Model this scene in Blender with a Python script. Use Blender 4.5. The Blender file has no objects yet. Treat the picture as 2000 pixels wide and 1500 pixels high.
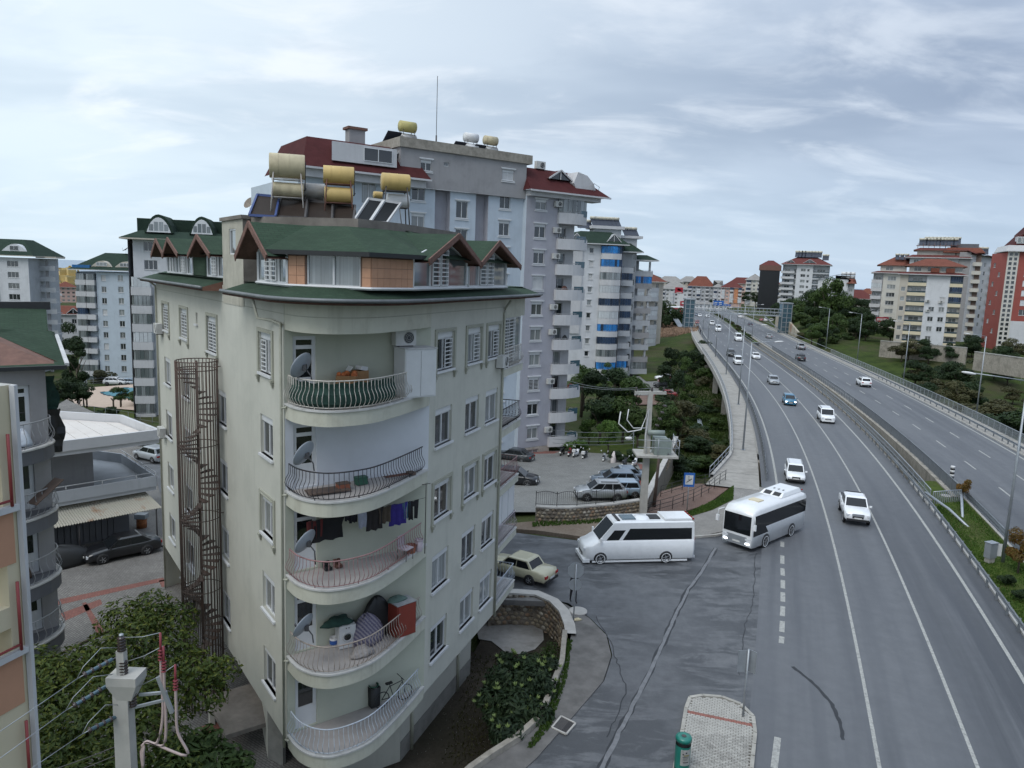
import bpy,math,random,colorsys
from mathutils import Vector,Matrix
from mathutils.geometry import tessellate_polygon
random.seed(7)
PI=math.pi
R=math.radians
scene=bpy.context.scene
COL=scene.collection
FPX=1450.0
PITCH=math.atan(215.0/FPX)
ROLL=R(2.1)
CAMH=18.0
cam_d=bpy.data.cameras.new('camera')
cam=bpy.data.objects.new('camera',cam_d);COL.objects.link(cam)
cam_d.sensor_width=36.0;cam_d.lens=36.0*FPX/2000.0
cam_d.clip_start=0.3;cam_d.clip_end=30000
_f=Vector((0,math.cos(PITCH),-math.sin(PITCH)))
_u=Vector((0,math.sin(PITCH),math.cos(PITCH)))
_r=Vector((1,0,0))
_cr,_sr=math.cos(ROLL),math.sin(ROLL)
right=_r*_cr+_u*_sr
up=_u*_cr-_r*_sr
cam.matrix_world=Matrix(((right.x,up.x,-_f.x,0),(right.y,up.y,-_f.y,0),(right.z,up.z,-_f.z,CAMH),(0,0,0,1)))
scene.camera=cam
SUN_EL,SUN_AZ=R(52),R(215)
world=bpy.data.worlds.new('World');scene.world=world;world.use_nodes=True
nt=world.node_tree;nt.nodes.clear()
def WN(t,**k):
 n=nt.nodes.new(t)
 for a,b in k.items():setattr(n,a,b)
 return n
def L(a,b):nt.links.new(a,b)
def wmath(op,a,b=None,clamp=False):
 n=WN('ShaderNodeMath',operation=op);n.use_clamp=clamp
 for i,x in enumerate((a,b)):
  if x is None:continue
  if isinstance(x,(int,float)):n.inputs[i].default_value=x
  else:L(x,n.inputs[i])
 return n.outputs[0]
def wmix(f,a,b):
 n=WN('ShaderNodeMix',data_type='RGBA')
 for i,x in((0,f),(6,a),(7,b)):
  if isinstance(x,(int,float)):n.inputs[i].default_value=x
  elif isinstance(x,tuple):n.inputs[i].default_value=(*x,1)
  else:L(x,n.inputs[i])
 return n.outputs[2]
tc=WN('ShaderNodeTexCoord')
sep=WN('ShaderNodeSeparateXYZ');L(tc.outputs['Generated'],sep.inputs[0])
zc=wmath('MAXIMUM',sep.outputs[2],0.0)
den=wmath('ADD',zc,0.22)
px=wmath('DIVIDE',sep.outputs[0],den);py=wmath('DIVIDE',sep.outputs[1],den)
cmb=WN('ShaderNodeCombineXYZ');L(px,cmb.inputs[0]);L(py,cmb.inputs[1])
def wnoise(scale,detail,rough,off,dist=0.0):
 mp=WN('ShaderNodeMapping');mp.inputs['Location'].default_value=off
 mp.inputs['Scale'].default_value=(0.9,1.5,1)
 L(cmb.outputs[0],mp.inputs[0])
 n=WN('ShaderNodeTexNoise');n.inputs['Scale'].default_value=scale;n.inputs['Detail'].default_value=detail
 n.inputs['Roughness'].default_value=rough;n.inputs['Distortion'].default_value=dist
 L(mp.outputs[0],n.inputs['Vector']);return n.outputs[0]
n1=wnoise(0.9,4,.5,(3.1,1.7,0),.3)
n2=wnoise(2.4,6,.55,(8.3,4.2,0),.4)
n3=wnoise(1.5,5,.6,(1.2,9.2,0),.2)
def wramp(x,a,b):
 n=WN('ShaderNodeMapRange');n.interpolation_type='SMOOTHSTEP'
 L(x,n.inputs[0]);n.inputs[1].default_value=a;n.inputs[2].default_value=b
 return n.outputs[0]
side=wramp(sep.outputs[0],-0.75,0.75)
base=wmix(side,(.76,.86,.93),(.37,.445,.575))
dark=wmix(side,(.60,.71,.81),(.255,.32,.44))
lite=wmix(side,(.92,.96,.99),(.60,.67,.77))
c1=wmix(wramp(n1,.42,.66),base,dark)
c2=wmix(wmath('MULTIPLY',wramp(n2,.47,.72),.75),c1,lite)
c3=wmix(wmath('MULTIPLY',wramp(n3,.50,.70),.55),c2,dark)
hz=wramp(sep.outputs[2],.20,0.0)
c4=wmix(wmath('MULTIPLY',hz,.75),c3,wmix(side,(.60,.74,.86),(.47,.60,.76)))
sky=WN('ShaderNodeTexSky');sky.sky_type='NISHITA';sky.sun_disc=False
sky.sun_elevation=SUN_EL;sky.sun_rotation=SUN_AZ
bg1=WN('ShaderNodeBackground');L(sky.outputs[0],bg1.inputs[0]);bg1.inputs[1].default_value=0.012
bg2=WN('ShaderNodeBackground');L(c4,bg2.inputs[0])
L(wmath('ADD',wmath('MULTIPLY',wramp(sep.outputs[2],.5,1.0),1.1),1.1),bg2.inputs[1])
ad=WN('ShaderNodeAddShader');L(bg1.outputs[0],ad.inputs[0]);L(bg2.outputs[0],ad.inputs[1])
wo=WN('ShaderNodeOutputWorld');L(ad.outputs[0],wo.inputs[0])
sun_d=bpy.data.lights.new('sun','SUN');sun_d.energy=1.35;sun_d.angle=R(32);sun_d.color=(1,.965,.91)
sun=bpy.data.objects.new('sun',sun_d);COL.objects.link(sun)
_sd=Vector((math.sin(SUN_AZ)*math.cos(SUN_EL),math.cos(SUN_AZ)*math.cos(SUN_EL),math.sin(SUN_EL)))
sun.rotation_euler=_sd.to_track_quat('Z','Y').to_euler()
vs=scene.view_settings
vs.view_transform='Standard';vs.look='None';vs.exposure=0.0;vs.gamma=1.0;vs.use_curve_mapping=False
scene.cycles.max_bounces=6;scene.cycles.diffuse_bounces=3;scene.cycles.glossy_bounces=3
scene.cycles.transmission_bounces=4;scene.cycles.transparent_max_bounces=12
scene.cycles.use_adaptive_sampling=True;scene.cycles.adaptive_threshold=0.02
def ray(x,y):
 a,d=(x-1000)/FPX,(y-750)/FPX
 h=a*_cr+d*_sr;b=-a*_sr+d*_cr
 return Vector((h,math.cos(PITCH)-b*math.sin(PITCH),-math.sin(PITCH)-b*math.cos(PITCH)))
def gz(x,y,z=0.0):
 d=ray(x,y);t=(z-CAMH)/d.z
 return Vector((d.x*t,d.y*t,z))
def gy(x,y,Y):
 d=ray(x,y);t=Y/d.y
 return Vector((d.x*t,Y,CAMH+d.z*t))
MATS={}
class NT:
 def __init__(s,name):
  s.m=bpy.data.materials.new(name);s.m.use_nodes=True;s.t=s.m.node_tree;s.t.nodes.clear()
  s.out=s.n('ShaderNodeOutputMaterial');s.b=s.n('ShaderNodeBsdfPrincipled')
  s.t.links.new(s.b.outputs[0],s.out.inputs[0])
  s.geo=s.n('ShaderNodeNewGeometry');s.pos=s.geo.outputs['Position']
 def n(s,t,**k):
  x=s.t.nodes.new(t)
  for a,b in k.items():setattr(x,a,b)
  return x
 def set(s,i,x):
  if isinstance(x,(int,float)):i.default_value=x
  elif isinstance(x,tuple):i.default_value=(*x,1)if len(x)==3 and i.type=='RGBA' else x
  else:s.t.links.new(x,i)
 def mth(s,op,a,b=0.0,clamp=False):
  x=s.n('ShaderNodeMath',operation=op);x.use_clamp=clamp;s.set(x.inputs[0],a);s.set(x.inputs[1],b);return x.outputs[0]
 def mix(s,f,a,b,mode='MIX'):
  x=s.n('ShaderNodeMix',data_type='RGBA',blend_type=mode);s.set(x.inputs[0],f);s.set(x.inputs[6],a);s.set(x.inputs[7],b);return x.outputs[2]
 def noise(s,scale,detail=4,rough=.55,vec=None,sc=(1,1,1),off=(0,0,0),dist=0.0,col=False):
  mp=s.n('ShaderNodeMapping');mp.inputs['Scale'].default_value=sc;mp.inputs['Location'].default_value=off
  s.t.links.new(vec if vec is not None else s.pos,mp.inputs[0])
  x=s.n('ShaderNodeTexNoise');x.inputs['Scale'].default_value=scale;x.inputs['Detail'].default_value=detail
  x.inputs['Roughness'].default_value=rough;x.inputs['Distortion'].default_value=dist
  s.t.links.new(mp.outputs[0],x.inputs[0]);return x.outputs[1 if col else 0]
 def ramp(s,x,a,b,c=0.0,d=1.0):
  r=s.n('ShaderNodeMapRange');s.set(r.inputs[0],x);r.inputs[1].default_value=a;r.inputs[2].default_value=b
  r.inputs[3].default_value=c;r.inputs[4].default_value=d;return r.outputs[0]
 def uv(s):
  x=s.n('ShaderNodeUVMap');x.uv_map='UVMap';return x.outputs[0]
 def bump(s,h,strength=.3,dist=.02):
  x=s.n('ShaderNodeBump');x.inputs['Strength'].default_value=strength;x.inputs['Distance'].default_value=dist
  s.set(x.inputs['Height'],h);s.t.links.new(x.outputs[0],s.b.inputs['Normal'])
 def rand(s):return s.n('ShaderNodeObjectInfo').outputs['Random']
 def sepuv(s,v):
  x=s.n('ShaderNodeSeparateXYZ');s.set(x.inputs[0],v);return x.outputs
def sc3(c,k):return tuple(min(1,x*k)for x in c)
def M(name,c=(.5,.5,.5),r=.7,var=.12,scale=1.5,metal=0.0,bump=0.0,bscale=40,grime=0.0,gcol=None,spec=.5,coat=0.0,rnd=0.0,emit=None,alpha=1.0,streak=0.0,gscale=.5):
 if name in MATS:return MATS[name]
 t=NT(name)
 col=c
 n=t.noise(scale,5,.6)
 if var:col=t.mix(t.ramp(n,.3,.7),sc3(c,1-var),sc3(c,1+var))
 if grime:
  g=t.noise(gscale,7,.68,off=(5,3,1))
  col=t.mix(t.ramp(g,.50,.74,0,grime),col,gcol or sc3(c,.35))
 if streak:
  g=t.noise(1.0,6,.65,sc=(3.2,3.2,.25),off=(2,7,4))
  g2=t.noise(.35,4,.6,off=(9,2,4))
  col=t.mix(t.mth('MULTIPLY',t.ramp(g,.48,.75,0,streak),t.ramp(g2,.4,.65)),col,gcol or sc3(c,.4))
 if rnd:
  hs=t.n('ShaderNodeHueSaturation');t.set(hs.inputs['Value'],t.ramp(t.rand(),0,1,1-rnd,1+rnd));t.set(hs.inputs['Color'],col);col=hs.outputs[0]
 t.set(t.b.inputs['Base Color'],col)
 t.b.inputs['Roughness'].default_value=r;t.b.inputs['Metallic'].default_value=metal
 t.b.inputs['Specular IOR Level'].default_value=spec
 if coat:t.b.inputs['Coat Weight'].default_value=coat;t.b.inputs['Coat Roughness'].default_value=.08
 if emit:t.b.inputs['Emission Color'].default_value=(*emit[0],1);t.b.inputs['Emission Strength'].default_value=emit[1]
 if bump:t.bump(t.noise(bscale,3,.6),bump,.02)
 MATS[name]=t.m
 return t.m
def auto_uv(me):
 uvl=me.uv_layers.new(name='UVMap')
 vs_=me.vertices;lp=me.loops
 data=[0.0]*(2*len(lp))
 for p in me.polygons:
  n=p.normal
  if abs(n.z)>.995:t=Vector((1,0,0));b=Vector((0,1,0))
  else:
   t=Vector((-n.y,n.x,0)).normalized();b=n.cross(t)
  for li in p.loop_indices:
   c=vs_[lp[li].vertex_index].co
   data[2*li]=c.dot(t);data[2*li+1]=c.dot(b)
 uvl.data.foreach_set('uv',data)
class MB:
 def __init__(s):s.v=[];s.f=[];s.mi=[];s.sm=[];s.M=None;s.cur=0;s.smooth=False;s.uvs=None
 def _add(s,vs_,fs,mi=None,sm=None):
  o=len(s.v);Mx=s.M
  s.v+=[tuple(Mx@Vector(p))if Mx else tuple(p)for p in vs_]
  s.f+=[tuple(i+o for i in f)for f in fs]
  s.mi+=[s.cur if mi is None else mi]*len(fs);s.sm+=[s.smooth if sm is None else sm]*len(fs)
 def poly(s,pts,mi=None):
  pts=[Vector(p)for p in pts]
  if len(pts)<=4:s._add(pts,[tuple(range(len(pts)))],mi);return s
  ar=sum(pts[i].x*pts[(i+1)%len(pts)].y-pts[(i+1)%len(pts)].x*pts[i].y for i in range(len(pts)))
  tr_=tessellate_polygon([pts]);o=len(s.v)
  fs=[]
  for t in tr_:
   a,b,c=(pts[i]for i in t);cr=(b-a).cross(c-a)
   fs.append(t if abs(ar)<1e-9 or cr.z>=0 else t[::-1])
  s._add(pts,[tuple(t)for t in fs],mi);return s
 def box(s,x0,y0,z0,x1,y1,z1,mi=None):
  v=[(x0,y0,z0),(x1,y0,z0),(x1,y1,z0),(x0,y1,z0),(x0,y0,z1),(x1,y0,z1),(x1,y1,z1),(x0,y1,z1)]
  s._add(v,[(0,3,2,1),(4,5,6,7),(0,1,5,4),(1,2,6,5),(2,3,7,6),(3,0,4,7)],mi,False);return s
 def obox(s,c,size,rz=0,mi=None,rx=0,ry=0):
  m=Matrix.Translation(c)@Matrix.Rotation(rz,4,'Z')@Matrix.Rotation(ry,4,'Y')@Matrix.Rotation(rx,4,'X')
  a,b,c2=size[0]/2,size[1]/2,size[2]/2
  v=[m@Vector(p)for p in[(-a,-b,-c2),(a,-b,-c2),(a,b,-c2),(-a,b,-c2),(-a,-b,c2),(a,-b,c2),(a,b,c2),(-a,b,c2)]]
  s._add(v,[(0,3,2,1),(4,5,6,7),(0,1,5,4),(1,2,6,5),(2,3,7,6),(3,0,4,7)],mi,False);return s
 def bar(s,p0,p1,w,h,mi=None):
  p0,p1=Vector(p0),Vector(p1);d=p1-p0;ln=d.length
  if ln<1e-6:return s
  d.normalize();q=Vector((0,0,1))if abs(d.z)<.99 else Vector((0,1,0))
  a=d.cross(q).normalized()*(w/2);b=a.cross(d).normalized()*(h/2)
  v=[p0-a-b,p0+a-b,p0+a+b,p0-a+b,p1-a-b,p1+a-b,p1+a+b,p1-a+b]
  s._add(v,[(0,1,2,3),(7,6,5,4),(0,4,5,1),(1,5,6,2),(2,6,7,3),(3,7,4,0)],mi,False);return s
 def prism(s,poly,z0,z1,mi=None,top=True,bottom=True,mtop=None):
  n=len(poly);v=[(p[0],p[1],z0)for p in poly]+[(p[0],p[1],z1)for p in poly]
  area=sum(poly[i][0]*poly[(i+1)%n][1]-poly[(i+1)%n][0]*poly[i][1]for i in range(n))
  f=[]
  for i in range(n):
   j=(i+1)%n
   f.append((i,j,j+n,i+n)if area>0 else(j,i,i+n,j+n))
  s._add(v,f,mi,False)
  o=len(s.v)-2*n
  a,b=tuple(range(o+n,o+2*n)),tuple(range(o,o+n))
  if area<0:a,b=a[::-1],b[::-1]
  if top:s.f.append(a);s.mi.append((s.cur if mi is None else mi)if mtop is None else mtop);s.sm.append(False)
  if bottom:s.f.append(b[::-1]);s.mi.append(s.cur if mi is None else mi);s.sm.append(False)
  return s
 def loft(s,rings,closed=True,cap=True,mi=None,sm=True):
  n=len(rings[0]);v=[p for r in rings for p in r];f=[]
  for k in range(len(rings)-1):
   for i in range(n if closed else n-1):
    j=(i+1)%n
    f.append((k*n+i,k*n+j,(k+1)*n+j,(k+1)*n+i))
  if cap and closed:
   f.append(tuple(range(n))[::-1]);f.append(tuple(range((len(rings)-1)*n,len(rings)*n)))
  s._add(v,f,mi,sm);return s
 def tube(s,pts,r,n=6,mi=None,r2=None,sm=True,cap=True):
  pts=[Vector(p)for p in pts];rings=[];m=len(pts)
  for i,p in enumerate(pts):
   d=(pts[min(i+1,m-1)]-pts[max(i-1,0)])
   if d.length<1e-9:d=Vector((0,0,1))
   d.normalize();q=Vector((0,0,1))if abs(d.z)<.95 else Vector((1,0,0))
   a=d.cross(q).normalized();b=a.cross(d).normalized()
   rr=r if r2 is None else r+(r2-r)*i/max(1,m-1)
   rings.append([p+(a*math.cos(2*PI*k/n)+b*math.sin(2*PI*k/n))*rr for k in range(n)])
  s.loft(rings,True,cap,mi,sm);return s
 def lathe(s,prof,c=(0,0,0),n=16,mi=None,axis='Z',sm=True,cap=False):
  rings=[]
  for(r,z)in prof:
   ring=[]
   for k in range(n):
    a=2*PI*k/n;x,y=r*math.cos(a),r*math.sin(a)
    p=(x,y,z)if axis=='Z' else((x,z,y)if axis=='Y' else(z,x,y))
    ring.append(Vector(p)+Vector(c))
   rings.append(ring)
  s.loft(rings,True,cap,mi,sm);return s
 def ball(s,c,r,sx=1,sy=1,sz=1,n=10,m=6,mi=None):
  s.lathe([(max(.001,r*math.sin(PI*k/m)),0)for k in range(m+1)],mi=mi,n=n)if False else None
  rings=[]
  for k in range(m+1):
   a=PI*k/m
   rings.append([Vector((c[0]+sx*r*math.sin(a)*math.cos(2*PI*j/n),c[1]+sy*r*math.sin(a)*math.sin(2*PI*j/n),c[2]-sz*r*math.cos(a)))for j in range(n)])
  s.loft(rings,True,False,mi,True);return s
 def strip(s,left,right,mi=None,sm=False):
  n=len(left);v=list(left)+list(right)
  s._add(v,[(i,n+i,n+i+1,i+1)for i in range(n-1)],mi,sm);return s
 def mesh(s,name,mats,uv=True):
  me=bpy.data.meshes.new(name);me.from_pydata(s.v,[],s.f)
  for m in(mats if isinstance(mats,(list,tuple))else[mats]):me.materials.append(m)
  me.polygons.foreach_set('material_index',s.mi);me.polygons.foreach_set('use_smooth',s.sm)
  me.update()
  if uv:auto_uv(me)
  return me
 def build(s,name,mats,parent=None,**k):return put(name,s.mesh(name,mats),parent,**k)
 def wb(s,name,mats,parent=None,**k):return put(name,s.mesh(name,mats),parent,mw=Matrix.Identity(4),**k)
KIDS={}
def put(name,me,parent=None,mw=None,label=None,cat=None,group=None,kind=None):
 """mw: world matrix; without it the mesh sits at its parent's origin."""
 o=bpy.data.objects.new(name,me);COL.objects.link(o)
 if parent is not None:
  o.parent=parent;KIDS.setdefault(parent.name,[]).append(o)
 if mw is not None:o.matrix_basis=(WM(parent).inverted()@mw)if parent is not None else mw
 tag(o,label,cat,group,kind);return o
def WM(o):
 m=o.matrix_basis.copy();p=o.parent
 return(WM(p)@m)if p is not None else m
def tag(o,label=None,cat=None,group=None,kind=None):
 if label:o['label']=label
 if cat:o['category']=cat
 if group:o['group']=group
 if kind:o['kind']=kind
 return o
def thing(name,label,cat,loc=(0,0,0),rz=0,group=None):
 o=bpy.data.objects.new(name,None);COL.objects.link(o);o.location=loc;o.rotation_euler=(0,0,rz);o.empty_display_size=.3
 return tag(o,label,cat,group)
def basis(p,rz):return Matrix.Translation(p)@Matrix.Rotation(rz,4,'Z')
def copy_tree(o,parent=None):
 c=o.copy();COL.objects.link(c)
 if parent is not None:c.parent=parent;KIDS.setdefault(parent.name,[]).append(c)
 for ch in KIDS.get(o.name,[]):copy_tree(ch,c)
 return c
def clone(o,loc,rz,label,scale=None):
 c=copy_tree(o);c.location=loc;c.rotation_euler=(0,0,rz);c['label']=label
 if scale:c.scale=(scale,)*3 if isinstance(scale,(int,float))else scale
 return c
def m_asphalt(name,junction=False):
 t=NT(name);u=t.sepuv(t.uv())
 fine=t.noise(60,2,.7);mid=t.noise(1.3,6,.65);big=t.noise(.10,4,.55)
 if junction:
  c=t.mix(t.ramp(mid,.3,.7),(.078,.083,.092),(.118,.124,.134))
  c=t.mix(t.ramp(big,.4,.62),c,t.mix(t.ramp(mid,.35,.65),(.095,.10,.11),(.15,.155,.163)))
  wet=t.noise(.55,9,.72,sc=(.55,1.7,1),off=(11,3,0),dist=.5)
  wetb=t.noise(.16,5,.6,off=(1.5,8.4,0))
  w=t.mth('MULTIPLY',t.ramp(wet,.46,.53),t.ramp(wetb,.38,.50),True)
  c=t.mix(t.mth('MULTIPLY',w,.85),c,(.030,.033,.038))
  t.set(t.b.inputs['Roughness'],t.mth('SUBTRACT',.8,t.mth('MULTIPLY',w,.32)))
 else:
  c=t.mix(t.ramp(mid,.3,.7),(.100,.106,.116),(.128,.134,.146))
  stv=t.n('ShaderNodeCombineXYZ');t.set(stv.inputs[0],u[0]);t.set(stv.inputs[1],t.mth('MULTIPLY',u[1],.035))
  band=t.noise(1.05,5,.6,vec=stv.outputs[0],off=(3.3,0,0))
  band2=t.noise(.42,4,.6,vec=stv.outputs[0],off=(7.9,2,0))
  c=t.mix(t.ramp(band,.44,.66,0,.6),c,(.062,.067,.078))
  c=t.mix(t.ramp(band2,.5,.62,0,.45),c,(.055,.06,.07))
  big2=t.noise(.03,3,.5,off=(4,4,0))
  c=t.mix(t.ramp(big2,.5,.7,0,.3),c,(.15,.155,.165))
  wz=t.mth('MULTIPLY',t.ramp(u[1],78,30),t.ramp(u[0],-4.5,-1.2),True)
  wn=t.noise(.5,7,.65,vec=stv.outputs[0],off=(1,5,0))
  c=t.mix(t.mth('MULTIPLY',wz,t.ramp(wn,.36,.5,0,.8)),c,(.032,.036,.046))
  t.set(t.b.inputs['Roughness'],t.ramp(band,.4,.7,.72,.55))
 c=t.mix(t.ramp(fine,.3,.7,0,.25),c,(.17,.175,.18))
 t.set(t.b.inputs['Base Color'],c);t.b.inputs['Specular IOR Level'].default_value=.45
 t.bump(t.noise(90,2,.7),.25,.01)
 MATS[name]=t.m;return t.m
def m_pavers(name,c1,c2,mortar,sx=.2,sy=.1,rot=0.0,amt=.6):
 t=NT(name);mp=t.n('ShaderNodeMapping');mp.inputs['Rotation'].default_value=(0,0,rot);t.set(mp.inputs[0],t.pos)
 br=t.n('ShaderNodeTexBrick');t.set(br.inputs['Vector'],mp.outputs[0]);br.inputs['Scale'].default_value=1
 br.inputs['Brick Width'].default_value=sx;br.inputs['Row Height'].default_value=sy;br.inputs['Mortar Size'].default_value=.012
 t.set(br.inputs['Color1'],c1);t.set(br.inputs['Color2'],c2);t.set(br.inputs['Mortar'],mortar)
 g=t.noise(.5,7,.65);c=t.mix(t.ramp(g,.42,.72,0,amt),br.outputs[0],sc3(c1,.45))
 t.set(t.b.inputs['Base Color'],c);t.b.inputs['Roughness'].default_value=.85
 t.bump(br.outputs[1],-.5,.01);MATS[name]=t.m;return t.m
def m_ground(name,a,b,c3_,scale=.35,bump=.6):
 t=NT(name);n=t.noise(scale,9,.68);n2=t.noise(scale*.22,5,.6,off=(7,1,0));n3=t.noise(7,4,.7)
 c=t.mix(t.ramp(n,.36,.64),a,b);c=t.mix(t.ramp(n2,.46,.62,0,.85),c,c3_)
 c=t.mix(t.ramp(n3,.35,.7,0,.5),c,sc3(a,.45))
 t.set(t.b.inputs['Base Color'],c);t.b.inputs['Roughness'].default_value=.95;t.b.inputs['Specular IOR Level'].default_value=.1
 t.bump(t.noise(3.5,6,.7),bump,.12);MATS[name]=t.m;return t.m
m_asphalt('asphalt');m_asphalt('asphalt_junction',True)
m_pavers('pavers_grey',(.17,.16,.15),(.225,.215,.20),(.07,.065,.06),.22,.11,R(35))
m_pavers('pavers_lot',(.20,.20,.19),(.25,.25,.24),(.12,.12,.11),.22,.11,R(20),.5)
m_pavers('pavers_red',(.20,.075,.06),(.25,.10,.08),(.1,.06,.05),.22,.11,R(20),.4)
m_pavers('pavers_pale',(.30,.29,.27),(.24,.23,.215),(.13,.12,.11),.22,.11,R(10),.5)
m_pavers('pavers_brown',(.17,.10,.075),(.20,.13,.10),(.09,.06,.05),.22,.11,R(60),.5)
m_ground('terrain',(.030,.047,.014),(.060,.085,.022),(.075,.066,.040))
m_ground('lawn',(.045,.075,.016),(.085,.115,.024),(.075,.080,.030),.8,.5)
m_ground('soil',(.045,.038,.030),(.075,.062,.048),(.035,.032,.022),.8,.6)
m_ground('sand',(.20,.16,.125),(.25,.205,.165),(.17,.13,.10),1.2,.2)
M('concrete',(.33,.32,.295),.85,.12,2,grime=.55,gcol=(.13,.12,.10),streak=.35,bump=.1)
M('concrete_old',(.30,.275,.235),.9,.2,2.5,grime=.75,gcol=(.10,.09,.07),streak=.5,bump=.2)
M('concrete_pale',(.42,.405,.38),.85,.1,2,grime=.5,gcol=(.2,.19,.17),bump=.1)
M('paint_white',(.34,.34,.32),.75,.25,8,grime=.85,gcol=(.14,.145,.15),gscale=4)
M('galv',(.36,.385,.41),.45,.08,3,metal=.55,grime=.2)
M('galv_dark',(.20,.215,.23),.55,.1,3,metal=.4,grime=.3)
M('sea',(.13,.20,.29),.35,.1,.02)
M('water',(.02,.20,.26),.08,.05,1)
M('stream',(.25,.29,.31),.12,.2,3)
P1=(56.039,29.279,-7.614,10.672,0.654,-3.212);P2=(61.671,30.205,-4.473,7.679,-3.595)
def _ev(P,Y,lo,hi):
 y=min(max(Y,lo),hi);s=(y-150)/150
 v=sum(c*s**k for k,c in enumerate(P));d=sum(k*c*s**(k-1)for k,c in enumerate(P)if k)/150
 return v+d*(Y-y),d
def road(which,Y,off,z=0.0):
 x,d=_ev(P1,Y,22,330)if which==1 else _ev(P2,Y,30,330)
 n=math.hypot(1,d);return Vector((x+off/n,Y-off*d/n,z))
YS=[14+3*i for i in range(30)]+[104+6*i for i in range(24)]+[250+15*i for i in range(26)]
def along(which,off,z,y0,y1,ys=None):
 return[road(which,y,off,z)for y in(ys or YS)if y0<=y<=y1]
def arc(which,Y):
 return Y*1.12
def outer(Y):
 return-14.6-max(0,(72-Y))*.16
CP=[(0,40,-2.3),(-3,46,-2.2),(6,38,-1.2),(10,38,-.3),(10,45,-.3),(20,30,-.2),(-26,46,-2.1),(-36,56,-2.1),(-20,30,-2.2),(-40,30,-2.2),(-30,40,-2.2),(-14,30,-2.2),(-12,18,-2.4),(0,30,-2.2),(-3,22,-2.3),(1,36,-2.3),(-8,36,-2.3),(-20,50,-2.1),(-1,39,-2.1),(-10,45,-2.1),(5,62,-1.45),(10,70,-2.0),(-2,80,-3.2),(8,86,-3.5),(14,92,-3.8),(16,110,-4.6),(20,140,-5.4),(20,170,-6.2),(0,120,-5),(-20,100,-4),(15,58,-1.2),(17,66,-3),(21,76,-5.2),(26,92,-6),(33,122,-6.4),(39,150,-6.4),(44,180,-6),(50,215,-4.2),(56,250,-2.6),(64,300,-1.0),(40,250,-3.5),(30,200,-5.5),(45,300,-2),(48,95,-6.4),(56,110,-6.4),(60,140,-6.4),(70,170,-6),(75,100,-6.8),(68,88,-6.5),(95,130,-8),(115,150,-8),(90,160,-6.8),(104,190,-5.2),(92,190,-6),(110,170,-7),(118,205,-1.6),(122,222,-.5),(140,222,-.3),(112,245,1.0),(150,240,0),(168,215,-2.5),(160,180,-6),(140,160,-7.5),(108,270,3.5),(104,300,4.5),(112,330,3.5),(125,300,6),(150,300,6),(118,380,2.5),(135,420,3),(180,420,7),(-72,138,-7),(-60,121,-7.5),(-90,140,-8),(-111,192,-14),(-132,200,-14),(-60,170,-10),(-40,90,-4.5),(-60,80,-4),(-45,70,-2.5),(-70,60,-3),(-100,300,-28),(-200,420,-40),(-150,650,-52),(-300,900,-66),(0,260,-9),(0,400,-12),(0,700,-20),(40,500,-4),(95,480,-1),(100,620,-1),(150,650,0),(260,480,4),(260,250,2),(260,120,-8),(350,800,-4),(150,950,-10),(500,700,6),(500,300,4),(-60,10,-3),(60,10,-1),(120,60,-6),(200,60,-8),(-150,60,-6),(-200,200,-14),(-400,500,-45),(700,1000,-10),(0,1100,-50)]
ZN=[]
def hgt(x,y):
 nm=dn=0.0
 for(a,b,c)in CP:
  d2=(x-a)**2+(y-b)**2+4.0
  w=d2**-1.6;nm+=w*c;dn+=w
 h=nm/dn
 xa=road(1,y,outer(y)).x-1.0;xb=road(2,y,14).x+.5
 k=0.0
 if y<66:k=1.0
 elif y<74:k=(74-y)/8
 elif y>255:k=1.0
 elif y>215:k=(y-215)/40
 if k>0:
  m=3.0 if y<80 else 14.0
  dd=max(xa-x,x-xb,0.0);e=max(0.0,1-dd/m)
  if y<74 and x<xa:e=max(0.0,1-(xa-x)/1.2)
  k*=e*e*(3-2*e);h=h*(1-k)+min(h,-.22)*0+(-.22)*k
 return h
def grid_terrain():
 xs=[-1500,-900,-600,-420]+[-320+20*i for i in range(11)]+[-110+5*i for i in range(14)]+[-42+2.5*i for i in range(60)]+[110+5*i for i in range(24)]+[240,270,310,360,430,520,650,850,1200,1800]
 ys=[-200,-60,-10]+[4+2.5*i for i in range(50)]+[131+5*i for i in range(38)]+[330+15*i for i in range(16)]+[600,650,720,800,900,1000,1120]
 v=[];f=[];nx=len(xs)
 for y in ys:
  for x in xs:v.append((x,y,hgt(x,y)if-60<y else-4))
 for j in range(len(ys)-1):
  for i in range(nx-1):
   a=j*nx+i;f.append((a,a+1,a+nx+1,a+nx))
 mb=MB();mb._add(v,f,0,True)
 mb.build('ground',MATS['terrain'],kind='structure')
grid_terrain()
mb=MB();mb.poly([(-20000,300,-62),(20000,300,-62),(20000,26000,-62),(-20000,26000,-62)]);mb.build('sea',MATS['sea'],kind='structure')
def hill(name,pts,Y,depth,mat):
 rings=[]
 for(x,z)in pts:
  rings.append([Vector((x,Y-depth,-20)),Vector((x,Y-depth*.4,z*.6-8)),Vector((x,Y,z)),Vector((x,Y+depth,-30))])
 mb=MB();mb.loft(rings,False,False,sm=True);mb.build(name,mat,kind='structure')
M('hill_far',(.055,.075,.05),.95,.35,.02)
hill('hill',[(70,5),(95,20),(110,34),(125,44),(140,40),(160,30),(185,22),(220,10)],980,120,MATS['hill_far'])
def ribbon(mb,which,o0,o1,z,y0,y1,mi=None,ys=None):
 a=along(which,o0,z,y0,y1,ys);b=along(which,o1,z,y0,y1,ys)
 mb.strip(a,b,mi)
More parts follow.
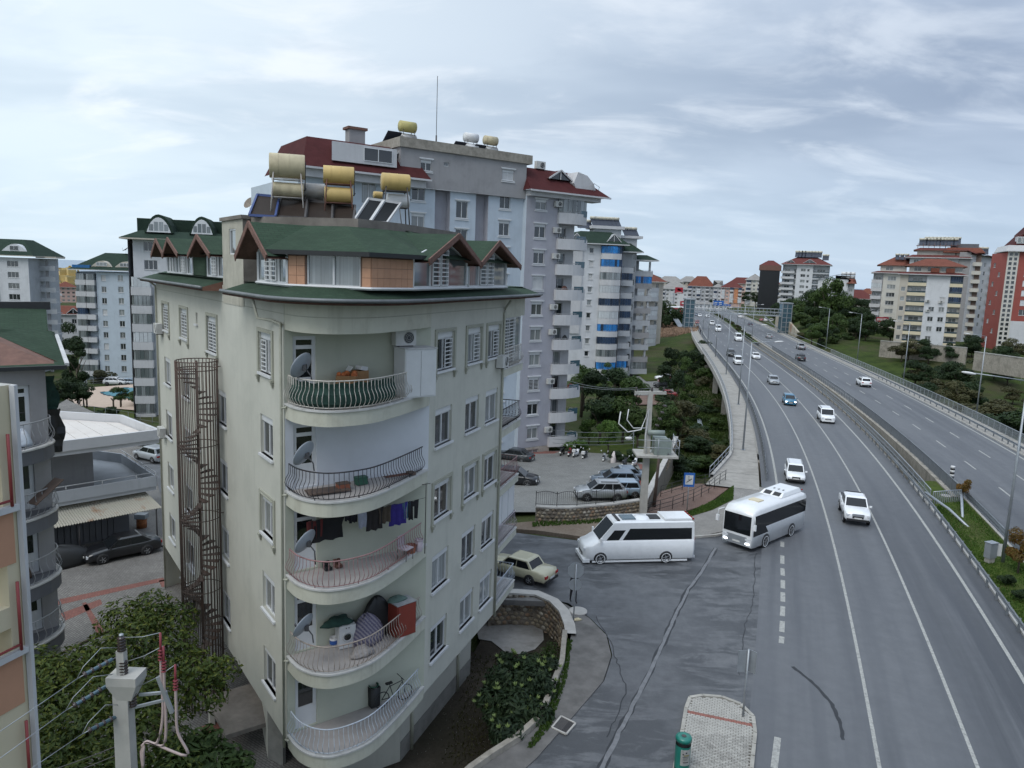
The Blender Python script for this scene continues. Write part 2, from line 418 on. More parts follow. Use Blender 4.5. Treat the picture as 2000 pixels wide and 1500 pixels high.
def ribbon_uv(name,which,o0,o1,z,y0,y1,mat):
 ys=[y for y in YS if y0<=y<=y1];n=6;v=[];uv=[];f=[]
 for j,y in enumerate(ys):
  for i in range(n+1):
   o=o0+(o1-o0)*i/n;v.append(tuple(road(which,y,o,z)));uv.append((o,y))
 for j in range(len(ys)-1):
  for i in range(n):
   a=j*(n+1)+i;f.append((a,a+1,a+n+2,a+n+1))
 me=bpy.data.meshes.new(name);me.from_pydata(v,[],f);me.materials.append(mat)
 ul=me.uv_layers.new(name='UVMap')
 for lp in me.loops:ul.data[lp.index].uv=uv[lp.vertex_index]
 o=bpy.data.objects.new(name,me);COL.objects.link(o);tag(o,kind='structure');return o
ribbon_uv('highway',1,-11.95,1.35,0.0,14,640,MATS['asphalt'])
ribbon_uv('highway',2,-.75,11.0,0.0,26,640,MATS['asphalt'])
def marking(which,off,w,y0,y1,dash=None,gap=None,z=.006,name='lane_marking'):
 mb=MB()
 if dash is None:
  ribbon(mb,which,off-w/2,off+w/2,z,y0,y1)
 else:
  y=y0
  while y<y1:
   mb.strip([road(which,y,off-w/2,z),road(which,y+dash,off-w/2,z)],[road(which,y,off+w/2,z),road(which,y+dash,off+w/2,z)]);y+=dash+gap
 mb.build(name,MATS['paint_white'],kind='structure')
marking(1,0,.19,16,600);marking(1,-3.6,.15,16,180);marking(1,-7.15,.15,16,190);marking(1,-10.6,.2,62,600,name='edge_marking')
marking(1,-3.6,.16,186,560,4,8);marking(1,-7.15,.16,196,560,4,8)
marking(2,-.05,.2,28,600,name='edge_marking');marking(2,10.35,.22,30,600,name='edge_marking')
marking(2,3.5,.17,44.2,560,3.6,6.6);marking(2,6.85,.17,40.4,560,3.6,6.6)
mb=MB()
for a,b in(((1528,1058),(1528,1068)),((1528,1085),(1528,1101)),((1528,1110),(1529,1124)),((1529,1133),(1529,1149)),((1529,1157),(1529,1175)),((1529,1184),(1528,1203)),((1528,1213),(1527,1234)),((1527,1243),(1526,1256)),((1519,1440),(1512,1500))):
 p,q=gz(*a,.006),gz(*b,.006);d=(q-p).normalized()*1;s_=Vector((-d.y,d.x,0))*.13
 mb.poly([p-s_,q-s_,q+s_,p+s_])
mb.build('edge_marking',MATS['paint_white'],kind='structure')
def sheet(name,pts,z,mat,thick=0.0,kind='structure'):
 mb=MB()
 P=[gz(p[0],p[1],p[2]if len(p)>2 else z)for p in pts]
 if thick:mb.prism([(p.x,p.y)for p in P],z-thick,z)
 else:
  mb.poly(P)
 return mb.build(name,mat,kind=kind)
junction=[(960,1560),(1050,1480),(1120,1400),(1180,1330),(1196,1280),(1186,1240),(1150,1205),(1110,1178),(1050,1165),(960,1165),(890,1165),(860,1060),(930,1030),(1050,1046),(1130,1056),(1240,1054),(1356,1052),(1430,1036),(1500,1005),(1509,960)]
mbj=MB();P=[gz(x,y,-.004)for x,y in junction]
P+=[road(1,y,-11.9,-.004)for y in range(58,8,-4)]+[Vector((-4,10,-.004))]
mbj.poly(P)
mbj.build('road',MATS['asphalt_junction'],kind='structure')
M('tar_light',(.155,.16,.17),.7,.2,3,grime=.5,gcol=(.08,.085,.09),gscale=2)
M('tar_dark',(.024,.026,.03),.6,.2,3)
def seam(name,pts,w,mat,z,jit=0.0):
 mb=MB();P=[gz(x,y,z)for x,y in pts];Q=[]
 for i in range(len(P)-1):
  for k in range(6):
   p=P[i].lerp(P[i+1],k/6);Q.append(p+Vector((random.uniform(-jit,jit),random.uniform(-jit,jit),0)))
 Q.append(P[-1]);a=[];b=[]
 for i,p in enumerate(Q):
  d=(Q[min(i+1,len(Q)-1)]-Q[max(0,i-1)]).normalized();n=Vector((-d.y,d.x,0))*w/2*random.uniform(.75,1.2)
  a.append(p+n);b.append(p-n)
 mb.strip(b,a);return mb.build(name,mat,kind='structure')
tr=[(1398,1070),(1375,1110),(1345,1150),(1320,1200),(1300,1245),(1270,1310),(1235,1380),(1205,1440),(1170,1510)]
seam('road_seam',tr,.30,MATS['tar_dark'],0.0,.05);seam('road_seam',tr,.17,MATS['tar_light'],.004,.03)
seam('road_crack',[(1476,1080),(1474,1130),(1470,1180),(1456,1220),(1450,1280),(1444,1318)],.045,MATS['tar_dark'],.004,.06)
seam('road_crack',[(1165,1205),(1195,1262),(1208,1300),(1222,1345),(1205,1400),(1185,1440)],.05,MATS['tar_dark'],.004,.08)
seam('skid_mark',[(1548,1302),(1590,1335),(1625,1375),(1640,1410),(1647,1445)],.16,MATS['tar_dark'],.008,.03)
M('dusty',(.135,.13,.125),.9,.25,1.2,grime=.6,gcol=(.06,.06,.058),gscale=.8,bump=.3)
sheet('pavement',[(940,1170),(1050,1166),(1105,1180),(1150,1206),(1184,1240),(1194,1280),(1178,1330),(1118,1400),(1048,1480),(960,1560),(880,1560),(960,1470),(1065,1400),(1105,1290),(1118,1230),(1075,1175)],.05,MATS['dusty'],.3)
sheet('sand_strip',[(930,1028),(1040,1018),(1245,1006),(1330,1010),(1360,1030),(1345,1050),(1240,1052),(1160,1052),(1110,1044),(1050,1036)],.03,MATS['sand'],.3)
sheet('pavement',[(1330,1012),(1390,996),(1432,975),(1434,940),(1503,955),(1508,985),(1480,1012),(1432,1034),(1356,1048),(1345,1046)],.12,MATS['pavers_pale'],.5)
sheet('grass_verge',[(1300,1012),(1345,1000),(1400,975),(1433,948),(1432,975),(1392,995),(1332,1013)],.16,MATS['lawn'],.5)
sheet('path',[(1262,1003),(1290,960),(1345,944),(1385,945),(1418,938),(1425,952),(1380,985),(1300,1010)],.0,MATS['pavers_brown'],.5)
def kerb(pts,z0,z1,w=.16,mat='concrete_pale',name='kerb',parent=None,px=True):
 P=[gz(x,y,z1)if px else Vector((x,y,z1))for x,y in pts];a=[];b=[]
 for i,p in enumerate(P):
  d=(P[min(i+1,len(P)-1)]-P[max(0,i-1)]).normalized();n=Vector((-d.y,d.x,0))*w/2
  a.append(p+n);b.append(p-n)
 mb=MB()
 for i in range(len(P)-1):
  mb._add([(*a[i].xy,z0),(*a[i+1].xy,z0),(*b[i+1].xy,z0),(*b[i].xy,z0),(*a[i].xy,z1),(*a[i+1].xy,z1),(*b[i+1].xy,z1),(*b[i].xy,z1)],[(4,7,6,5),(0,1,5,4),(2,3,7,6),(1,2,6,5),(3,0,4,7)])
 return mb.build(name,MATS[mat],parent,kind='structure' if parent is None else None)
kerb([(1345,1048),(1400,1043),(1432,1036),(1482,1014),(1509,987),(1504,955)],-.1,.14)
def deck(which,o0,o1,z1,z0,y0,y1,mat,name):
 ys=[y for y in YS if y0<=y<=y1];mb=MB()
 A=[road(which,y,o0(y)if callable(o0)else o0)for y in ys];B=[road(which,y,o1(y)if callable(o1)else o1)for y in ys]
 up=lambda q,z:[Vector((p.x,p.y,z))for p in q]
 mb.strip(up(A,z1),up(B,z1));mb.strip(up(B,z0),up(A,z0));mb.strip(up(A,z0),up(A,z1));mb.strip(up(B,z1),up(B,z0))
 return mb.build(name,mat,kind='structure')
M('slab_walk',(.30,.285,.26),.9,.15,1.5,grime=.6,gcol=(.14,.13,.115),gscale=.4,bump=.1)
deck(1,lambda y:outer(y),-12.15,.13,-.5,58,640,MATS['slab_walk'],'viaduct_walkway')
for k in range(46):
 y=59+k*5.2;a=road(1,y,outer(y)+.1,.134);b=road(1,y,-12.2,.134);mb=MB();d=Vector((0,.03,0));mb.poly([a-d,b-d,b+d,a+d]);mb.build('slab_joint',MATS['tar_dark'],kind='structure')
deck(1,lambda y:outer(y)+.5,1.9,-.06,-1.5,72,262,MATS['concrete'],'viaduct_deck')
deck(1,lambda y:outer(y)-.28,lambda y:outer(y)+.02,.32,-.75,60,640,MATS['concrete_pale'],'viaduct_parapet')
deck(2,-1.75,12.7,-.06,-1.5,66,262,MATS['concrete'],'viaduct_deck')
deck(2,-1.95,-1.3,.28,-1.25,62,262,MATS['concrete_old'],'viaduct_parapet')
deck(2,11.05,13.4,.14,-.5,30,640,MATS['slab_walk'],'viaduct_walkway')
deck(1,1.5,1.95,.16,-.8,60,262,MATS['concrete_old'],'viaduct_parapet')
for k,y in enumerate((84,108,132,158,186,214,240)):
 for which,oa,ob in((1,outer(y)+1.2,1.2),(2,-1.2,12)):
  mb=MB()
  for t_ in(0,.5,1):
   p=road(which,y,oa+(ob-oa)*t_);mb.obox((p.x,p.y,-4.6),(1.1,1.7,7.4),R(-20))
  a,b=road(which,y,oa-.5),road(which,y,ob+.5);mb.bar((a.x,a.y,-1.95),(b.x,b.y,-1.95),1.4,.9)
  mb.build('pier',MATS['concrete'],kind='structure')
mb=MB();a,b=road(1,71,outer(71)+.2),road(1,71,1.9);mb.bar((a.x,a.y,-3.3),(b.x,b.y,-3.3),1.2,6.4)
a,b=road(2,69,-1.8),road(2,69,12.8);mb.bar((a.x,a.y,-3.3),(b.x,b.y,-3.3),1.2,6.4)
a,b=road(1,71,outer(71)+.1),road(1,59,outer(59)+.1);mb.bar((a.x,a.y,-1.6),(b.x,b.y,-1.6),.5,3.2)
mb.build('abutment',MATS['concrete_old'],kind='structure')
mb=MB();A=[];B=[]
for y in[24+2*i for i in range(23)]:
 A.append(road(1,y,1.55,.07));q=road(2,y,-.95,.07);B.append(q)
mid=[a.lerp(b,.5)+Vector((0,0,.12))for a,b in zip(A,B)]
mb.strip(A,mid,sm=True);mb.strip(mid,B,sm=True);mb.build('median_grass',MATS['lawn'],kind='structure')
mb=MB();A=[];B=[]
for y in[y for y in YS if 222<=y<=560]:A.append(road(1,y,1.8,.1));B.append(road(2,y,-1.4,.1))
mb.strip(A,B);mb.build('median_grass',MATS['lawn'],kind='structure')
for w_,o_,y0,y1 in((1,1.45,24,70),(2,-.85,28,66),(1,1.6,225,560),(2,-1.1,225,560),(2,11.05,30,560)):
 pts=[road(w_,y,o_)for y in YS if y0<=y<=y1];kerb([(p.x,p.y)for p in pts],-.1,.13,.2,px=False)
isl=[(1348,1361),(1372,1357),(1410,1360),(1447,1374),(1471,1398),(1475,1430),(1468,1500),(1458,1570),(1298,1570),(1318,1500),(1333,1425),(1340,1382)]
IS=[gz(x,y,.13)for x,y in isl]
ic=sum((p for p in IS),Vector())/len(IS)
mb=MB();mb.prism([(p.x,p.y)for p in[ic+(p-ic)*.96 for p in IS]],-.05,.075);island=mb.build('traffic_island',MATS['soil'],kind='structure')
mb=MB();random.seed(3)
n=len(IS)
M('kerb_stone',(.36,.345,.31),.85,.15,3,grime=.5,gcol=(.15,.14,.12),rnd=.12)
for i in range(n):
 a,b=IS[i],IS[(i+1)%n];ln=(b-a).length;k=max(1,round(ln/.7))
 for j in range(k):
  p,q=a.lerp(b,j/k+.012),a.lerp(b,(j+1)/k-.012)
  m2=MB();m2.bar(((p+ic*0).x,p.y,.02),(q.x,q.y,.02),.15,.24);m2.build('kerb_stone',MATS['kerb_stone'],island)
pm=[]
for wd in(.20,):
 for v_ in range(4):
  m2=MB();h=.02;w2,d2=.097,.047;e=.006
  top=[(-w2+e,-d2+e),(w2-e,-d2+e),(w2-e,d2-e),(-w2+e,d2-e)]
  m2._add([(-w2,-d2,-.03),(w2,-d2,-.03),(w2,d2,-.03),(-w2,d2,-.03)]+[(x,y,h+random.uniform(-.002,.003))for x,y in top],[(4,5,6,7),(0,1,5,4),(1,2,6,5),(2,3,7,6),(3,0,4,7)])
  pm.append(m2)
def inside(p,poly):
 c=False;n=len(poly)
 for i in range(n):
  a,b=poly[i],poly[(i+1)%n]
  if(a[1]>p[1])!=(b[1]>p[1])and p[0]<(b[0]-a[0])*(p[1]-a[1])/(b[1]-a[1])+a[0]:c=not c
 return c
M('paver_white',(.335,.325,.30),.85,.12,4,rnd=.16,grime=.45,gcol=(.15,.14,.125),gscale=1.2);M('paver_red',(.24,.105,.085),.85,.12,4,rnd=.18)
mw_=[m.mesh('paver',MATS['paver_white'])for m in pm];mr_=[m.mesh('paver',MATS['paver_red'])for m in pm]
ipoly=[(ic+(p-ic)*.945)for p in IS];ip=[(p.x,p.y)for p in ipoly];cand=[]
th=R(-18)
for i in range(-60,60):
 for j in range(-30,30):
  u_,v_=j*.205+(.1025 if i%2 else 0),i*.102
  x,y=ic.x+u_*math.cos(th)-v_*math.sin(th),ic.y+u_*math.sin(th)+v_*math.cos(th)
  if inside((x,y),ip):cand.append((y,x,i,j))
cand.sort(reverse=False)
vis=[c for c in cand if c[0]>25.0];vis.sort();rest=MB()
pm0=pm[0]
for k,(y,x,i,j)in enumerate(vis):
 ry=0.0;red=abs((i*.102)-(28.55-ic.y))<.11
 if k<300:
  put('paver',random.choice(mr_ if red else mw_),island,mw=Matrix.Translation((x,y,.10+random.uniform(-.004,.004)))@Matrix.Rotation(th+random.uniform(-.02,.02),4,'Z'))
 else:
  rest.M=Matrix.Translation((x,y,.10+random.uniform(-.004,.004)))@Matrix.Rotation(th+random.uniform(-.02,.02),4,'Z');rest.cur=1 if red else 0
  rest._add(pm0.v,pm0.f,None,False)
rest.wb('paver',[MATS['paver_white'],MATS['paver_red']],island,kind='stuff')
sheet('courtyard',[(20,1500),(20,1100),(96,1075),(96,800),(130,780),(300,860),(345,960),(420,1000),(700,1100),(900,1330),(640,1560),(20,1560)],-1.5,MATS['pavers_grey'],0)
for pts in([(108,1172),(318,1128),(324,1134),(112,1182)],[(310,1134),(345,1127),(349,1140),(316,1147)],[(118,1198),(196,1170),(200,1180),(128,1212)],[(160,1178),(168,1176),(205,1235),(190,1240)],[(390,1420),(440,1405),(452,1425),(400,1445)]):
 sheet('paving_band',pts,-1.492,MATS['pavers_red'])
sheet('garden_soil',[(925,1275),(950,1230),(965,1180),(1000,1168),(1068,1178),(1090,1205),(1112,1240),(1100,1330),(1060,1420),(980,1500),(900,1600),(600,1600),(640,1400),(800,1150)],-1.75,MATS['soil'])
M('dry_cement',(.30,.285,.265),.95,.12,2,grime=.5,gcol=(.10,.085,.065),gscale=1.1,bump=.3)
sheet('cement_spill',[(945,1208),(970,1196),(1010,1196),(1040,1206),(1060,1225),(1062,1250),(1045,1268),(1015,1278),(985,1272),(960,1252),(935,1248),(930,1225)],-1.70,MATS['dry_cement'])
sheet('parking_yard',[(930,1000,-1.2),(1045,1000,-1.2),(1150,990,-1.2),(1262,960,-1.3),(1262,905,-2.1),(1180,886,-2.6),(1090,880,-3.2),(930,880,-3.2)],0,MATS['pavers_lot'])
sheet('parking_bay',[(940,935,-2.37),(985,932,-2.4),(1112,893,-2.98),(1095,882,-3.15),(940,880,-3.17)],0,MATS['pavers_red']).location.z=.02
sheet('parking_bay',[(1150,975,-1.42),(1262,950,-1.42),(1262,908,-2.05),(1190,900,-2.4)],0,MATS['pavers_red']).location.z=.02
sheet('parking_yard',[(1190,790,-5.2),(1300,790,-5.2),(1310,745,-5.2),(1262,738,-5.2),(1215,738,-5.2),(1195,755,-5.2)],0,MATS['pavers_brown'])
sheet('parking_yard',[(1205,772,-5.15),(1318,772,-5.15),(1310,745,-5.15),(1262,734,-5.15),(1230,736,-5.15),(1212,750,-5.15)],0,MATS['pavers_lot'])
sheet('lawn',[(1110,868,-3.3),(1112,892,-3.0),(1180,897,-2.5),(1262,903,-2.1),(1270,880,-2.6),(1240,865,-3.1),(1180,862,-3.4)],0,MATS['lawn'])
sheet('lawn',[(1242,728),(1262,744),(1305,742),(1300,730)],-5.0,MATS['lawn'])
M('terrace',(.44,.34,.27),.8,.08,1);M('pool_tile',(.03,.05,.07),.5,.1,3)
sheet('pool_terrace',[(118,775),(168,757),(300,748),(330,760),(330,802),(262,801),(130,790)],-7,MATS['terrace'])
pool=[(196,766),(222,763),(240,757),(262,757),(286,760),(290,776),(270,781),(235,776),(205,771)]
sheet('pool_water',pool,-6.95,MATS['water'])
mb=MB();P=[gz(x,y,-6.93)for x,y in pool]
for i in range(len(P)):
 a,b=P[i],P[(i+1)%len(P)];k=max(1,int((b-a).length/.7))
 for j in range(k):
  if j%2==0:p,q=a.lerp(b,j/k),a.lerp(b,(j+1)/k);mb.bar(p,q,.4,.08,0)
mb.build('pool_edge',MATS['pool_tile'],kind='structure')
sheet('lawn',[(100,790,-7),(130,791,-7),(262,803,-6.9),(262,822,-6.2),(180,812,-6.2),(110,800,-6.2)],0,MATS['lawn'])
sheet('side_street',[(260,885),(330,885),(330,990),(312,960),(300,925),(270,905)],-1.45,MATS['asphalt_junction'])
M('court_red',(.30,.10,.065),.9,.08,.5,grime=.2);M('court_green',(.05,.10,.06),.9,.1,.5);M('court_line',(.6,.6,.58),.8)
sheet('sports_court',[(1760,764),(1800,748),(1900,752),(2120,775),(2120,860),(1960,840),(1880,812)],-7.55,MATS['court_green'])
sheet('sports_court',[(1815,762),(1850,764),(1990,774),(2110,790),(2110,815),(1960,800),(1860,782)],-7.5,MATS['court_red'])
sheet('court_line',[(1865,783),(1958,792),(1958,794),(1864,785)],-7.45,MATS['court_line'])
sheet('meadow',[(1690,700),(1760,693),(1900,700),(1960,722),(1990,750),(1900,742),(1790,730),(1720,716)],-6.4,MATS['lawn'])
M('lane_grey',(.17,.165,.155),.9,.15,.4,grime=.3)
sheet('lane',[(1648,668,.2),(1652,655,.8),(1664,642,1.5),(1684,630,2.6),(1676,626,2.8),(1655,634,2.4),(1640,648,1.4),(1640,668,.4)],0,MATS['lane_grey'])
sheet('stream_water',[(1362,818),(1369,819),(1374,835),(1380,850),(1376,858),(1368,845),(1363,832)],-6.1,MATS['stream'])
M('pvc',(.62,.63,.64),.4,.04,3);M('pvc_far',(.60,.60,.60),.5,.04,3)
M('white_metal',(.55,.55,.53),.45,.08,5,grime=.3)
def m_glass(name,tint=(.025,.03,.034),cur=(.30,.32,.32),cprob=.55):
 t=NT(name);r=t.rand();u=t.sepuv(t.uv())
 fold=t.noise(1,3,.6,vec=None,sc=(9,9,.15));n=t.noise(.9,2,.5)
 r2=t.mth('FRACT',t.mth('MULTIPLY',r,17.31))
 cv=t.mix(t.ramp(fold,.35,.65),sc3(cur,.55),cur)
 hs=t.n('ShaderNodeHueSaturation');t.set(hs.inputs['Value'],t.ramp(r2,0,1,.45,1.15));t.set(hs.inputs['Color'],cv)
 k=t.ramp(r,1-cprob-.02,1-cprob+.02)
 c=t.mix(k,tint,hs.outputs[0])
 t.set(t.b.inputs['Base Color'],c);t.b.inputs['Roughness'].default_value=.06;t.b.inputs['Specular IOR Level'].default_value=.85
 t.b.inputs['Coat Weight'].default_value=.3;t.b.inputs['Coat Roughness'].default_value=.03
 MATS[name]=t.m;return t.m
m_glass('glass');m_glass('glass_dark',(.015,.018,.02),(.05,.055,.06),.3);m_glass('glass_curtain',(.10,.12,.125),(.30,.33,.34),.8)
m_glass('glass_warm',(.05,.04,.035),(.16,.12,.09),.5)
M('blind_blue',(.02,.16,.42),.6,.25,2,rnd=.35);M('blind_white',(.50,.53,.55),.6,.1,3,rnd=.1);M('blind_dark',(.02,.04,.08),.4,.2,2,rnd=.4)
def wall(mb,p0,p1,z0,z1,holes=(),depth=.16,mi=None,mrev=None):
 """wall from p0 to p1 (outside on its right hand), with recessed openings (s centre, z bottom, width, height)"""
 p0=Vector((p0[0],p0[1]));p1=Vector((p1[0],p1[1]));ln=(p1-p0).length;d=(p1-p0)/ln;inn=Vector((-d.y,d.x))
 hs=[(s-w/2,s+w/2,z,z+h)for(s,z,w,h)in holes if z1>z and z+h>z0]
 ss=sorted({0.0,ln}|{round(x,4)for h in hs for x in h[:2]});zs=sorted({z0,z1}|{round(x,4)for h in hs for x in h[2:]})
 ss=[s for s in ss if 0<=s<=ln];zs=[z for z in zs if z0<=z<=z1]
 P=lambda s,z,k=0.0:(p0.x+d.x*s+inn.x*k,p0.y+d.y*s+inn.y*k,z)
 for j in range(len(zs)-1):
  zm=(zs[j]+zs[j+1])/2;run=None
  for i in range(len(ss)-1):
   sm=(ss[i]+ss[i+1])/2
   hole=any(a<sm<b and c<zm<e for a,b,c,e in hs)
   if hole:
    if run is not None:mb._add([P(run,zs[j]),P(ss[i],zs[j]),P(ss[i],zs[j+1]),P(run,zs[j+1])],[(0,1,2,3)],mi,False);run=None
   elif run is None:run=ss[i]
  if run is not None:mb._add([P(run,zs[j]),P(ln,zs[j]),P(ln,zs[j+1]),P(run,zs[j+1])],[(0,1,2,3)],mi,False)
 for a,b,c,e in hs:
  mb._add([P(a,c),P(b,c),P(b,e),P(a,e),P(a,c,depth),P(b,c,depth),P(b,e,depth),P(a,e,depth)],[(0,1,5,4),(1,2,6,5),(2,3,7,6),(3,0,4,7)],mrev if mrev is not None else mi,False)
WC={}
def win_mesh(w,h,typ,depth,far,trim,glass,fm):
 key=(round(w,2),round(h,2),typ,depth,far,trim,glass,fm)
 if key in WC:return WC[key]
 a,b=-w/2,w/2;fw=(.055 if not far else .07)if 'd' not in typ else .13;y0,y1=depth-.07,depth-.01
 fr=MB();gl=MB();top=h
 if 'b' in typ:fr.box(a,y0-.05,h-.24,b,y1,h);top=h-.24
 fr.box(a,y0,0,a+fw,y1,top);fr.box(b-fw,y0,0,b,y1,top);fr.box(a+fw,y0,0,b-fw,y1,fw);fr.box(a+fw,y0,top-fw,b-fw,y1,top)
 n=3 if '3' in typ else(1 if '1' in typ else(4 if '4' in typ else 2))
 for k in range(1,n):x=a+(b-a)*k/n;fr.box(x-fw*.6,y0-.01,fw,x+fw*.6,y1,top-fw)
 if 't' in typ:zt=top*.80;fr.box(a+fw,y0,zt,b-fw,y1,zt+fw)
 if 'd' in typ:fr.box(a+fw,y0+.01,fw,b-fw,y1,top*.36)
 if 's' in typ:
  k=int((top-2*fw)/.09)
  for i in range(k):z=fw+i*(top-2*fw)/k;fr.box(a+fw,y0+.015,z,b-fw,y1,z+.075)
 if 'G' in typ or 'g' in typ:
  x0,x1=(a+fw,b-fw)if 'G' in typ else((0.03,b-fw)if 'r' in typ else(a+fw,-.03))
  k=max(3,int(top/.165));yy=y0-.09
  fr.box(x0,yy,fw,x0+.05,yy+.03,top-fw);fr.box(x1-.05,yy,fw,x1,yy+.03,top-fw)
  if 'G' in typ:fr.box((x0+x1)/2-.03,yy,fw,(x0+x1)/2+.03,yy+.03,top-fw)
  for i in range(k+1):z=fw+i*(top-2*fw-.03)/k;fr.box(x0+.05,yy,z,x1-.05,yy+.03,z+.038)
 if trim:
  fr.box(a-.07,-.09,-.09,b+.07,depth,0)
  if trim>=2:
   fr.box(a-.18,-.14,h+.1,b+.18,-.003,h+.2);fr.box(a-.10,-.09,h+.02,b+.10,-.003,h+.1)
   fr.box(a-.14,-.08,-.24,b+.14,-.003,-.14)
 if 's' not in typ:gl.poly([(a+fw,y1-.02,fw),(b-fw,y1-.02,fw),(b-fw,y1-.02,top-fw),(a+fw,y1-.02,top-fw)])
 if far:
  if gl.v:fr.cur=1;fr._add(gl.v,gl.f,1,False)
  r=(fr.mesh('window',[MATS[fm],MATS[glass]]),None)
 else:r=(fr.mesh('window',MATS[fm]),gl.mesh('pane',MATS[glass])if gl.v else None)
 WC[key]=r;return r
def window(parent,p,rz,w,h,typ='b',depth=.16,far=False,trim=1,glass='glass',fm='pvc',name='window'):
 f,g=win_mesh(w,h,typ,depth,far,trim,glass,fm)
 o=put(name,f,parent,mw=basis(p,rz))
 if g:put('pane',g,o,mw=basis(p,rz))
 return o
class Bld:
 def __init__(s,name,label,loc,mats,cat='building',group=None):
  s.t=thing(name,label,cat,loc,group=group);s.w=MB();s.mats=mats;s.sl=MB();s.far=False;s.fm='pvc';s.glass='glass'
 def face(s,p0,p1,z0,z1,mi=0,wins=(),depth=.16,mrev=None):
  """wins: (s, z, w, h, typ, trim[, glass])"""
  wall(s.w,p0,p1,z0,z1,[(x[0],x[1],x[2],x[3])for x in wins],depth,mi,mrev)
  p0=Vector((p0[0],p0[1]));p1=Vector((p1[0],p1[1]));d=(p1-p0).normalized();rz=math.atan2(d.y,d.x)
  for x in wins:
   if len(x)<5 or x[4]is None:continue
   q=p0+d*x[0]
   window(s.t,(q.x,q.y,x[1]),rz,x[2],x[3],x[4],depth,s.far,x[5]if len(x)>5 else 1,x[6]if len(x)>6 else s.glass,s.fm,'door' if 'd' in x[4]else 'window')
 def done(s,name='wall'):
  if s.w.v:s.w.wb(name,s.mats,s.t)
  return s.t
def pt(p,u,t,n=0.0):
 """t along u from p, n outward (right-hand side)"""
 return Vector((p[0]+u[0]*t+u[1]*n,p[1]+u[1]*t-u[0]*n))
def smooth(P,k=6,closed=False):
 P=[Vector(p)for p in P];out=[];n=len(P)
 for i in range(n-1):
  a,b,c,d=P[max(i-1,0)],P[i],P[i+1],P[min(i+2,n-1)]
  for j in range(k):
   t=j/k
   out.append(.5*((2*b)+(c-a)*t+(2*a-5*b+4*c-d)*t*t+(3*b-a-3*c+d)*t**3))
 out.append(P[-1]);return out
def offs(P,d):
 """offset an open polyline to its right-hand side"""
 out=[];n=len(P)
 for i,p in enumerate(P):
  a=(P[i]-P[i-1]).normalized()if i>0 else None;b=(P[i+1]-P[i]).normalized()if i<n-1 else None
  if a is None:t=b;k=1
  elif b is None:t=a;k=1
  else:t=(a+b).normalized();k=1/max(.35,t.dot(a))
  out.append(Vector((p.x+t.y*d*k,p.y-t.x*d*k)))
 return out
def offc(P,d):
 """offset a closed counter-clockwise outline outwards"""
 n=len(P);P=[Vector((p[0],p[1]))for p in P];out=[]
 for i in range(n):
  a=(P[i]-P[i-1]).normalized();b=(P[(i+1)%n]-P[i]).normalized();t=(a+b).normalized();k=1/max(.4,t.dot(a))
  out.append(Vector((P[i].x+t.y*d*k,P[i].y-t.x*d*k)))
 return out
def evenly(P,step):
 """points and directions every step metres along a polyline"""
 out=[];acc=0.0;nxt=0.0
 for i in range(len(P)-1):
  a,b=P[i],P[i+1];l=(b-a).length
  while nxt<=acc+l+1e-6:
   out.append((a.lerp(b,(nxt-acc)/l if l else 0),(b-a).normalized()));nxt+=step
  acc+=l
 return out
def v3(p,z):return Vector((p[0],p[1],z))
def ring_roof(mb,outer_,z0,inner_,z1,mi=None):
 n=len(outer_)
 for i in range(n):
  j=(i+1)%n;mb._add([v3(outer_[i],z0),v3(outer_[j],z0),v3(inner_[j],z1),v3(inner_[i],z1)],[(0,1,2,3)],mi,False)
def m_shingle(name,a,b,gap=(.02,.025,.02),bw=.33,rh=.145):
 t=NT(name);br=t.n('ShaderNodeTexBrick');t.set(br.inputs['Vector'],t.uv());br.inputs['Scale'].default_value=1
 br.inputs['Brick Width'].default_value=bw;br.inputs['Row Height'].default_value=rh;br.inputs['Mortar Size'].default_value=.012
 br.inputs['Mortar Smooth'].default_value=.4;br.inputs['Bias'].default_value=-.2
 t.set(br.inputs['Color1'],a);t.set(br.inputs['Color2'],b);t.set(br.inputs['Mortar'],gap)
 n=t.noise(.9,6,.65);c=t.mix(t.ramp(n,.42,.72,0,.65),br.outputs[0],sc3(a,.5))
 f=t.noise(35,2,.6);c=t.mix(t.ramp(f,.3,.7,0,.35),c,sc3(b,1.35))
 t.set(t.b.inputs['Base Color'],c);t.b.inputs['Roughness'].default_value=.92;t.b.inputs['Specular IOR Level'].default_value=.2
 t.bump(br.outputs[1],-.8,.02);MATS[name]=t.m;return t.m
m_shingle('shingle_green',(.026,.050,.031),(.038,.066,.042));m_shingle('shingle_far_green',(.020,.038,.028),(.028,.048,.035),bw=.5,rh=.3)
m_shingle('shingle_red',(.062,.016,.017),(.075,.021,.021),(.06,.02,.02),.5,.25);m_shingle('tile_red',(.15,.055,.038),(.19,.070,.05),(.10,.03,.02),.35,.3)
m_shingle('tile_maroon',(.11,.035,.032),(.14,.045,.04),(.05,.02,.02),.35,.3)
M('cream',(.50,.495,.435),.85,.05,.6,grime=.30,gcol=(.28,.29,.25),gscale=.7,streak=.35,bump=.12,bscale=25)
M('cream_band',(.50,.495,.415),.85,.06,.8,grime=.35,gcol=(.27,.25,.19),gscale=1.5,streak=.6,bump=.1)
M('cream_inner',(.45,.465,.385),.85,.05,.7,grime=.25,gcol=(.28,.29,.22),streak=.2)
M('trim_olive',(.345,.345,.285),.85,.06,2,grime=.4,gcol=(.2,.2,.16))
M('white_wall',(.60,.62,.66),.8,.04,.7,grime=.2,gcol=(.4,.4,.4))
M('plinth',(.23,.225,.205),.95,.2,1.5,grime=.7,gcol=(.11,.105,.095),gscale=.9,bump=.3)
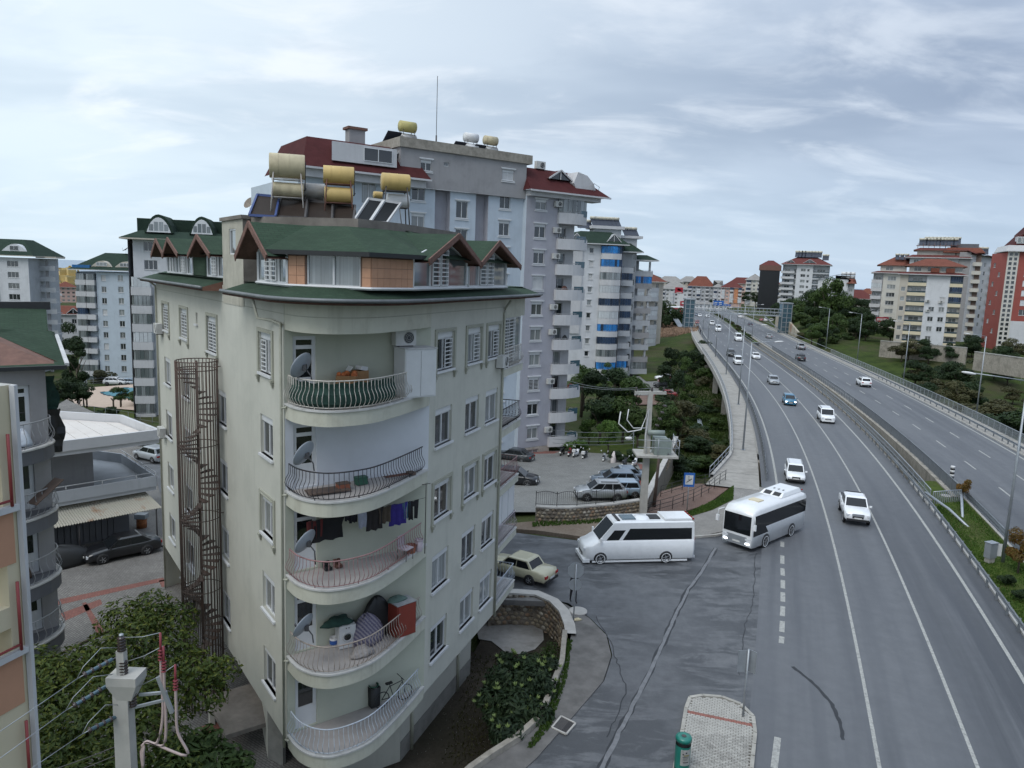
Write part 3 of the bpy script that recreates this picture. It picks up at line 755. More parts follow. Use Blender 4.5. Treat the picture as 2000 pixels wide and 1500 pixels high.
M('wood_red',(.15,.075,.055),.75,.2,4,grime=.5,gcol=(.05,.03,.025),gscale=2)
M('soffit',(.17,.085,.06),.8,.2,3,grime=.5,gcol=(.06,.04,.03))
M('black_edge',(.018,.02,.022),.6,.2,3)
M('gutter',(.15,.16,.165),.5,.15,3,metal=.3,grime=.4)
M('pipe_cream',(.40,.40,.33),.6,.1,3,grime=.4,gcol=(.18,.18,.12))
M('coping',(.50,.495,.48),.7,.08,3,grime=.5,gcol=(.2,.2,.18),gscale=2)
M('balc_floor',(.36,.335,.32),.8,.1,2,grime=.35,gcol=(.2,.19,.18))
M('tile_peach',(.50,.27,.165),.5,.07,5,rnd=.06,grime=.12);M('grout',(.16,.10,.075),.9)
M('concrete_and_shade',(.19,.17,.15),.95,.25,1.5,grime=.6,gcol=(.08,.07,.06),streak=.5,bump=.3)
M('stair_box',(.42,.40,.335),.9,.12,1.5,grime=.5,gcol=(.2,.19,.15),gscale=1.3,streak=.8,bump=.3)
for nm,c in(('rail_white',(.55,.52,.47)),('rail_black',(.018,.019,.024)),('rail_pink',(.30,.165,.165)),('rail_beige',(.33,.28,.24)),('rail_blue',(.47,.52,.58)),('rail_lilac',(.42,.37,.41)),('rail_grey',(.30,.31,.32))):
 M(nm,c,.5,.12,4,grime=.35,gcol=(.16,.08,.05),gscale=3)
BAL={}
def baluster(mat,h=.92,belly=.15):
 k=(mat,h,belly)
 if k not in BAL:
  mb=MB();pr=[(0,0.0),(.03,.05),(belly*.75,.16),(belly,.27),(belly*.8,.38),(.02,.55),(0,.66),(0,h)]
  mb.tube([(0,-x,z)for x,z in pr],.012,5);BAL[k]=mb.mesh('baluster',MATS[mat])
 return BAL[k]
def balustrade(parent,P,z,mat,h=.95,step=.17,joined=False,name='railing',belly=.15):
 P=[Vector((p[0],p[1]))for p in P];mb=MB()
 mb.tube([v3(p,z+h)for p in P],.024,6);mb.tube([v3(p,z+.06)for p in P],.016,5)
 for p,d in evenly(P,1.5):mb.tube([v3(p,z-.02),v3(p,z+.06)],.02,5)
 ev=evenly(P,step)
 if joined:
  src=MB();pr=[(0,0),(.03,.05),(belly,.22),(belly*.8,.36),(0,.6),(0,h-.03)]
  for p,d in ev:
   n=Vector((d.y,-d.x));mb.tube([(p.x+n.x*x,p.y+n.y*x,z+.04+zz)for x,zz in pr],.012,4)
  return mb.wb(name,MATS[mat],parent)
 o=mb.wb(name,MATS[mat],parent)
 me=baluster(mat,h-.03,belly)
 for p,d in ev:put('baluster',me,o,mw=Matrix.Translation((p.x,p.y,z+.04))@Matrix.Rotation(math.atan2(d.y,d.x),4,'Z'))
 return o
A=Vector((-7.55,24.35));UL=Vector((-.579,.815));B=Vector((-3.11,27.8));UR=Vector((.334,.943));UF=(B-A).normalized()
NLi=Vector((.815,.579));NR=Vector((.943,-.334));NFo=Vector((UF.y,-UF.x))
C_=A+UL*22.3;D=B+UR*7.85;E_=D+Vector((.263,.965))*3.45
Di=D-NR*1.9;Ei=E_-NR*1.9
F1=[1.47+3*k for k in range(5)]
main=Bld('apartment_building','cream six storey apartment building with curved front balconies and green shingled attic roof',(A.x,A.y,-1.8),[MATS['cream'],MATS['cream_inner'],MATS['white_wall'],MATS['cream_band'],MATS['plinth'],MATS['stair_box'],MATS['concrete_and_shade']])
G_=Di+Vector((-5.2,10.5));H_=C_+Vector((5,6))
Ll=22.3
def lw(s):return Ll-s
lwins=[]
for k,z in enumerate(F1):
 top=k==4
 lwins+=[(lw(2.02),z+.72,1.42,1.46,'bgl' if top else 'b',1),(lw(15.2),z+.78,1.6,1.48,'bG' if top else 'b',1),(lw(19.75),z+.8,1.6,1.48,'bG' if top else 'b',1)]
 if top:lwins.append((lw(9.6),z+.68,1.7,1.56,'bG',1,'glass_curtain'))
 else:lwins.append((lw(8.2),z+.72,1.4,1.46,'b',1))
 lwins.append((lw(12.45),z+1.7,.36,.52,'1',1))
main.face(C_,A,1.1,17.12,0,lwins,.18)
rw=[]
for k,z in enumerate(F1):
 for j,(s,w)in enumerate(((1.32,1.56),(4.26,1.52),(6.58,1.54))):
  typ='bgr' if k==4 else 'b'
  rw.append((s,z+.70,w,1.5,typ,1,'glass_warm' if(k,j)==(2,0)else 'glass'))
main.face(B,D,1.1,17.12,0,rw,.18)
main.face(G_,H_,-1.8,19.0,0);main.face(H_,C_,-1.8,17.12,0);main.face(Di,G_,-1.8,17.12,0)
for k,z in enumerate(F1):
 main.face(D,Di,z,z+2.5,0)
 main.face(Di,Ei,z,z+2.5,1,[(1.8,z+.05,1.5,2.1,'2',0,'glass_curtain')])
cols={0:1,1:1,2:1,3:2,4:1}
for k,z in enumerate(F1):
 main.face(A,B,z-.45,z+2.55 if k<4 else z+2.6,cols[k],[(.70,z+.02,.82,2.2,'1td',0,'glass_dark')],.14)
main.face(A,B,15.9,17.12,3)
bi=[A+NLi*1.6+UL*.6,B-NR*.75-UR*.5,D-NR*.75-UR*1.1]
mb=MB()
mb.poly([v3(p,1.1)for p in(C_,A,B,D,E_,Ei,G_,H_)][::-1]);mb.wb('soffit',MATS['cream_band'],main.t)
Lb0=C_+NLi*1.4
main.face(Lb0,A+NLi*1.4+UL*9.2,-1.8,1.1,0);main.face(A+NLi*1.4+UL*9.2,A+UL*3.2+NLi*.25,-1.8,1.1,0)
main.face(A+UL*3.2+NLi*.25,bi[0],-2.6,1.1,4,[(1.6,-2.0,1.6,2.7,None)])
main.face(bi[0],bi[1],-2.6,1.1,0);main.face(bi[1],bi[2],-.9,1.1,0);main.face(bi[1]+NR*.01,bi[2]+NR*.01,-2.6,-.9,4);main.face(bi[2],G_,-1.8,1.1,0)
for t_,off in((.9,.06),(5.6,.06)):
 mb=MB();p=pt(bi[1],UR,t_,off);mb.tube([v3(p,-1.8),v3(p,1.1)],.075,8);mb.wb('drainpipe',MATS['pipe_cream'],main.t)
main.done()
def surround(p0,u,s,z,w,h):
 mb=MB()
 a,b,d=s-w/2-.19,s+w/2+.19,Vector((u.y,-u.x))
 def bx(s0,s1,z0,z1,n):
  P=[pt(p0,u,s0,.003),pt(p0,u,s1,.003),pt(p0,u,s1,n),pt(p0,u,s0,n)];mb.prism([tuple(q)for q in P][::-1],z0,z1)
 bx(a,a+.17,z-.12,z+h+.13,.05);bx(b-.17,b,z-.12,z+h+.13,.05);bx(a+.17,b-.17,z+h+.01,z+h+.13,.052);bx(a+.172,b-.172,z+h+.005,z+h+.04,.08)
 for q in(a,b-.17):
  bx(q-.02,q+.19,z-.20,z-.12,.12);bx(q+.02,q+.15,z-.30,z-.20,.09);bx(q+.05,q+.12,z-.40,z-.30,.06)
 mb.wb('window_surround',MATS['trim_olive'],main.t)
for k in(2,4):
 z=F1[k]
 for s,w in((1.32,1.56),(4.26,1.52),(6.58,1.54)):surround(B,UR,s,z+.70,w,1.5)
 surround(C_,-UL,lw(2.02),z+.72,1.42,1.46)
 if k==4:
  for s in(15.2,19.75,9.6):surround(C_,-UL,lw(s),z+.74,1.62,1.5)
OUT=smooth([A+Vector((.02,-.02)),(-7.06,23.72),(-6.62,23.38),(-6.2,23.22),(-5.7,23.22),(-5.03,23.6),(-4.42,24.3),(-3.80,25.75),B+Vector((0,-.06))],4)
OUT=[Vector((p[0],p[1]))for p in OUT]
def slab(P,z,t,name,par,mat='cream_band'):
 mb=MB();mb.prism([tuple(p)for p in P],z-t,z-.045);
 return mb.wb(name,MATS[mat],par)
railm=['rail_blue','rail_beige','rail_pink','rail_black','rail_white']
for k,z in enumerate(F1):
 o=slab(OUT+[B-UF*.02,A+UF*.02],z,.52,'balcony',main.t)
 mb=MB();a=offs(OUT,.045);b=offs(OUT,-.15)
 n=len(a)
 for i in range(n-1):
  mb._add([v3(a[i],z-.05),v3(a[i+1],z-.05),v3(b[i+1],z-.05),v3(b[i],z-.05),v3(a[i],z+.01),v3(a[i+1],z+.01),v3(b[i+1],z+.01),v3(b[i],z+.01)],[(4,5,6,7),(0,1,5,4),(2,3,7,6),(3,2,1,0)])
 mb.wb('coping',MATS['coping'],o)
 mb=MB();mb.poly([v3(p,z-.035)for p in offs(OUT,-.14)]);mb.wb('floor_tiles',MATS['balc_floor'],o)
 balustrade(main.t,offs(OUT,-.06)[1:-1],z+.02,railm[k],.93,.165)
mb=MB();mb.prism([tuple(p)for p in OUT+[B-UF*.02,A+UF*.02]],15.92,17.1);mb.wb('top_band',MATS['cream_band'],main.t)
mb=MB();P=offs(OUT,.012);mb.strip([v3(p,16.42)for p in P],[v3(p,16.45)for p in P]);mb.wb('shadow_gap',MATS['trim_olive'],main.t)
for p0,p1 in((C_,A),(B,D)):
 mb=MB();u=(p1-p0).normalized();mb.poly([v3(pt(p0,u,0,.008),16.42),v3(pt(p0,u,(p1-p0).length,.008),16.42),v3(pt(p0,u,(p1-p0).length,.008),16.45),v3(pt(p0,u,0,.008),16.45)]);mb.wb('shadow_gap',MATS['trim_olive'],main.t)
rc=['rail_blue','rail_lilac','rail_pink','rail_black','rail_white']
EO=E_+Vector((.1,.1))
for k,z in enumerate(F1):
 P=[D,EO,Ei+Vector((.1,.1)),Di]
 o=slab(P,z,.42,'balcony',main.t)
 mb=MB();mb.prism([tuple(p)for p in offc(P,.03)],z-.05,z);mb.wb('coping',MATS['coping'],o)
 mb=MB();mb.poly([v3(p,z+.004)for p in offc(P,-.14)]);mb.wb('floor_tiles',MATS['balc_floor'],o)
 q=offs([D,EO,Ei],-.07)
 balustrade(main.t,q,z+.01,rc[k],.93,.17)
mb=MB();mb.prism([tuple(p)for p in(D,EO,Ei,Di)],15.9,17.1);mb.wb('top_band',MATS['cream_band'],main.t)
rz=math.atan2((EO-D).y,(EO-D).x);q=pt(D,(EO-D).normalized(),1.15,-.12)
window(main.t,(q.x,q.y,F1[4]+.05),rz,2.2,2.35,'G',.1,trim=0,glass='glass_curtain',name='balcony_glazing')
q=pt(D,(EO-D).normalized(),2.85,-.12);window(main.t,(q.x,q.y,F1[4]+.05),rz,1.1,2.35,'1',.1,trim=0,glass='glass_curtain',name='balcony_glazing')
for j in range(3):
 q=pt(D,(EO-D).normalized(),.65+j*1.08,-.14);mb=MB();mb.box(-.53,.0,0,.53,.04,1.62);mb.box(-.53,-.02,0,-.49,0,1.62);mb.box(.49,-.02,0,.53,0,1.62)
 put('balcony_panel',mb.mesh('balcony_panel',MATS['pvc']),main.t,mw=basis((q.x,q.y,F1[1]+.93),rz))
def pipe(P,r=.05,par=None,mat='pipe_cream',name='drainpipe'):
 mb=MB();mb.tube(P,r,8);return mb.wb(name,MATS[mat],par or main.t)
q=A+Vector((-.10,-.06))
pipe([v3(A-NLi*.62+UL*1.45,17.0),v3(A-NLi*.45+UL*1.4,16.2),v3(A-NLi*.1+UL*1.0,16.15),v3(q,16.1),v3(q,15.9),v3(q,1.0)])
for z in F1:pipe([v3(q,z-.18),v3(q+Vector((.22,-.16)),z-.10)],.035)
q=D+NR*.07-UR*.1;pipe([v3(D+NR*.35-UR*.1,16.75),v3(q,16.35),v3(q,16.2),v3(q,1.0)],.055)
q=C_-NLi*.07-UL*.15;pipe([v3(q-NLi*.5,17.0),v3(q,16.6),v3(q,16.4),v3(q,-1.5)])
def skirt(P,ov,z0,z1,inn,name='eaves_roof'):
 o_=offs(P,ov);i_=offs(P,-inn);mb=MB()
 mb.strip([v3(p,z1)for p in i_],[v3(p,z0)for p in o_],0)
 mb.strip([v3(p,z0-.16)for p in o_],[v3(p,z0)for p in o_],2);mb.strip([v3(p,z0)for p in o_],[v3(p,z0-.16)for p in o_],2)
 mb.strip([v3(p,z0-.14)for p in P],[v3(p,z0-.15)for p in o_],1);mb.strip([v3(p,z0-.15)for p in o_],[v3(p,z0-.14)for p in P],1)
 for q in(0,-1):mb.poly([v3(o_[q],z0-.15),v3(o_[q],z0),v3(i_[q],z1),v3(P[q],z0-.15)],1)
 r=mb.wb(name,[MATS['shingle_green'],MATS['soffit'],MATS['wood_red']],main.t)
 mb=MB();g=offs(P,ov+.06);mb.tube([v3(p,z0-.02)for p in g],.065,8);mb.wb('gutter',MATS['gutter'],main.t);return r
front=[pt(A,UL,4.6)]+[pt(A,UL,1.2)]+OUT[1:-2]+[B+UR*.2,B+UR*4,D,E_+Vector((.15,.5))]
skirt(front,.78,17.02,17.36,.28)
skirt([C_+UL*.3,pt(A,UL,7.7)],.78,17.02,17.42,.55)
mb=MB();e0=E_+Vector((.15,.5));mb.poly([v3(p,17.36)for p in(e0,D-NR*.3,B-NR*.3,A+UF*.3+NLi*.3,pt(A,UL,4.6,-.0),C_,H_,G_)],0);mb.wb('attic_floor',MATS['shingle_green'],main.t)
Q=Vector((-3.45,25.1));UQ=Vector((.287,.957)).normalized();P1_=Vector((-7.45,24.42));P2_=Vector((-4.55,23.55));UP=(P2_-P1_).normalized()
ZS,ZE=17.36,18.5
at=MB()
wall(at,P1_,P2_,ZS,ZE,[(1.68,ZS+.03,1.95,1.02)],.12);wall(at,P2_,Q,ZS,ZE)
at.wb('attic_wall',MATS['grout'],main.t)
rz=math.atan2(UP.y,UP.x)
o=window(main.t,(*pt(P1_,UP,1.68),ZS+.03),rz,1.95,1.02,'2',.12,trim=0,glass='glass_curtain',name='sliding_window')
def tiles(p0,p1,s0,s1,z0,z1,w=.285,h=.31):
 u=(p1-p0).normalized();rz_=math.atan2(u.y,u.x);n=max(1,round((s1-s0)/w));m=round((z1-z0)/h);tw=(s1-s0)/n;th_=(z1-z0)/m
 mb=MB();mb.box(-tw/2+.006,-.018,.006,tw/2-.006,0,th_-.006);me=mb.mesh('tile',MATS['tile_peach'])
 for i in range(n):
  for j in range(m):q=pt(p0,u,s0+tw*(i+.5));put('tile',me,main.t,mw=basis((q.x,q.y,z0+th_*j),rz_))
tiles(P1_,P2_,.05,.66,ZS+.03,ZS+.97);tiles(P1_,P2_,2.72,(P2_-P1_).length,ZS+.03,ZS+.97);tiles(P2_,Q,0,(Q-P2_).length,ZS+.03,ZS+.97)
mb=MB();P=offs([pt(P1_,UL,3.2),P1_,P2_,Q,pt(Q,UQ,10.4)],.07);mb.tube([v3(p,ZS+.01)for p in P],.05,4,sm=False);mb.wb('attic_sill',MATS['pvc'],main.t)
def glazed(p0,u,s0,s1,apex,za,bars,grille,fz=ZS+.05,name='dormer_window',gl='glass_curtain'):
 """gabled window front: glass with white mullions, following the gable"""
 L_=s1-s0;ze=ZE-.02
 def top(s):return min(ze+(za-ze)*(1-abs(s-apex)/((apex-s0)if s<apex else(s1-apex))),za-.08)-.06
 g=MB();ss=[s0,apex,s1]
 P=[v3(pt(p0,u,s0,-.03),fz),v3(pt(p0,u,s1,-.03),fz),v3(pt(p0,u,s1,-.03),top(s1)),v3(pt(p0,u,apex,-.03),top(apex)),v3(pt(p0,u,s0,-.03),top(s0))]
 g._add(P,[(0,1,2,3,4)],0,False)
 f=MB()
 for s in[s0+.03,s1-.03]+bars:f.bar(v3(pt(p0,u,s,.0),fz),v3(pt(p0,u,s,.0),top(s)),.07,.07)
 f.bar(v3(pt(p0,u,s0),fz+.02),v3(pt(p0,u,s1),fz+.02),.07,.08)
 f.bar(v3(pt(p0,u,s0),top(s0)),v3(pt(p0,u,apex),top(apex)),.06,.06);f.bar(v3(pt(p0,u,apex),top(apex)),v3(pt(p0,u,s1),top(s1)),.06,.06)
 if grille:
  a,b=grille;zt=min(top(a),top(b))-.02;m_=(a+b)/2
  f.bar(v3(pt(p0,u,a,.01),zt),v3(pt(p0,u,b,.01),zt),.06,.05);f.bar(v3(pt(p0,u,m_,.03),fz),v3(pt(p0,u,m_,.03),zt),.06,.06)
  for x0,x1 in((a+.08,m_-.07),(m_+.07,b-.08)):
   f.bar(v3(pt(p0,u,x0,.08),fz+.08),v3(pt(p0,u,x0,.08),zt-.05),.04,.03);f.bar(v3(pt(p0,u,x1,.08),fz+.08),v3(pt(p0,u,x1,.08),zt-.05),.04,.03)
   k=8
   for i in range(k+1):z=fz+.09+(zt-fz-.15)*i/k;f.bar(v3(pt(p0,u,x0,.085),z),v3(pt(p0,u,x1,.085),z),.03,.035)
 o=f.wb(name,MATS['pvc'],main.t);g.wb('pane',MATS[gl],o);return o
def gable(p0,u,s0,s1,apex,za,out=.62,back=3.0,name='dormer_roof'):
 """small gabled roof whose ridge runs into the main roof"""
 ze=ZE-.05;mb=MB();e=.28
 sl0,sl1=s0-e,s1+e
 zl=lambda s:ze+(za-ze)*(1-abs(s-apex)/((apex-s0)if s<apex else(s1-apex)))
 f0,f1,fa=v3(pt(p0,u,sl0,out),zl(sl0)),v3(pt(p0,u,sl1,out),zl(sl1)),v3(pt(p0,u,apex,out),za)
 b0,b1,ba=v3(pt(p0,u,sl0,-back),zl(sl0)),v3(pt(p0,u,sl1,-back),zl(sl1)),v3(pt(p0,u,apex,-back),za)
 mb._add([f0,fa,ba,b0],[(0,1,2,3)],0,False);mb._add([fa,f1,b1,ba],[(0,1,2,3)],0,False)
 dn=Vector((0,0,-.09))
 mb._add([f0+dn,fa+dn,ba+dn,b0+dn],[(3,2,1,0)],1,False);mb._add([fa+dn,f1+dn,b1+dn,ba+dn],[(3,2,1,0)],1,False)
 o=mb.wb(name,[MATS['shingle_green'],MATS['wood_red']],main.t)
 fb=MB();up_=Vector((0,0,-.05));fb.bar(f0+up_,fa+up_,.05,.19);fb.bar(fa+up_,f1+up_,.05,.19)
 for a,b in((f0,fa),(fa,f1)):
  n=int((b-a).length/.11)
  for i in range(n):
   q=a.lerp(b,(i+.5)/n)+Vector((0,0,-.17));fb.obox(q,(.05,.03,.05),math.atan2(u.y,u.x),ry=PI/4)
 fb.wb('barge_board',MATS['wood_red'],o)
 return o
mU=-UL
dl=lambda s:3.2-s
DL0=pt(P1_,UL,3.2)
glazed(DL0,mU,0,3.2,1.45,19.28,[1.0,2.35],(1.0,2.35))
gable(DL0,mU,-.1,3.0,1.35,19.42,.7,2.6)
glazed(Q,UQ,0,5.15,2.75,19.25,[1.45,3.05],(1.45,3.05));gable(Q,UQ,.35,5.1,2.8,19.36,.55,3.2)
glazed(Q,UQ,5.35,10.4,7.5,19.25,[6.55,8.4],(6.55,8.4));gable(Q,UQ,5.5,10.7,7.6,19.36,.55,3.0)
RD=pt(A,UL,20.2,.25)
mb=MB();mb.box(0,0,0,1,1,1)
glazed(RD,mU,0,3.0,1.1,19.0,[.8,1.5,2.3],None);glazed(RD,mU,3.0,6.1,4.3,19.0,[3.8,4.9],(3.8,4.9));gable(RD,mU,-.1,2.8,1.1,19.14,.75,3.2);gable(RD,mU,3.0,6.2,4.2,19.14,.75,3.2)
glazed(RD,mU,9.0,12.4,10.5,19.0,[10.0,10.9],(10.0,10.9));gable(RD,mU,8.9,12.3,10.4,19.16,.75,3.2)
mb=MB();mb.poly([v3(pt(RD,mU,6.15),17.4),v3(pt(RD,mU,9.0),17.4),v3(pt(RD,mU,9.0,0),18.5),v3(pt(RD,mU,6.15,0),18.5)]);mb.wb('attic_wall',MATS['shingle_green'],main.t)
mb=MB();mb.poly([v3(pt(RD,mU,-.2,.3),18.35),v3(pt(RD,mU,12.6,.3),18.35),v3(pt(RD,mU,12.6,-2.6),19.25),v3(pt(RD,mU,-.2,-2.6),19.25)]);mb.wb('attic_roof',MATS['shingle_green'],main.t)
ft=[pt(P1_,-UP,.55,-.35),P2_+Vector((.02,-.42)),Q+Vector((.28,-.30)),pt(Q,UQ,1.2,.25)]
bk=[Vector((-9.0,27.2)),Vector((-5.9,26.2)),Vector((-4.9,27.3)),pt(Q,UQ,3.6,-1.6)]
mb=MB();mb.strip([v3(p,19.42)for p in bk],[v3(p,ZE)for p in ft],0);mb.strip([v3(p,ZE)for p in ft],[v3(p,ZE-.14)for p in ft],1)
q=offs(ft,-.5);mb.strip([v3(p,ZE-.14)for p in q],[v3(p,ZE-.13)for p in ft],1)
mb.strip([v3(pt(Q,UQ,3,-1.6),19.45),v3(pt(Q,UQ,10.6,-1.6),19.3)],[v3(pt(Q,UQ,2.4,.3),ZE-.05),v3(pt(Q,UQ,10.6,.3),ZE-.05)],0)
mb.strip([v3(pt(Q,UQ,3,-5.6),20.0),v3(pt(Q,UQ,8.6,-5.6),19.9)],[v3(pt(Q,UQ,3.3,-1.55),19.44),v3(pt(Q,UQ,10.3,-1.55),19.28)],0)
mb.wb('attic_roof',[MATS['shingle_green'],MATS['black_edge']],main.t)
slabP=[(-9.9,28.1),(-9.1,27.3),(-5.6,26.55),(-4.4,28.4),(-2.6,33.5),(-8.5,38),(-11.5,34)]
mb=MB();mb.prism(slabP,19.36,19.72);mb.wb('roof_slab',MATS['concrete_and_shade'],main.t)
mb=MB();mb.prism(offc(slabP,-.45),17.36,19.36);mb.wb('roof_core',MATS['concrete_and_shade'],main.t)
s0,s1=4.55,7.5
tw=[pt(A,UL,s1,-.02),pt(A,UL,s0,-.02),pt(A,UL,s0,2.3),pt(A,UL,s1,2.3)]
mb=MB();wall(mb,tw[0],tw[1],16.4,19.66,[(1.5,18.35,.95,.98)],.1,0);wall(mb,tw[1],tw[2],17.0,19.66,(),.1,1);wall(mb,tw[2],tw[3],17,19.66,(),.1,1);wall(mb,tw[3],tw[0],17,19.66,(),.1,1)  # front wall pale as lit; the other walls' darker colour is painted shade
mb.prism([tuple(p)for p in offc(tw,.08)],19.66,19.80,1);mb.wb('stair_tower',[MATS['stair_box'],MATS['concrete_and_shade']],main.t)
window(main.t,(*pt(tw[0],-UL,1.5),18.35),math.atan2(-UL.y,-UL.x),.95,.98,'1',.1,trim=0,glass='glass_curtain')
mb=MB();P=[pt(A,UL,7.0,.8),pt(A,UL,3.8,.8),pt(A,UL,3.8,-1.2),pt(A,UL,7.0,-1.2)];mb.prism([tuple(p)for p in P],-.5,-.32,0);mb.wb('canopy',MATS['concrete_and_shade'],main.t)
mb=MB();P=[pt(A,UL,6.9,-.95),pt(A,UL,6.6,-.95),pt(A,UL,6.6,-1.15),pt(A,UL,6.9,-1.15)];mb.prism([tuple(p)for p in P],-2,-.5);mb.wb('canopy_wall',MATS['cream'],main.t)
M('tank_cream',(.47,.41,.27),.6,.1,2,grime=.45,gcol=(.2,.15,.1),gscale=1.5,streak=.4);M('tank_yellow',(.50,.36,.13),.55,.08,2,grime=.3,gcol=(.25,.16,.08),streak=.3)
M('tank_grey',(.33,.335,.33),.5,.2,2,metal=.3,grime=.6,gcol=(.2,.14,.1));M('tank_white',(.62,.62,.62),.5,.06,2,grime=.2);M('tank_olive',(.42,.37,.14),.6,.1,2,grime=.3)
M('rusty',(.13,.06,.045),.8,.3,4);M('steel_white',(.42,.40,.38),.6,.12,4,grime=.4,gcol=(.2,.1,.06));M('steel_dark',(.06,.055,.055),.6,.2,4)
M('collector',(.028,.020,.016),.6,.1,2,spec=.15);M('collector_black',(.010,.012,.014),.5,.1,2,spec=.15);M('frame_blue',(.04,.07,.20),.5);M('frame_white',(.5,.5,.5),.5)
def tank(parent,c,ln,r,ang,mat,name='tank',tilt=0):
 mb=MB();mb.M=Matrix.Translation(c)@Matrix.Rotation(ang,4,'Z')@Matrix.Rotation(tilt,4,'Y')
 h=ln/2;mb.lathe([(.001,-h),(r*.97,-h),(r,-h+.03),(r,h-.03),(r*.97,h),(.001,h)],n=22,axis='X')
 for x in(-h*.5,h*.12):mb.lathe([(r+.004,x-.012),(r+.012,x),(r+.004,x+.012)],n=22,axis='X')
 return mb.wb(name,MATS[mat],parent)
def rods(parent,L_,mat,r=.02,name='strut'):
 for a,b in L_:
  mb=MB();mb.tube([a,b],r,5);mb.wb(name,MATS[mat],parent)
def heater(label,tanks,zb,mat,legr=.025,w=.75):
 """tanks: (px0, px1, pyc, dia_px, Y, ang, material)"""
 t0=tanks[0];Y=t0[4];c0=gy((t0[0]+t0[1])/2,t0[2],Y)
 t=thing('water_heater',label,'water tank',(c0.x,c0.y,zb),group='solar water tanks on the cream roof')
 tops=[]
 for(x0,x1,yc,dia,Yt,ang,m_)in tanks:
  c=gy((x0+x1)/2,yc,Yt);ln=(x1-x0)/FPX*Yt/max(.6,math.cos(ang));r=dia/FPX*Yt/2
  tank(t,c,ln,r,ang,m_);tops.append((c,ln,r,ang))
 c,ln,r,ang=tops[0];ax=Vector((math.cos(ang),math.sin(ang),0));sd=Vector((-ax.y,ax.x,0));seg=[]
 for sx in(-.38,.38):
  for sy in(-1,1):
   top=c+ax*ln*sx+sd*sy*r*.75+Vector((0,0,-r*.45));bot=Vector((top.x,top.y,zb))+ax*ln*sx*.25+sd*sy*.1
   seg.append((top,bot))
 rods(t,seg,mat,legr,'leg')
 for(c,ln,r,ang)in tops:
  z=c.z-r-.02
  for sy in(-1,1):rods(t,[(Vector((*(c+ax*ln*.45+sd*sy*r*.6).xy,z)),Vector((*(c-ax*ln*.45+sd*sy*r*.6).xy,z)))],mat,legr*.9,'crossbar')
 rods(t,[(c+ax*ln*.5,c+ax*(ln*.5+.1)+Vector((0,0,.1))),(tops[0][0]+ax*(tops[0][1]*.52)+Vector((0,0,.2)),tops[-1][0]+ax*(tops[-1][1]*.55))],'steel_dark',.018,'pipe')
 return t
ZR=19.72
heater('tallest cream solar tank on white stand, another cream tank below it',[(530,592,325,46,28.4,.28,'tank_cream'),(535,590,371,27,28.4,.28,'tank_cream')],ZR,'steel_white')
heater('grey galvanised tank between the cream and the yellow tanks',[(593,634,374,30,29.0,.28,'tank_grey')],ZR,'steel_dark')
heater('pair of yellow tanks stacked on a rusty red frame, middle of the cream roof',[(634,689,342,33,28.6,.25,'tank_yellow'),(636,687,381,29,28.6,.25,'tank_yellow')],ZR,'rusty')
heater('yellow tank on a dark frame above a white tank, at right of the cream roof',[(748,797,356,32,29.6,.35,'tank_yellow'),(758,797,392,25,29.9,.35,'tank_white')],ZR,'steel_dark')
heater('small yellow tank behind the white tank on the cream roof',[(731,746,381,13,31.5,.5,'tank_yellow')],ZR,'steel_dark',.015)
def panel(label,c0,c1,top0,top1,mat,fr,group='solar collectors leaning on the cream roof',name='solar_collector'):
 """c0,c1 lower corners; top0,top1 upper corners"""
 t=thing(name,label,'solar panel',tuple(c0),group=group)
 P=[c0,c1,top1,top0];n=(c1-c0).cross(top0-c0).normalized()*.05
 mb=MB();mb._add(P+[p-n for p in P],[(0,1,2,3),(7,6,5,4),(0,4,5,1),(1,5,6,2),(2,6,7,3),(3,7,4,0)],0,False);mb.wb('absorber',MATS[mat],t)
 mb=MB()
 for i in range(4):mb.bar(P[i]+n*.4,P[(i+1)%4]+n*.4,.07,.09)
 mb.wb('panel_frame',MATS[fr],t)
 rods(t,[(top0.lerp(c0,.1)-n,Vector((top0.x,top0.y+.3,c0.z))),(top1.lerp(c1,.1)-n,Vector((top1.x,top1.y+.3,c1.z)))],'steel_white',.02,'leg')
 return t
cl=[('blue framed brown collector at the left end of the cream roof',487,538,503,546),('brown collector under the tallest cream tank',540,596,549,600),('brown collector below the grey tank',598,648,602,650),('brown collector below the pair of yellow tanks',650,690,652,694)]
for i,(lb,a,b,c,d)in enumerate(cl):
 y0=421+(a-487)*.055;t0=381+i*6
 panel(lb,gy(a,y0,27.6),gy(b,y0+3,27.4),gy(c,t0,28.9),gy(d,t0+4,28.7),'collector','frame_blue' if i==0 else 'steel_dark')
panel('left of the two black collectors with white edges',gy(692,431,27.6),gy(722,434,27.8),gy(720,389,28.9),gy(749,393,29.1),'collector_black','frame_white')
panel('right of the two black collectors with white edges',gy(724,434,27.8),gy(756,436,28.0),gy(751,393,29.1),gy(783,398,29.3),'collector_black','frame_white')
M('ac_white',(.52,.52,.50),.5,.06,3,grime=.35);M('ac_fan',(.05,.055,.06),.6)
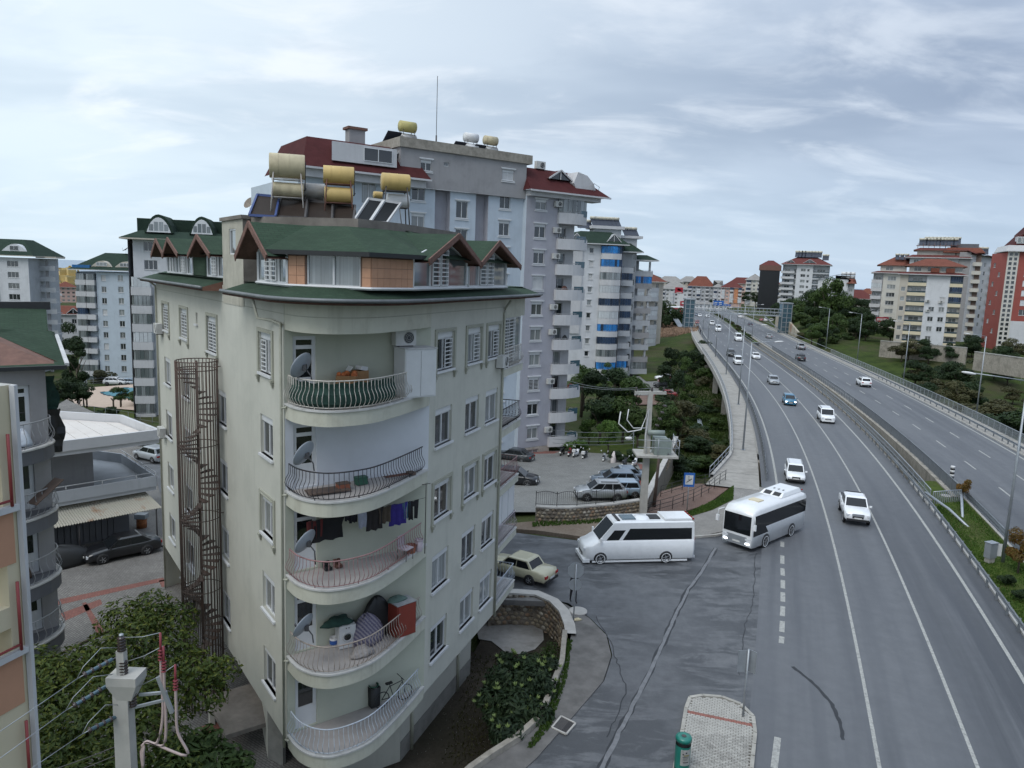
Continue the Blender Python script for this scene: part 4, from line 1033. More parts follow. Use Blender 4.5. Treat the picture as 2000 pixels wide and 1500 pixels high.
def ac_mesh():
 mb=MB();mb.box(-.42,-.34,0,.42,-.02,.56,0)
 fr=MB();fr.M=Matrix.Translation((.12,-.345,.28))@Matrix.Rotation(PI/2,4,'X');fr.lathe([(.001,0),(.21,0),(.22,-.01)],n=18);fr.M=None
 gr=MB()
 for r in(.08,.14,.20):gr.M=Matrix.Translation((.12,-.35,.28))@Matrix.Rotation(PI/2,4,'X');gr.lathe([(r-.006,0),(r,.012),(r+.006,0)],n=18)
 gr.M=None;gr.box(-.40,-.345,.1,-.2,-.338,.46,0)
 bk=MB();bk.box(-.3,-.34,-.05,-.26,0,0);bk.box(.26,-.34,-.05,.3,0,0)
 return mb.mesh('casing',MATS['ac_white']),fr.mesh('fan',MATS['ac_fan']),gr.mesh('grille',MATS['ac_white']),bk.mesh('bracket',MATS['steel_dark'])
ACM=ac_mesh()
def ac(p,rz,label,group='air conditioners on the house walls',sc=1.0):
 t=thing('air_conditioner',label,'air conditioner',tuple(p),rz,group)
 for n_,m_ in zip(('casing','fan','grille','bracket'),ACM):put(n_,m_,t)
 if sc!=1:t.scale=(sc,)*3
 return t
rl=math.atan2(-UL.y,-UL.x)
ac(v3(pt(A,UL,20.9,-.03),14.0),rl,'air conditioner at the far end of the left front, upper one')
ac(v3(pt(A,UL,20.9,-.03),8.1),rl,'air conditioner at the far end of the left front, lower one')
ac(v3(pt(B,UR,7.3,.03),13.65),math.atan2(UR.y,UR.x),'air conditioner under the last grilled window of the right front')
ac(v3(pt(A,UF,4.35,.05),15.3),math.atan2(UF.y,UF.x),'air conditioner high on the topmost balcony above the white cupboard')
def cage():
 s=8.45;c=pt(A,UL,s,-.93);t=thing('fire_escape','rusty spiral fire escape in a tall round cage of bars','fire escape',(c.x,c.y,-1.5));z0,z1=-1.5+0,13.95;r=.82;n=34
 bar_=MB();bar_.tube([(0,0,0),(0,0,z1-z0)],.019,5);me=bar_.mesh('bar',MATS['rust_bar'])
 for k in range(n):a=2*PI*k/n;put('bar',me,t,mw=Matrix.Translation((c.x+r*math.cos(a),c.y+r*math.sin(a),z0)))
 for z in(13.95,13.6,10.4,7.2,4.0,.9,-1.35):mb=MB();mb.tube([(c.x+r*math.cos(2*PI*k/24),c.y+r*math.sin(2*PI*k/24),z)for k in range(25)],.022,4,cap=False);mb.wb('hoop',MATS['rust_bar'],t)
 mb=MB();mb.tube([v3(c,z0),v3(c,z1)],.06,8);mb.wb('centre_pole',MATS['rust_bar'],t)
 st=MB();st._add([(0,-.05,0),(.76,-.16,0),(.76,.16,0),(0,.05,0),(0,-.05,.035),(.76,-.16,.035),(.76,.16,.035),(0,.05,.035)],[(3,2,1,0),(4,5,6,7),(0,1,5,4),(1,2,6,5),(2,3,7,6)]);sm_=st.mesh('step',MATS['rust_bar'])
 k=0;z=z0+.25
 while z<13.6:put('step',sm_,t,mw=Matrix.Translation((c.x,c.y,z))@Matrix.Rotation(k*R(24),4,'Z'));z+=.215;k+=1
 for s_ in(-.25,.25):
  for z in(13.7,7.3,1.0):rods(t,[(v3(pt(A,UL,s+s_,-.02),z),v3(pt(A,UL,s+s_,-.2),z))],'rust_bar',.02,'bracket')
M('rust_bar',(.085,.062,.052),.8,.25,3,grime=.5,gcol=(.14,.06,.035),gscale=1.3)
cage()
M('dish_grey',(.33,.36,.40),.4,.05,2);M('dish_dark',(.07,.07,.075),.6,.15);M('dish_rust',(.20,.165,.13),.7,.2,3)
def dish(c,nrm,r,mat,label,pole=None,group='satellite dishes',z0=None):
 n=Vector(nrm).normalized();q=n.to_track_quat('Z','Y').to_matrix().to_4x4();t=thing('satellite_dish',label,'satellite dish',tuple(c),group=group)
 mb=MB();mb.M=Matrix.Translation(c)@q;pr=[(r*k/7,.22*r*(k/7)**2)for k in range(1,8)]
 mb.lathe([(.001,0)]+pr+[(r+.012,.22*r)]+[(a,b-.02)for a,b in pr[::-1]]+[(.001,-.02)],n=26);mb.wb('reflector',MATS[mat],t)
 if r>.3:
  mb=MB();mb.M=Matrix.Translation(c)@q;mb.tube([(0,-r*.9,.15*r),(0,-r*.5,r*.75)],.014,5);mb.tube([(0,-r*.5,r*.7),(0,-r*.42,r*.9)],.035,7);mb.wb('feed_arm',MATS['dish_dark'],t)
  mb=MB();mb.obox(Vector(c)-n*.07,(.12,.12,.2));mb.wb('mount',MATS['dish_dark'],t)
 if pole:mb=MB();mb.tube([Vector(c)-n*.08]+[Vector(p)for p in pole],.022,6);mb.wb('mast',MATS['dish_dark'],t)
 return t
names_=['lowest balcony','balcony with the washing machine','balcony with the laundry','white walled balcony','topmost balcony']
for k,(x,y)in{4:(592,716),3:(597,888),2:(600,1060),1:(596,1224)}.items():
 Y=23.55;c=gy(x,y,Y);base=gz(x+16,y+(66 if k==2 else 40),F1[k]+.9)
 dish(c,(-.80,.34,.40),.45,'dish_grey','grey satellite dish on the '+names_[k],[(c.x+.25,c.y-.02,c.z-.28),(c.x+.27,c.y+.02,max(F1[k]+(.05 if k==2 else .93),c.z-.75))])
M('cardboard',(.30,.17,.08),.9,.1);M('orange',(.45,.13,.04),.7,.2);M('cloth_green',(.015,.045,.035),.9,.3,4);M('plastic_green',(.02,.09,.055),.5);M('black_plastic',(.016,.017,.018),.5)
def at_balcony(k,s,n,dz=0.0):return v3(pt(A,UF,s,n),F1[k]+dz)
rf=math.atan2(UF.y,UF.x)
t=thing('cupboard','tall white cupboard with two doors on the topmost balcony','cupboard',tuple(at_balcony(4,4.55,.55)),rf)
mb=MB();mb.box(-.55,-.4,0,.75,.4,1.75);put('carcass',mb.mesh('carcass',MATS['pvc']),t)
for x in(-.52,.11):mb=MB();mb.box(x,-.425,.05,x+.60,-.403,1.70);put('door',mb.mesh('door',MATS['pvc']),t)
mb=MB();mb.box(-.58,-.44,1.752,.78,.42,1.79);put('top_board',mb.mesh('top_board',MATS['frame_white']),t)
q=offs(OUT,-.17);mb=MB();ev=evenly([Vector(p)for p in q[2:]],.09);n_=int(len(ev)*.66);rows=[]
for zz in(.06,.2,.35,.5,.7,.86):
 rows.append([v3(p,F1[4]+zz+(.03*math.sin(i*.9)if zz>.8 else 0))+Vector((d.y,-d.x,0))*((.13 if .1<zz<.6 else .0)+.025*math.sin(i*1.7+zz*4)+.02*math.sin(i*.6))for i,(p,d)in enumerate(ev[:n_])])
for a,b in zip(rows,rows[1:]):mb.strip(b,a,sm=True)
tag(mb.build('balcony_screen',MATS['cloth_green']),'dark green cloth screen tied behind the railing of the topmost balcony','screen')
def box_thing(name,label,cat,c,size,rz,mats,lid=True):
 t=thing(name,label,cat,tuple(c),rz);a,b,h=size;mb=MB();mb.box(-a/2,-b/2,0,a/2,b/2,h);put('body',mb.mesh('body',MATS[mats[0]]),t)
 if lid:mb=MB();mb.box(-a/2-.01,-b/2-.01,h,a/2+.01,b/2+.01,h+.03);put('lid',mb.mesh('lid',MATS[mats[-1]]),t)
 return t
t=thing('cardboard_box','open cardboard box with white wrapping behind the green screen','box',tuple(at_balcony(4,2.5,.35)),rf)
mb=MB();mb.box(-.3,-.2,0,.3,.2,1.02);put('carton',mb.mesh('carton',MATS['cardboard']),t)
mb=MB();mb.obox((-.34,0,1.1),(.2,.38,.01),ry=-.9);mb.obox((.1,-.05,1.1),(.3,.3,.14),.3,ry=.2);put('flap',mb.mesh('flap',MATS['tank_white']),t)
t=thing('rubble_sack','orange sack of onions beside the cardboard box','sack',tuple(at_balcony(4,2.0,.5)));mb=MB()
for i in range(9):mb.ball((random.uniform(-.3,.3),random.uniform(-.1,.1),.93+random.uniform(-.03,.06)),.09,n=7,m=4)
put('sack',mb.mesh('sack',MATS['orange']),t,kind='stuff')
mb=MB();mb.box(-.35,-.15,0,.35,.15,.88);put('crate',mb.mesh('crate',MATS['cardboard']),t)
M('board_brown',(.10,.07,.055),.8,.2,3);M('terracotta',(.26,.09,.05),.8,.15,4)
g=gz(640,960,F1[3]);t=thing('board','brown board lying on the floor of the white walled balcony','board',(g.x,g.y,F1[3]+.02),rf-.1);mb=MB();mb.box(-.7,-.3,0,.7,.3,.05);put('panel',mb.mesh('panel',MATS['board_brown']),t)
g=gz(670,955,F1[3]);box_thing('crate','terracotta coloured crate beside the brown board','crate',(g.x,g.y,F1[3]),(.42,.3,.2),rf,['terracotta','board_brown'])
g=gz(705,945,F1[3]);box_thing('storage_box','small green box on the floor of the white walled balcony','box',(g.x,g.y,F1[3]),(.4,.28,.24),rf,['plastic_green'])
t=thing('broom','dark brown brooms lying on the white walled balcony','broom',tuple(at_balcony(3,4.0,.55,.02)),rf)
for i in range(3):mb=MB();mb.tube([(-.5,i*.08,.05),(.5,i*.1-.1,.08)],.02,5);put('handle',mb.mesh('handle',MATS['rusty']),t)
mb=MB();mb.obox((.55,0,.08),(.25,.3,.1));put('brush',mb.mesh('brush',MATS['board_brown']),t)
lp0,lp1=at_balcony(2,.55,.62,1.98),at_balcony(2,5.0,.9,2.18)
mb=MB();mb.tube([lp0,lp0.lerp(lp1,.5)-Vector((0,0,.07)),lp1],.008,4);tag(mb.build('clothes_line',MATS['steel_dark']),'thin line stretched across the laundry balcony','clothes line')
t=thing('line_post','thin iron post with cross bar at the end of the clothes line','post',tuple(at_balcony(2,5.0,.9)))
mb=MB();mb.tube([at_balcony(2,5.0,.9),at_balcony(2,5.0,.9,2.7)],.02,6);mb.wb('pole',MATS['steel_dark'],t);mb=MB();a=at_balcony(2,5.0,.9,2.7);mb.tube([a-v3(UF,0)*.18,a+v3(UF,0)*.18],.015,5);mb.wb('cross_bar',MATS['steel_dark'],t)
ldy=[(.05,.13,.62,(.10,.018,.018),'dark red trousers at the left end of the line','trousers'),(.15,.22,.80,(.012,.012,.014),'large black shirt on the clothes line','shirt'),(.315,.05,.25,(.02,.02,.03),'black sock next to the large black shirt','sock'),(.36,.07,.36,(.015,.016,.022),'black vest hanging between the socks and white cloth','vest'),(.44,.09,.62,(.36,.38,.46),'pale lilac towel on the clothes line','towel'),(.54,.12,.80,(.025,.022,.022),'black jacket right of the pale towel','jacket'),(.635,.10,.62,(.07,.055,.04),'brown jacket right of the black jacket','jacket'),(.745,.13,.80,(.03,.02,.17),'bright blue shirt on the clothes line','shirt'),(.82,.07,.62,(.06,.11,.17),'faded denim trousers beside the blue shirt','trousers'),(.885,.10,.72,(.010,.010,.012),'black trousers at the right end of the line','trousers')]
for(u_,w_,h_,c_,lb,cat)in ldy:
 m_=M('cloth_%d'%int(u_*1000),c_,.95,.15,6);mb=MB();nx,nz=9,7;g=[];Wd=w_*(lp1-lp0).length
 ph=random.uniform(0,6)
 for j in range(nz+1):
  row=[]
  for i in range(nx+1):
   a=i/nx-.5;b=j/nz;ww=Wd*(1+.12*b if cat in('shirt','jacket')else 1-.15*b);sl=0
   if cat in('shirt','jacket')and b<.35:ww*=1.35-b*.9
   p=lp0.lerp(lp1,u_)+(lp1-lp0).normalized()*(a*ww)+Vector((UF.y,-UF.x,0))*(.05*math.sin(a*16+ph)*(b+.15))+Vector((0,0,-.02-h_*b-.02*math.sin(a*9+ph)))
   row.append(p)
  g.append(row)
 for a,b in zip(g,g[1:]):
  if cat=='trousers' and g.index(b)>2:mb.strip(a[:5],b[:5],sm=True);mb.strip(a[5:],b[5:],sm=True)
  else:mb.strip(a,b,sm=True)
 tag(mb.build(cat,m_),lb,'laundry','laundry on the clothes line')
t=thing('plastic_chair','grey chair standing behind the hanging laundry','chair',tuple(at_balcony(2,4.1,1.0)),rf+.4)
mb=MB();mb.box(-.22,-.22,.42,.22,.22,.46);put('seat',mb.mesh('seat',MATS['rail_lilac']),t);mb=MB();mb.box(-.22,.19,.5,.22,.23,.88);put('backrest',mb.mesh('backrest',MATS['rail_lilac']),t)
for x in(-.2,.2):
 for y in(-.2,.2):mb=MB();mb.tube([(x,y,0),(x,y,.42 if y<0 else .86)],.014,5);put('leg',mb.mesh('leg',MATS['steel_dark']),t)
for x,lb in((1.35,'pair of black boots below the large black shirt'),(1.75,'brown shoes next to the black boots')):
 t=thing('shoes',lb,'shoes',tuple(at_balcony(2,x,.3)),rf);mb=MB();m_=MATS['black_plastic' if x<1.5 else 'rusty']
 for dx in(-.07,.07):mb=MB();mb.obox((dx,-.05,.05),(.1,.28,.1));mb.obox((dx,.05,.16),(.1,.1,.2));put('shoe',mb.mesh('shoe',m_),t)
for s_,lb,c_,sz in((4.6,'red plastic basket at the end of the laundry balcony','terracotta',(.4,.4,.3)),(4.95,'lilac bucket behind the railing of the laundry balcony','rail_lilac',(.32,.32,.45))):
 t=thing('basket',lb,'basket',tuple(at_balcony(2,s_,.55)));mb=MB();a=sz[0]/2;mb.lathe([(a*.8,0),(a,sz[2]),(a*.95,sz[2]),(a*.76,.03),(.001,.03)],n=16);put('body',mb.mesh('body',MATS[c_]),t);mb=MB();mb.lathe([(a,sz[2]-.02),(a+.02,sz[2]),(a,sz[2]+.02)],n=16);put('rim',mb.mesh('rim',MATS[c_]),t)
g=gz(672,1266,F1[1]);t=thing('washing_machine','white washing machine with round dark door on the balcony','washing machine',(g.x-.02,g.y+.28,F1[1]),rf-.15)
mb=MB();mb.box(-.3,-.28,0,.3,.28,.85);put('casing',mb.mesh('casing',MATS['tank_white']),t)
mb=MB();mb.M=Matrix.Translation((0,-.282,.42))@Matrix.Rotation(PI/2,4,'X');mb.lathe([(.13,0),(.13,.02),(.185,.025),(.19,0)],n=24);put('door_ring',mb.mesh('door_ring',MATS['frame_white']),t)
mb=MB();mb.M=Matrix.Translation((0,-.284,.42))@Matrix.Rotation(PI/2,4,'X');mb.lathe([(.001,.03),(.08,.022),(.13,.005)],n=20);put('door_glass',mb.mesh('door_glass',MATS['glass_dark']),t)
for x in(-.05,.05):mb=MB();mb.M=Matrix.Translation((x,-.285,.76))@Matrix.Rotation(PI/2,4,'X');mb.lathe([(.001,.015),(.02,.015),(.02,0)],n=10);put('knob',mb.mesh('knob',MATS['black_plastic']),t)
g=gz(650,1263,F1[1]);t=thing('paint_bucket','white paint bucket with blue label beside the washing machine','bucket',(g.x,g.y+.12,F1[1]));mb=MB();mb.lathe([(.001,0),(.13,0),(.15,.3),(.14,.3),(.125,.2),(.001,.2)],n=18);put('pail',mb.mesh('pail',MATS['tank_white']),t)
mb=MB();mb.lathe([(.135,.06),(.148,.22)],n=18);mb.f=mb.f[10:17];mb.mi=mb.mi[10:17];mb.sm=mb.sm[10:17];put('label_print',mb.mesh('label_print',M('blue_print',(.03,.10,.35),.5)),t)
def heap(name,label,cat,c,rx_,ry_,rz_,mat,rot=0,seed=1,n=18,m=9,amp=.14):
 rr=random.Random(seed);mb=MB();rings=[];ph=[rr.uniform(0,6)for _ in range(6)]
 for j in range(m+1):
  a=(PI/2)*j/m;ring=[]
  for i in range(n):
   b=2*PI*i/n;k=1+amp*(math.sin(3*b+ph[0]+2*a)*.5+math.sin(5*b+ph[1])*.3+math.sin(9*b+ph[2]+5*a)*.25)
   ring.append(Vector((rx_*k*math.cos(a)*math.cos(b),ry_*k*math.cos(a)*math.sin(b),rz_*math.sin(a)*(1+amp*.5*math.sin(4*b+ph[3])))))
  rings.append(ring)
 mb.loft(rings,True,True);o=mb.build(name,mat);o.location=c;o.rotation_euler=(0,0,rot);tag(o,label,cat);return o
def m_stripes():
 t=NT('blanket');w=t.n('ShaderNodeTexWave');w.inputs['Scale'].default_value=3.2;w.inputs['Distortion'].default_value=1.2;w.bands_direction='DIAGONAL';t.set(w.inputs[0],t.pos)
 v=t.n('ShaderNodeTexVoronoi');v.inputs['Scale'].default_value=14;t.set(v.inputs[0],t.pos)
 c=t.mix(w.outputs[1],(.11,.10,.17),(.30,.27,.30));c=t.mix(t.ramp(v.outputs[0],.2,.3,.7,0),c,(.04,.035,.06));t.set(t.b.inputs['Base Color'],c);t.b.inputs['Roughness'].default_value=.95;MATS['blanket']=t.m
m_stripes();M('paper_grey',(.30,.28,.27),.9,.3,8,grime=.5)
heap('blanket','patterned lilac blanket heaped beside the washing machine','blanket',at_balcony(1,2.75,.62),.62,.42,1.05,MATS['blanket'],rf,3)
heap('tarpaulin','dark green tarpaulin folded over the top of the washing machine','tarpaulin',at_balcony(1,1.75,.35,.86),.55,.3,.26,MATS['cloth_green'],rf,5,amp=.3)
heap('mattress','rolled up dark mattress leaning on the wall behind the blanket','mattress',at_balcony(1,3.3,.32),.75,.25,1.45,MATS['black_plastic'],rf,8)
heap('sack','crumpled grey sack lying in front of the patterned blanket','sack',at_balcony(1,2.2,1.35),.42,.3,.3,MATS['paper_grey'],rf,9,amp=.3)
M('cabinet_red',(.20,.035,.022),.5,.1,2)
t=thing('cabinet','red cabinet with grey top standing beside the lilac blanket','cabinet',tuple(at_balcony(1,4.15,.75)),rf+.1)
mb=MB();mb.box(-.42,-.3,0,.42,.3,1.25);put('carcass',mb.mesh('carcass',MATS['cabinet_red']),t);mb=MB();mb.box(-.44,-.32,1.252,.44,.32,1.29);put('top',mb.mesh('top',MATS['rail_grey']),t);mb=MB();mb.box(-.38,-.325,.05,.38,-.303,1.2);put('door',mb.mesh('door',MATS['cabinet_red']),t)
heap('tarpaulin','grey green folded sheet lying on the red cabinet','tarpaulin',at_balcony(1,4.0,.6,1.29),.4,.25,.15,M('grey_green',(.09,.14,.12),.8),rf,11)
g=gz(727,1384,F1[0]);t=thing('balcony_bin','black square bin with green rim on the lowest balcony','bin',(g.x,g.y+.25,F1[0]),rf);mb=MB()
mb.lathe([(.26,0),(.28,.78),(.26,.78),(.24,.1),(.001,.1)],n=4);put('body',mb.mesh('body',MATS['black_plastic']),t,mw=basis((g.x,g.y+.25,F1[0]),rf+PI/4));mb=MB();mb.lathe([(.17,.78),(.2,.84),(.17,.84)],n=16);put('rim',mb.mesh('rim',MATS['plastic_green']),t)
M('bike_frame',(.02,.022,.025),.4)
def bicycle(c,rz,label):
 t=thing('bicycle',label,'bicycle',tuple(c),rz)
 for x in(-.5,.5):
  mb=MB();mb.M=Matrix.Translation((x,0,.33))@Matrix.Rotation(PI/2,4,'X');mb.tube([(.31*math.cos(2*PI*k/20),.31*math.sin(2*PI*k/20),0)for k in range(21)],.02,5,cap=False)
  for k in range(8):mb.tube([(0,0,0),(.31*math.cos(PI*k/4),.31*math.sin(PI*k/4),0)],.003,3)
  put('wheel',mb.mesh('wheel',MATS['black_plastic']),t)
 mb=MB()
 for a,b in(((-.5,0,.33),(-.15,0,.8)),((-.5,0,.33),(0,0,.3)),((0,0,.3),(-.18,0,.88)),((0,0,.3),(.36,0,.78)),((-.15,0,.78),(.36,0,.85)),((.5,0,.33),(.34,0,.98))):mb.tube([a,b],.018,5)
 put('frame',mb.mesh('frame',MATS['bike_frame']),t)
 mb=MB();mb.tube([(.30,-.28,1.02),(.34,0,.98),(.30,.28,1.02)],.014,5);put('handlebar',mb.mesh('handlebar',MATS['bike_frame']),t);mb=MB();mb.obox((-.2,0,.92),(.26,.13,.05));put('saddle',mb.mesh('saddle',MATS['black_plastic']),t);return t
bicycle(at_balcony(0,4.0,.45),rf,'dark bicycle leaning behind the railing of the lowest balcony')
M('blue_wall',(.46,.52,.58),.85,.04,.4,grime=.2,streak=.25);M('lilac_wall',(.36,.36,.40),.85,.05,.4,grime=.2,streak=.2);M('grey_wall',(.30,.295,.30),.85,.06,.4,grime=.3,streak=.25)
M('white_plaster',(.58,.59,.61),.85,.05,.3,grime=.25,streak=.35);M('balc_white',(.52,.52,.53),.8,.05,.5,grime=.25,streak=.3);M('pale_grey_wall',(.42,.435,.455),.85,.06,.3,grime=.25,streak=.3)
M('beige_wall',(.46,.42,.36),.85,.06,.3,grime=.3,streak=.3);M('ivory_wall',(.58,.56,.51),.85,.04,.3,grime=.2,streak=.2);M('red_wall',(.30,.075,.06),.8,.06,.5,grime=.2);M('brown_wall',(.20,.145,.12),.85,.06,.5,grime=.2)
M('orange_wall',(.52,.23,.12),.85,.06,.5);M('pink_wall',(.55,.38,.33),.85,.06,.5);M('dark_cladding',(.010,.011,.014),.35,.1,.5);M('stone_base',(.38,.35,.31),.9,.2,2,grime=.5)
M('rail_glass',(.05,.10,.13),.15,.1,2,spec=.8);M('rail_metal',(.38,.39,.40),.4,.1,metal=.4);M('roof_grey',(.25,.24,.23),.9,.1,.5,grime=.4);M('dark_open',(.03,.032,.036),.8,.1)
M('solar_dark',(.015,.02,.035),.35,.1,2,spec=.4);M('solar_tank',(.5,.47,.38),.5,.1)
M('peach_wall',(.50,.27,.17),.85,.06,.8,grime=.2);M('cream_edge',(.60,.53,.38),.85,.05,.8);M('rail_red',(.28,.05,.05),.5,.1)
M('slate_wall',(.13,.135,.15),.85,.08,.8,grime=.3,streak=.3)
def hit(x,y,p,u):
 """pixel of the photograph -> (distance along the wall line, height)"""
 d=ray(x,y);det=d.x*(-u[1])+u[0]*d.y;t=(p[0]*(-u[1])+u[0]*p[1])/det
 s=((d.x*t-p[0])*u[0]+(d.y*t-p[1])*u[1]);return s,CAMH+d.z*t
RR=random.Random(11)
class Block(Bld):
 def __init__(s,label,p,u,s0,s1,depth,zb,mats,far=True,name='apartment_building',group=None):
  s.p=Vector((p[0],p[1]));s.u=Vector((u[0],u[1])).normalized();c=pt(s.p,s.u,(s0+s1)/2,-depth/2)
  Bld.__init__(s,name,label,(c.x,c.y,zb),[MATS[m]for m in mats],group=group);s.far=far;s.s0,s.s1,s.dep,s.zb=s0,s1,depth,zb;s.rz=math.atan2(s.u.y,s.u.x);s.fm='pvc_far' if far else 'pvc'
 def P(s,a,n=0.0):return pt(s.p,s.u,a,n)
 def seg(s,a,b,z0,z1,mi=0,wins=(),n=0.0,depth=.2):s.face(s.P(a,n),s.P(b,n),z0,z1,mi,[(w[0]-a,*w[1:])for w in wins],depth)
 def rets(s,a,n0,n1,z0,z1,mi=0,wins=()):
  """a wall running outwards (n0<n1) at a, or inwards"""
  s.face(s.P(a,n0),s.P(a,n1),z0,z1,mi,wins)
 def shell(s,z0,z1,mi=0,lw=(),rw=(),milr=None):
  m=mi if milr is None else milr
  s.face(s.P(s.s1),s.P(s.s1,-s.dep),z0,z1,m,rw);s.face(s.P(s.s0,-s.dep),s.P(s.s0),z0,z1,m,lw);s.face(s.P(s.s1,-s.dep),s.P(s.s0,-s.dep),z0,z1,m)
 def balcony(s,a,b,z,out,par='solid',infill=None,curve=0.0,mat='balc_white',ph=1.0,door=True,n0=0.0,dw=1.8,wmat=0,thick=.28):
  k=6 if curve else 1;F=[]
  for i in range(k+1):t=i/k;F.append(s.P(a+(b-a)*t,n0+out+curve*math.sin(PI*t)))
  Pl=[s.P(a,n0)]+F+[s.P(b,n0)];mb=MB();mb.prism([tuple(p)for p in Pl+[]],z-thick,z)
  if par in('solid','half'):
   q=offs(Pl,-.1);hgt_=ph if par=='solid' else ph*.55
   for i in range(len(Pl)-1):mb._add([v3(Pl[i],z),v3(Pl[i+1],z),v3(q[i+1],z),v3(q[i],z),v3(Pl[i],z+hgt_),v3(Pl[i+1],z+hgt_),v3(q[i+1],z+hgt_),v3(q[i],z+hgt_)],[(4,5,6,7),(0,1,5,4),(2,3,7,6)])
  o=mb.wb('balcony',MATS[mat],s.t)
  if par=='solid':
   mb=MB();q=offs(Pl,-.05);mb.tube([v3(p,z+ph+.14)for p in q],.025,4)
   for p in q:mb.tube([v3(p,z+ph),v3(p,z+ph+.14)],.02,4)
   mb.wb('railing',MATS['rail_metal'],o)
  if par in('glass','half'):
   q=offs(Pl,-.04);zz=z if par=='glass' else z+ph*.55;mb=MB();mb.strip([v3(p,z+ph)for p in q],[v3(p,zz)for p in q]);mb.strip([v3(p,zz)for p in q],[v3(p,z+ph)for p in q]);mb.wb('glass_panel',MATS['rail_glass'],o)
   mb=MB();mb.tube([v3(p,z+ph+.03)for p in q],.03,4);mb.wb('railing',MATS['rail_metal'],o)
  if par=='rail':
   q=offs(Pl,-.05);mb=MB()
   for h in(.25,.5,.75,1.0):mb.tube([v3(p,z+h*ph)for p in q],.02,4)
   for p,d in evenly(q,.8):mb.tube([v3(p,z),v3(p,z+ph)],.02,4)
   mb.wb('railing',MATS['rail_metal'],o)
  if infill and infill!='open':
   m_={'blue':'blind_blue','white':'blind_white','dark':'blind_dark','glass':'glass_curtain'}[infill]
   q=offs(Pl,-.06);ev=evenly([Vector(p)for p in q],.62);zt=z+2.62
   for(p,d),(p2,d2)in zip(ev,ev[1:]):
    if infill in('blue','dark')and RR.random()<(.12 if infill=='blue' else .3):mm='blind_dark'
    else:mm=m_
    mb=MB();mb.bar(v3(p.lerp(p2,.04),z+ph+.02+(zt-z-ph)/2),v3(p.lerp(p2,.96),z+ph+.02+(zt-z-ph)/2),.04,zt-z-ph);mb.wb('blind',MATS[mm],o)
  return o
 def roofs(s,P,z0,z1,ov,inn,mat,edge='ivory_wall',name='roof',th=.22):
  o_=offc(P,ov);i_=offc(P,-inn);mb=MB();ring_roof(mb,o_,z0,i_,z1,0);mb.poly([v3(p,z1)for p in i_],0)
  ring_roof(mb,o_,z0-th,o_,z0,1);mb.poly([v3(p,z0-th)for p in o_][::-1],1)
  mb.v=mb.v;return mb.wb(name,[MATS[mat],MATS[edge]],s.t)
 def box(s,a,b,n0,n1,z0,z1,name,mat):
  mb=MB();P=[s.P(a,n1),s.P(b,n1),s.P(b,n0),s.P(a,n0)];mb.prism([tuple(p)for p in P],z0,z1);return mb.wb(name,MATS[mat],s.t)
def rooftank(b,a,n,z,sc=1.0,cols=('tank_yellow','tank_grey'),label='',group='water tanks on distant roofs',L_=1.3):
 c=b.P(a,n);t=thing('water_heater',label,'water tank',(c.x,c.y,z),b.rz,group)
 def tk(zc,m_):
  mb=MB();h=L_/2*sc;r=.42*sc;mb.lathe([(.001,-h),(r,-h),(r,h),(.001,h)],(0,0,zc),n=14,axis='X');put('tank',mb.mesh('tank',MATS[m_]),t)
 tk(1.45*sc,cols[0])
 if len(cols)>1:tk(.5*sc,cols[1]);
 for x in(-.5,.5):
  for y in(-.3,.3):mb=MB();mb.tube([(x*sc,y*sc,0),(x*sc,y*sc,1.2*sc)],.03*sc,4);put('leg',mb.mesh('leg',MATS['steel_dark']),t)
 mb=MB();mb.obox((-1.3*sc,.2,.4*sc),(1.2*sc,1.6*sc,.06),0,rx=-.6);put('collector',mb.mesh('collector',MATS['solar_dark']),t)
 return t
SOLM={}
def solar_row(b,a0,a1,n,z,cnt,label,tilt=.7,tank=True,sc=1.0,group='rows of solar collectors on distant roofs'):
 for k in range(cnt):
  a=a0+(a1-a0)*(k+.5)/cnt;c=b.P(a,n);t=thing('solar_heater',label,'solar heater',(c.x,c.y,z),b.rz,group)
  key=(sc,tank)
  if key not in SOLM:
   mb=MB();mb.obox((0,0,.62*sc),(.95*sc,1.9*sc,.07),rx=.62);p=mb.mesh('collector',MATS['solar_dark'])
   mb=MB();mb.lathe([(.001,-.55*sc),(.25*sc,-.5*sc),(.25*sc,.5*sc),(.001,.55*sc)],(0,.85*sc,1.45*sc),n=10,axis='X');q=mb.mesh('tank',MATS['solar_tank'])
   mb=MB()
   for x in(-.4,.4):mb.tube([(x*sc,.8*sc,0),(x*sc,.8*sc,1.3*sc)],.03,4)
   SOLM[key]=(p,q,mb.mesh('stand',MATS['steel_dark']))
  p,q,r=SOLM[key];put('collector',p,t);put('stand',r,t)
  if tank:put('tank',q,t)
T5=Block('tall grey and pale blue apartment tower with dark red mansard roofs and round white balconies',(-10.4,78.5),(.824,.566),-12.5,22.4,16,-3.6,['blue_wall','lilac_wall','grey_wall','balc_white','stone_base'],far=False)
fl=[24.27-2.95*k for k in range(10)]
def cw(px,y,w=1.45,h=1.6,typ='b',tr=2,k=None):return hit(px,y,T5.p,T5.u)[0]
ca,cb_,cc=cw(817,400),cw(902,430),cw(986,410)
w1=[];w2=[];w3=[];w4=[]
for k,z in enumerate(fl):
 w1.append((ca,z+.88,1.5,1.6,'b',2));w3.append((cc-.0,z+.88,1.4,1.6,'b' if k not in(4,5)else 'bs',2));w2.append((cb_,z-.55,1.45,1.75,'2',2))
 w4.append((15.35+(0 if k<9 else .1),z+(.9 if k else 1.1),1.55,1.5 if k else 1.1,'bs' if k==3 else('bG' if k==7 else 'b'),2))
zb5=-3.6
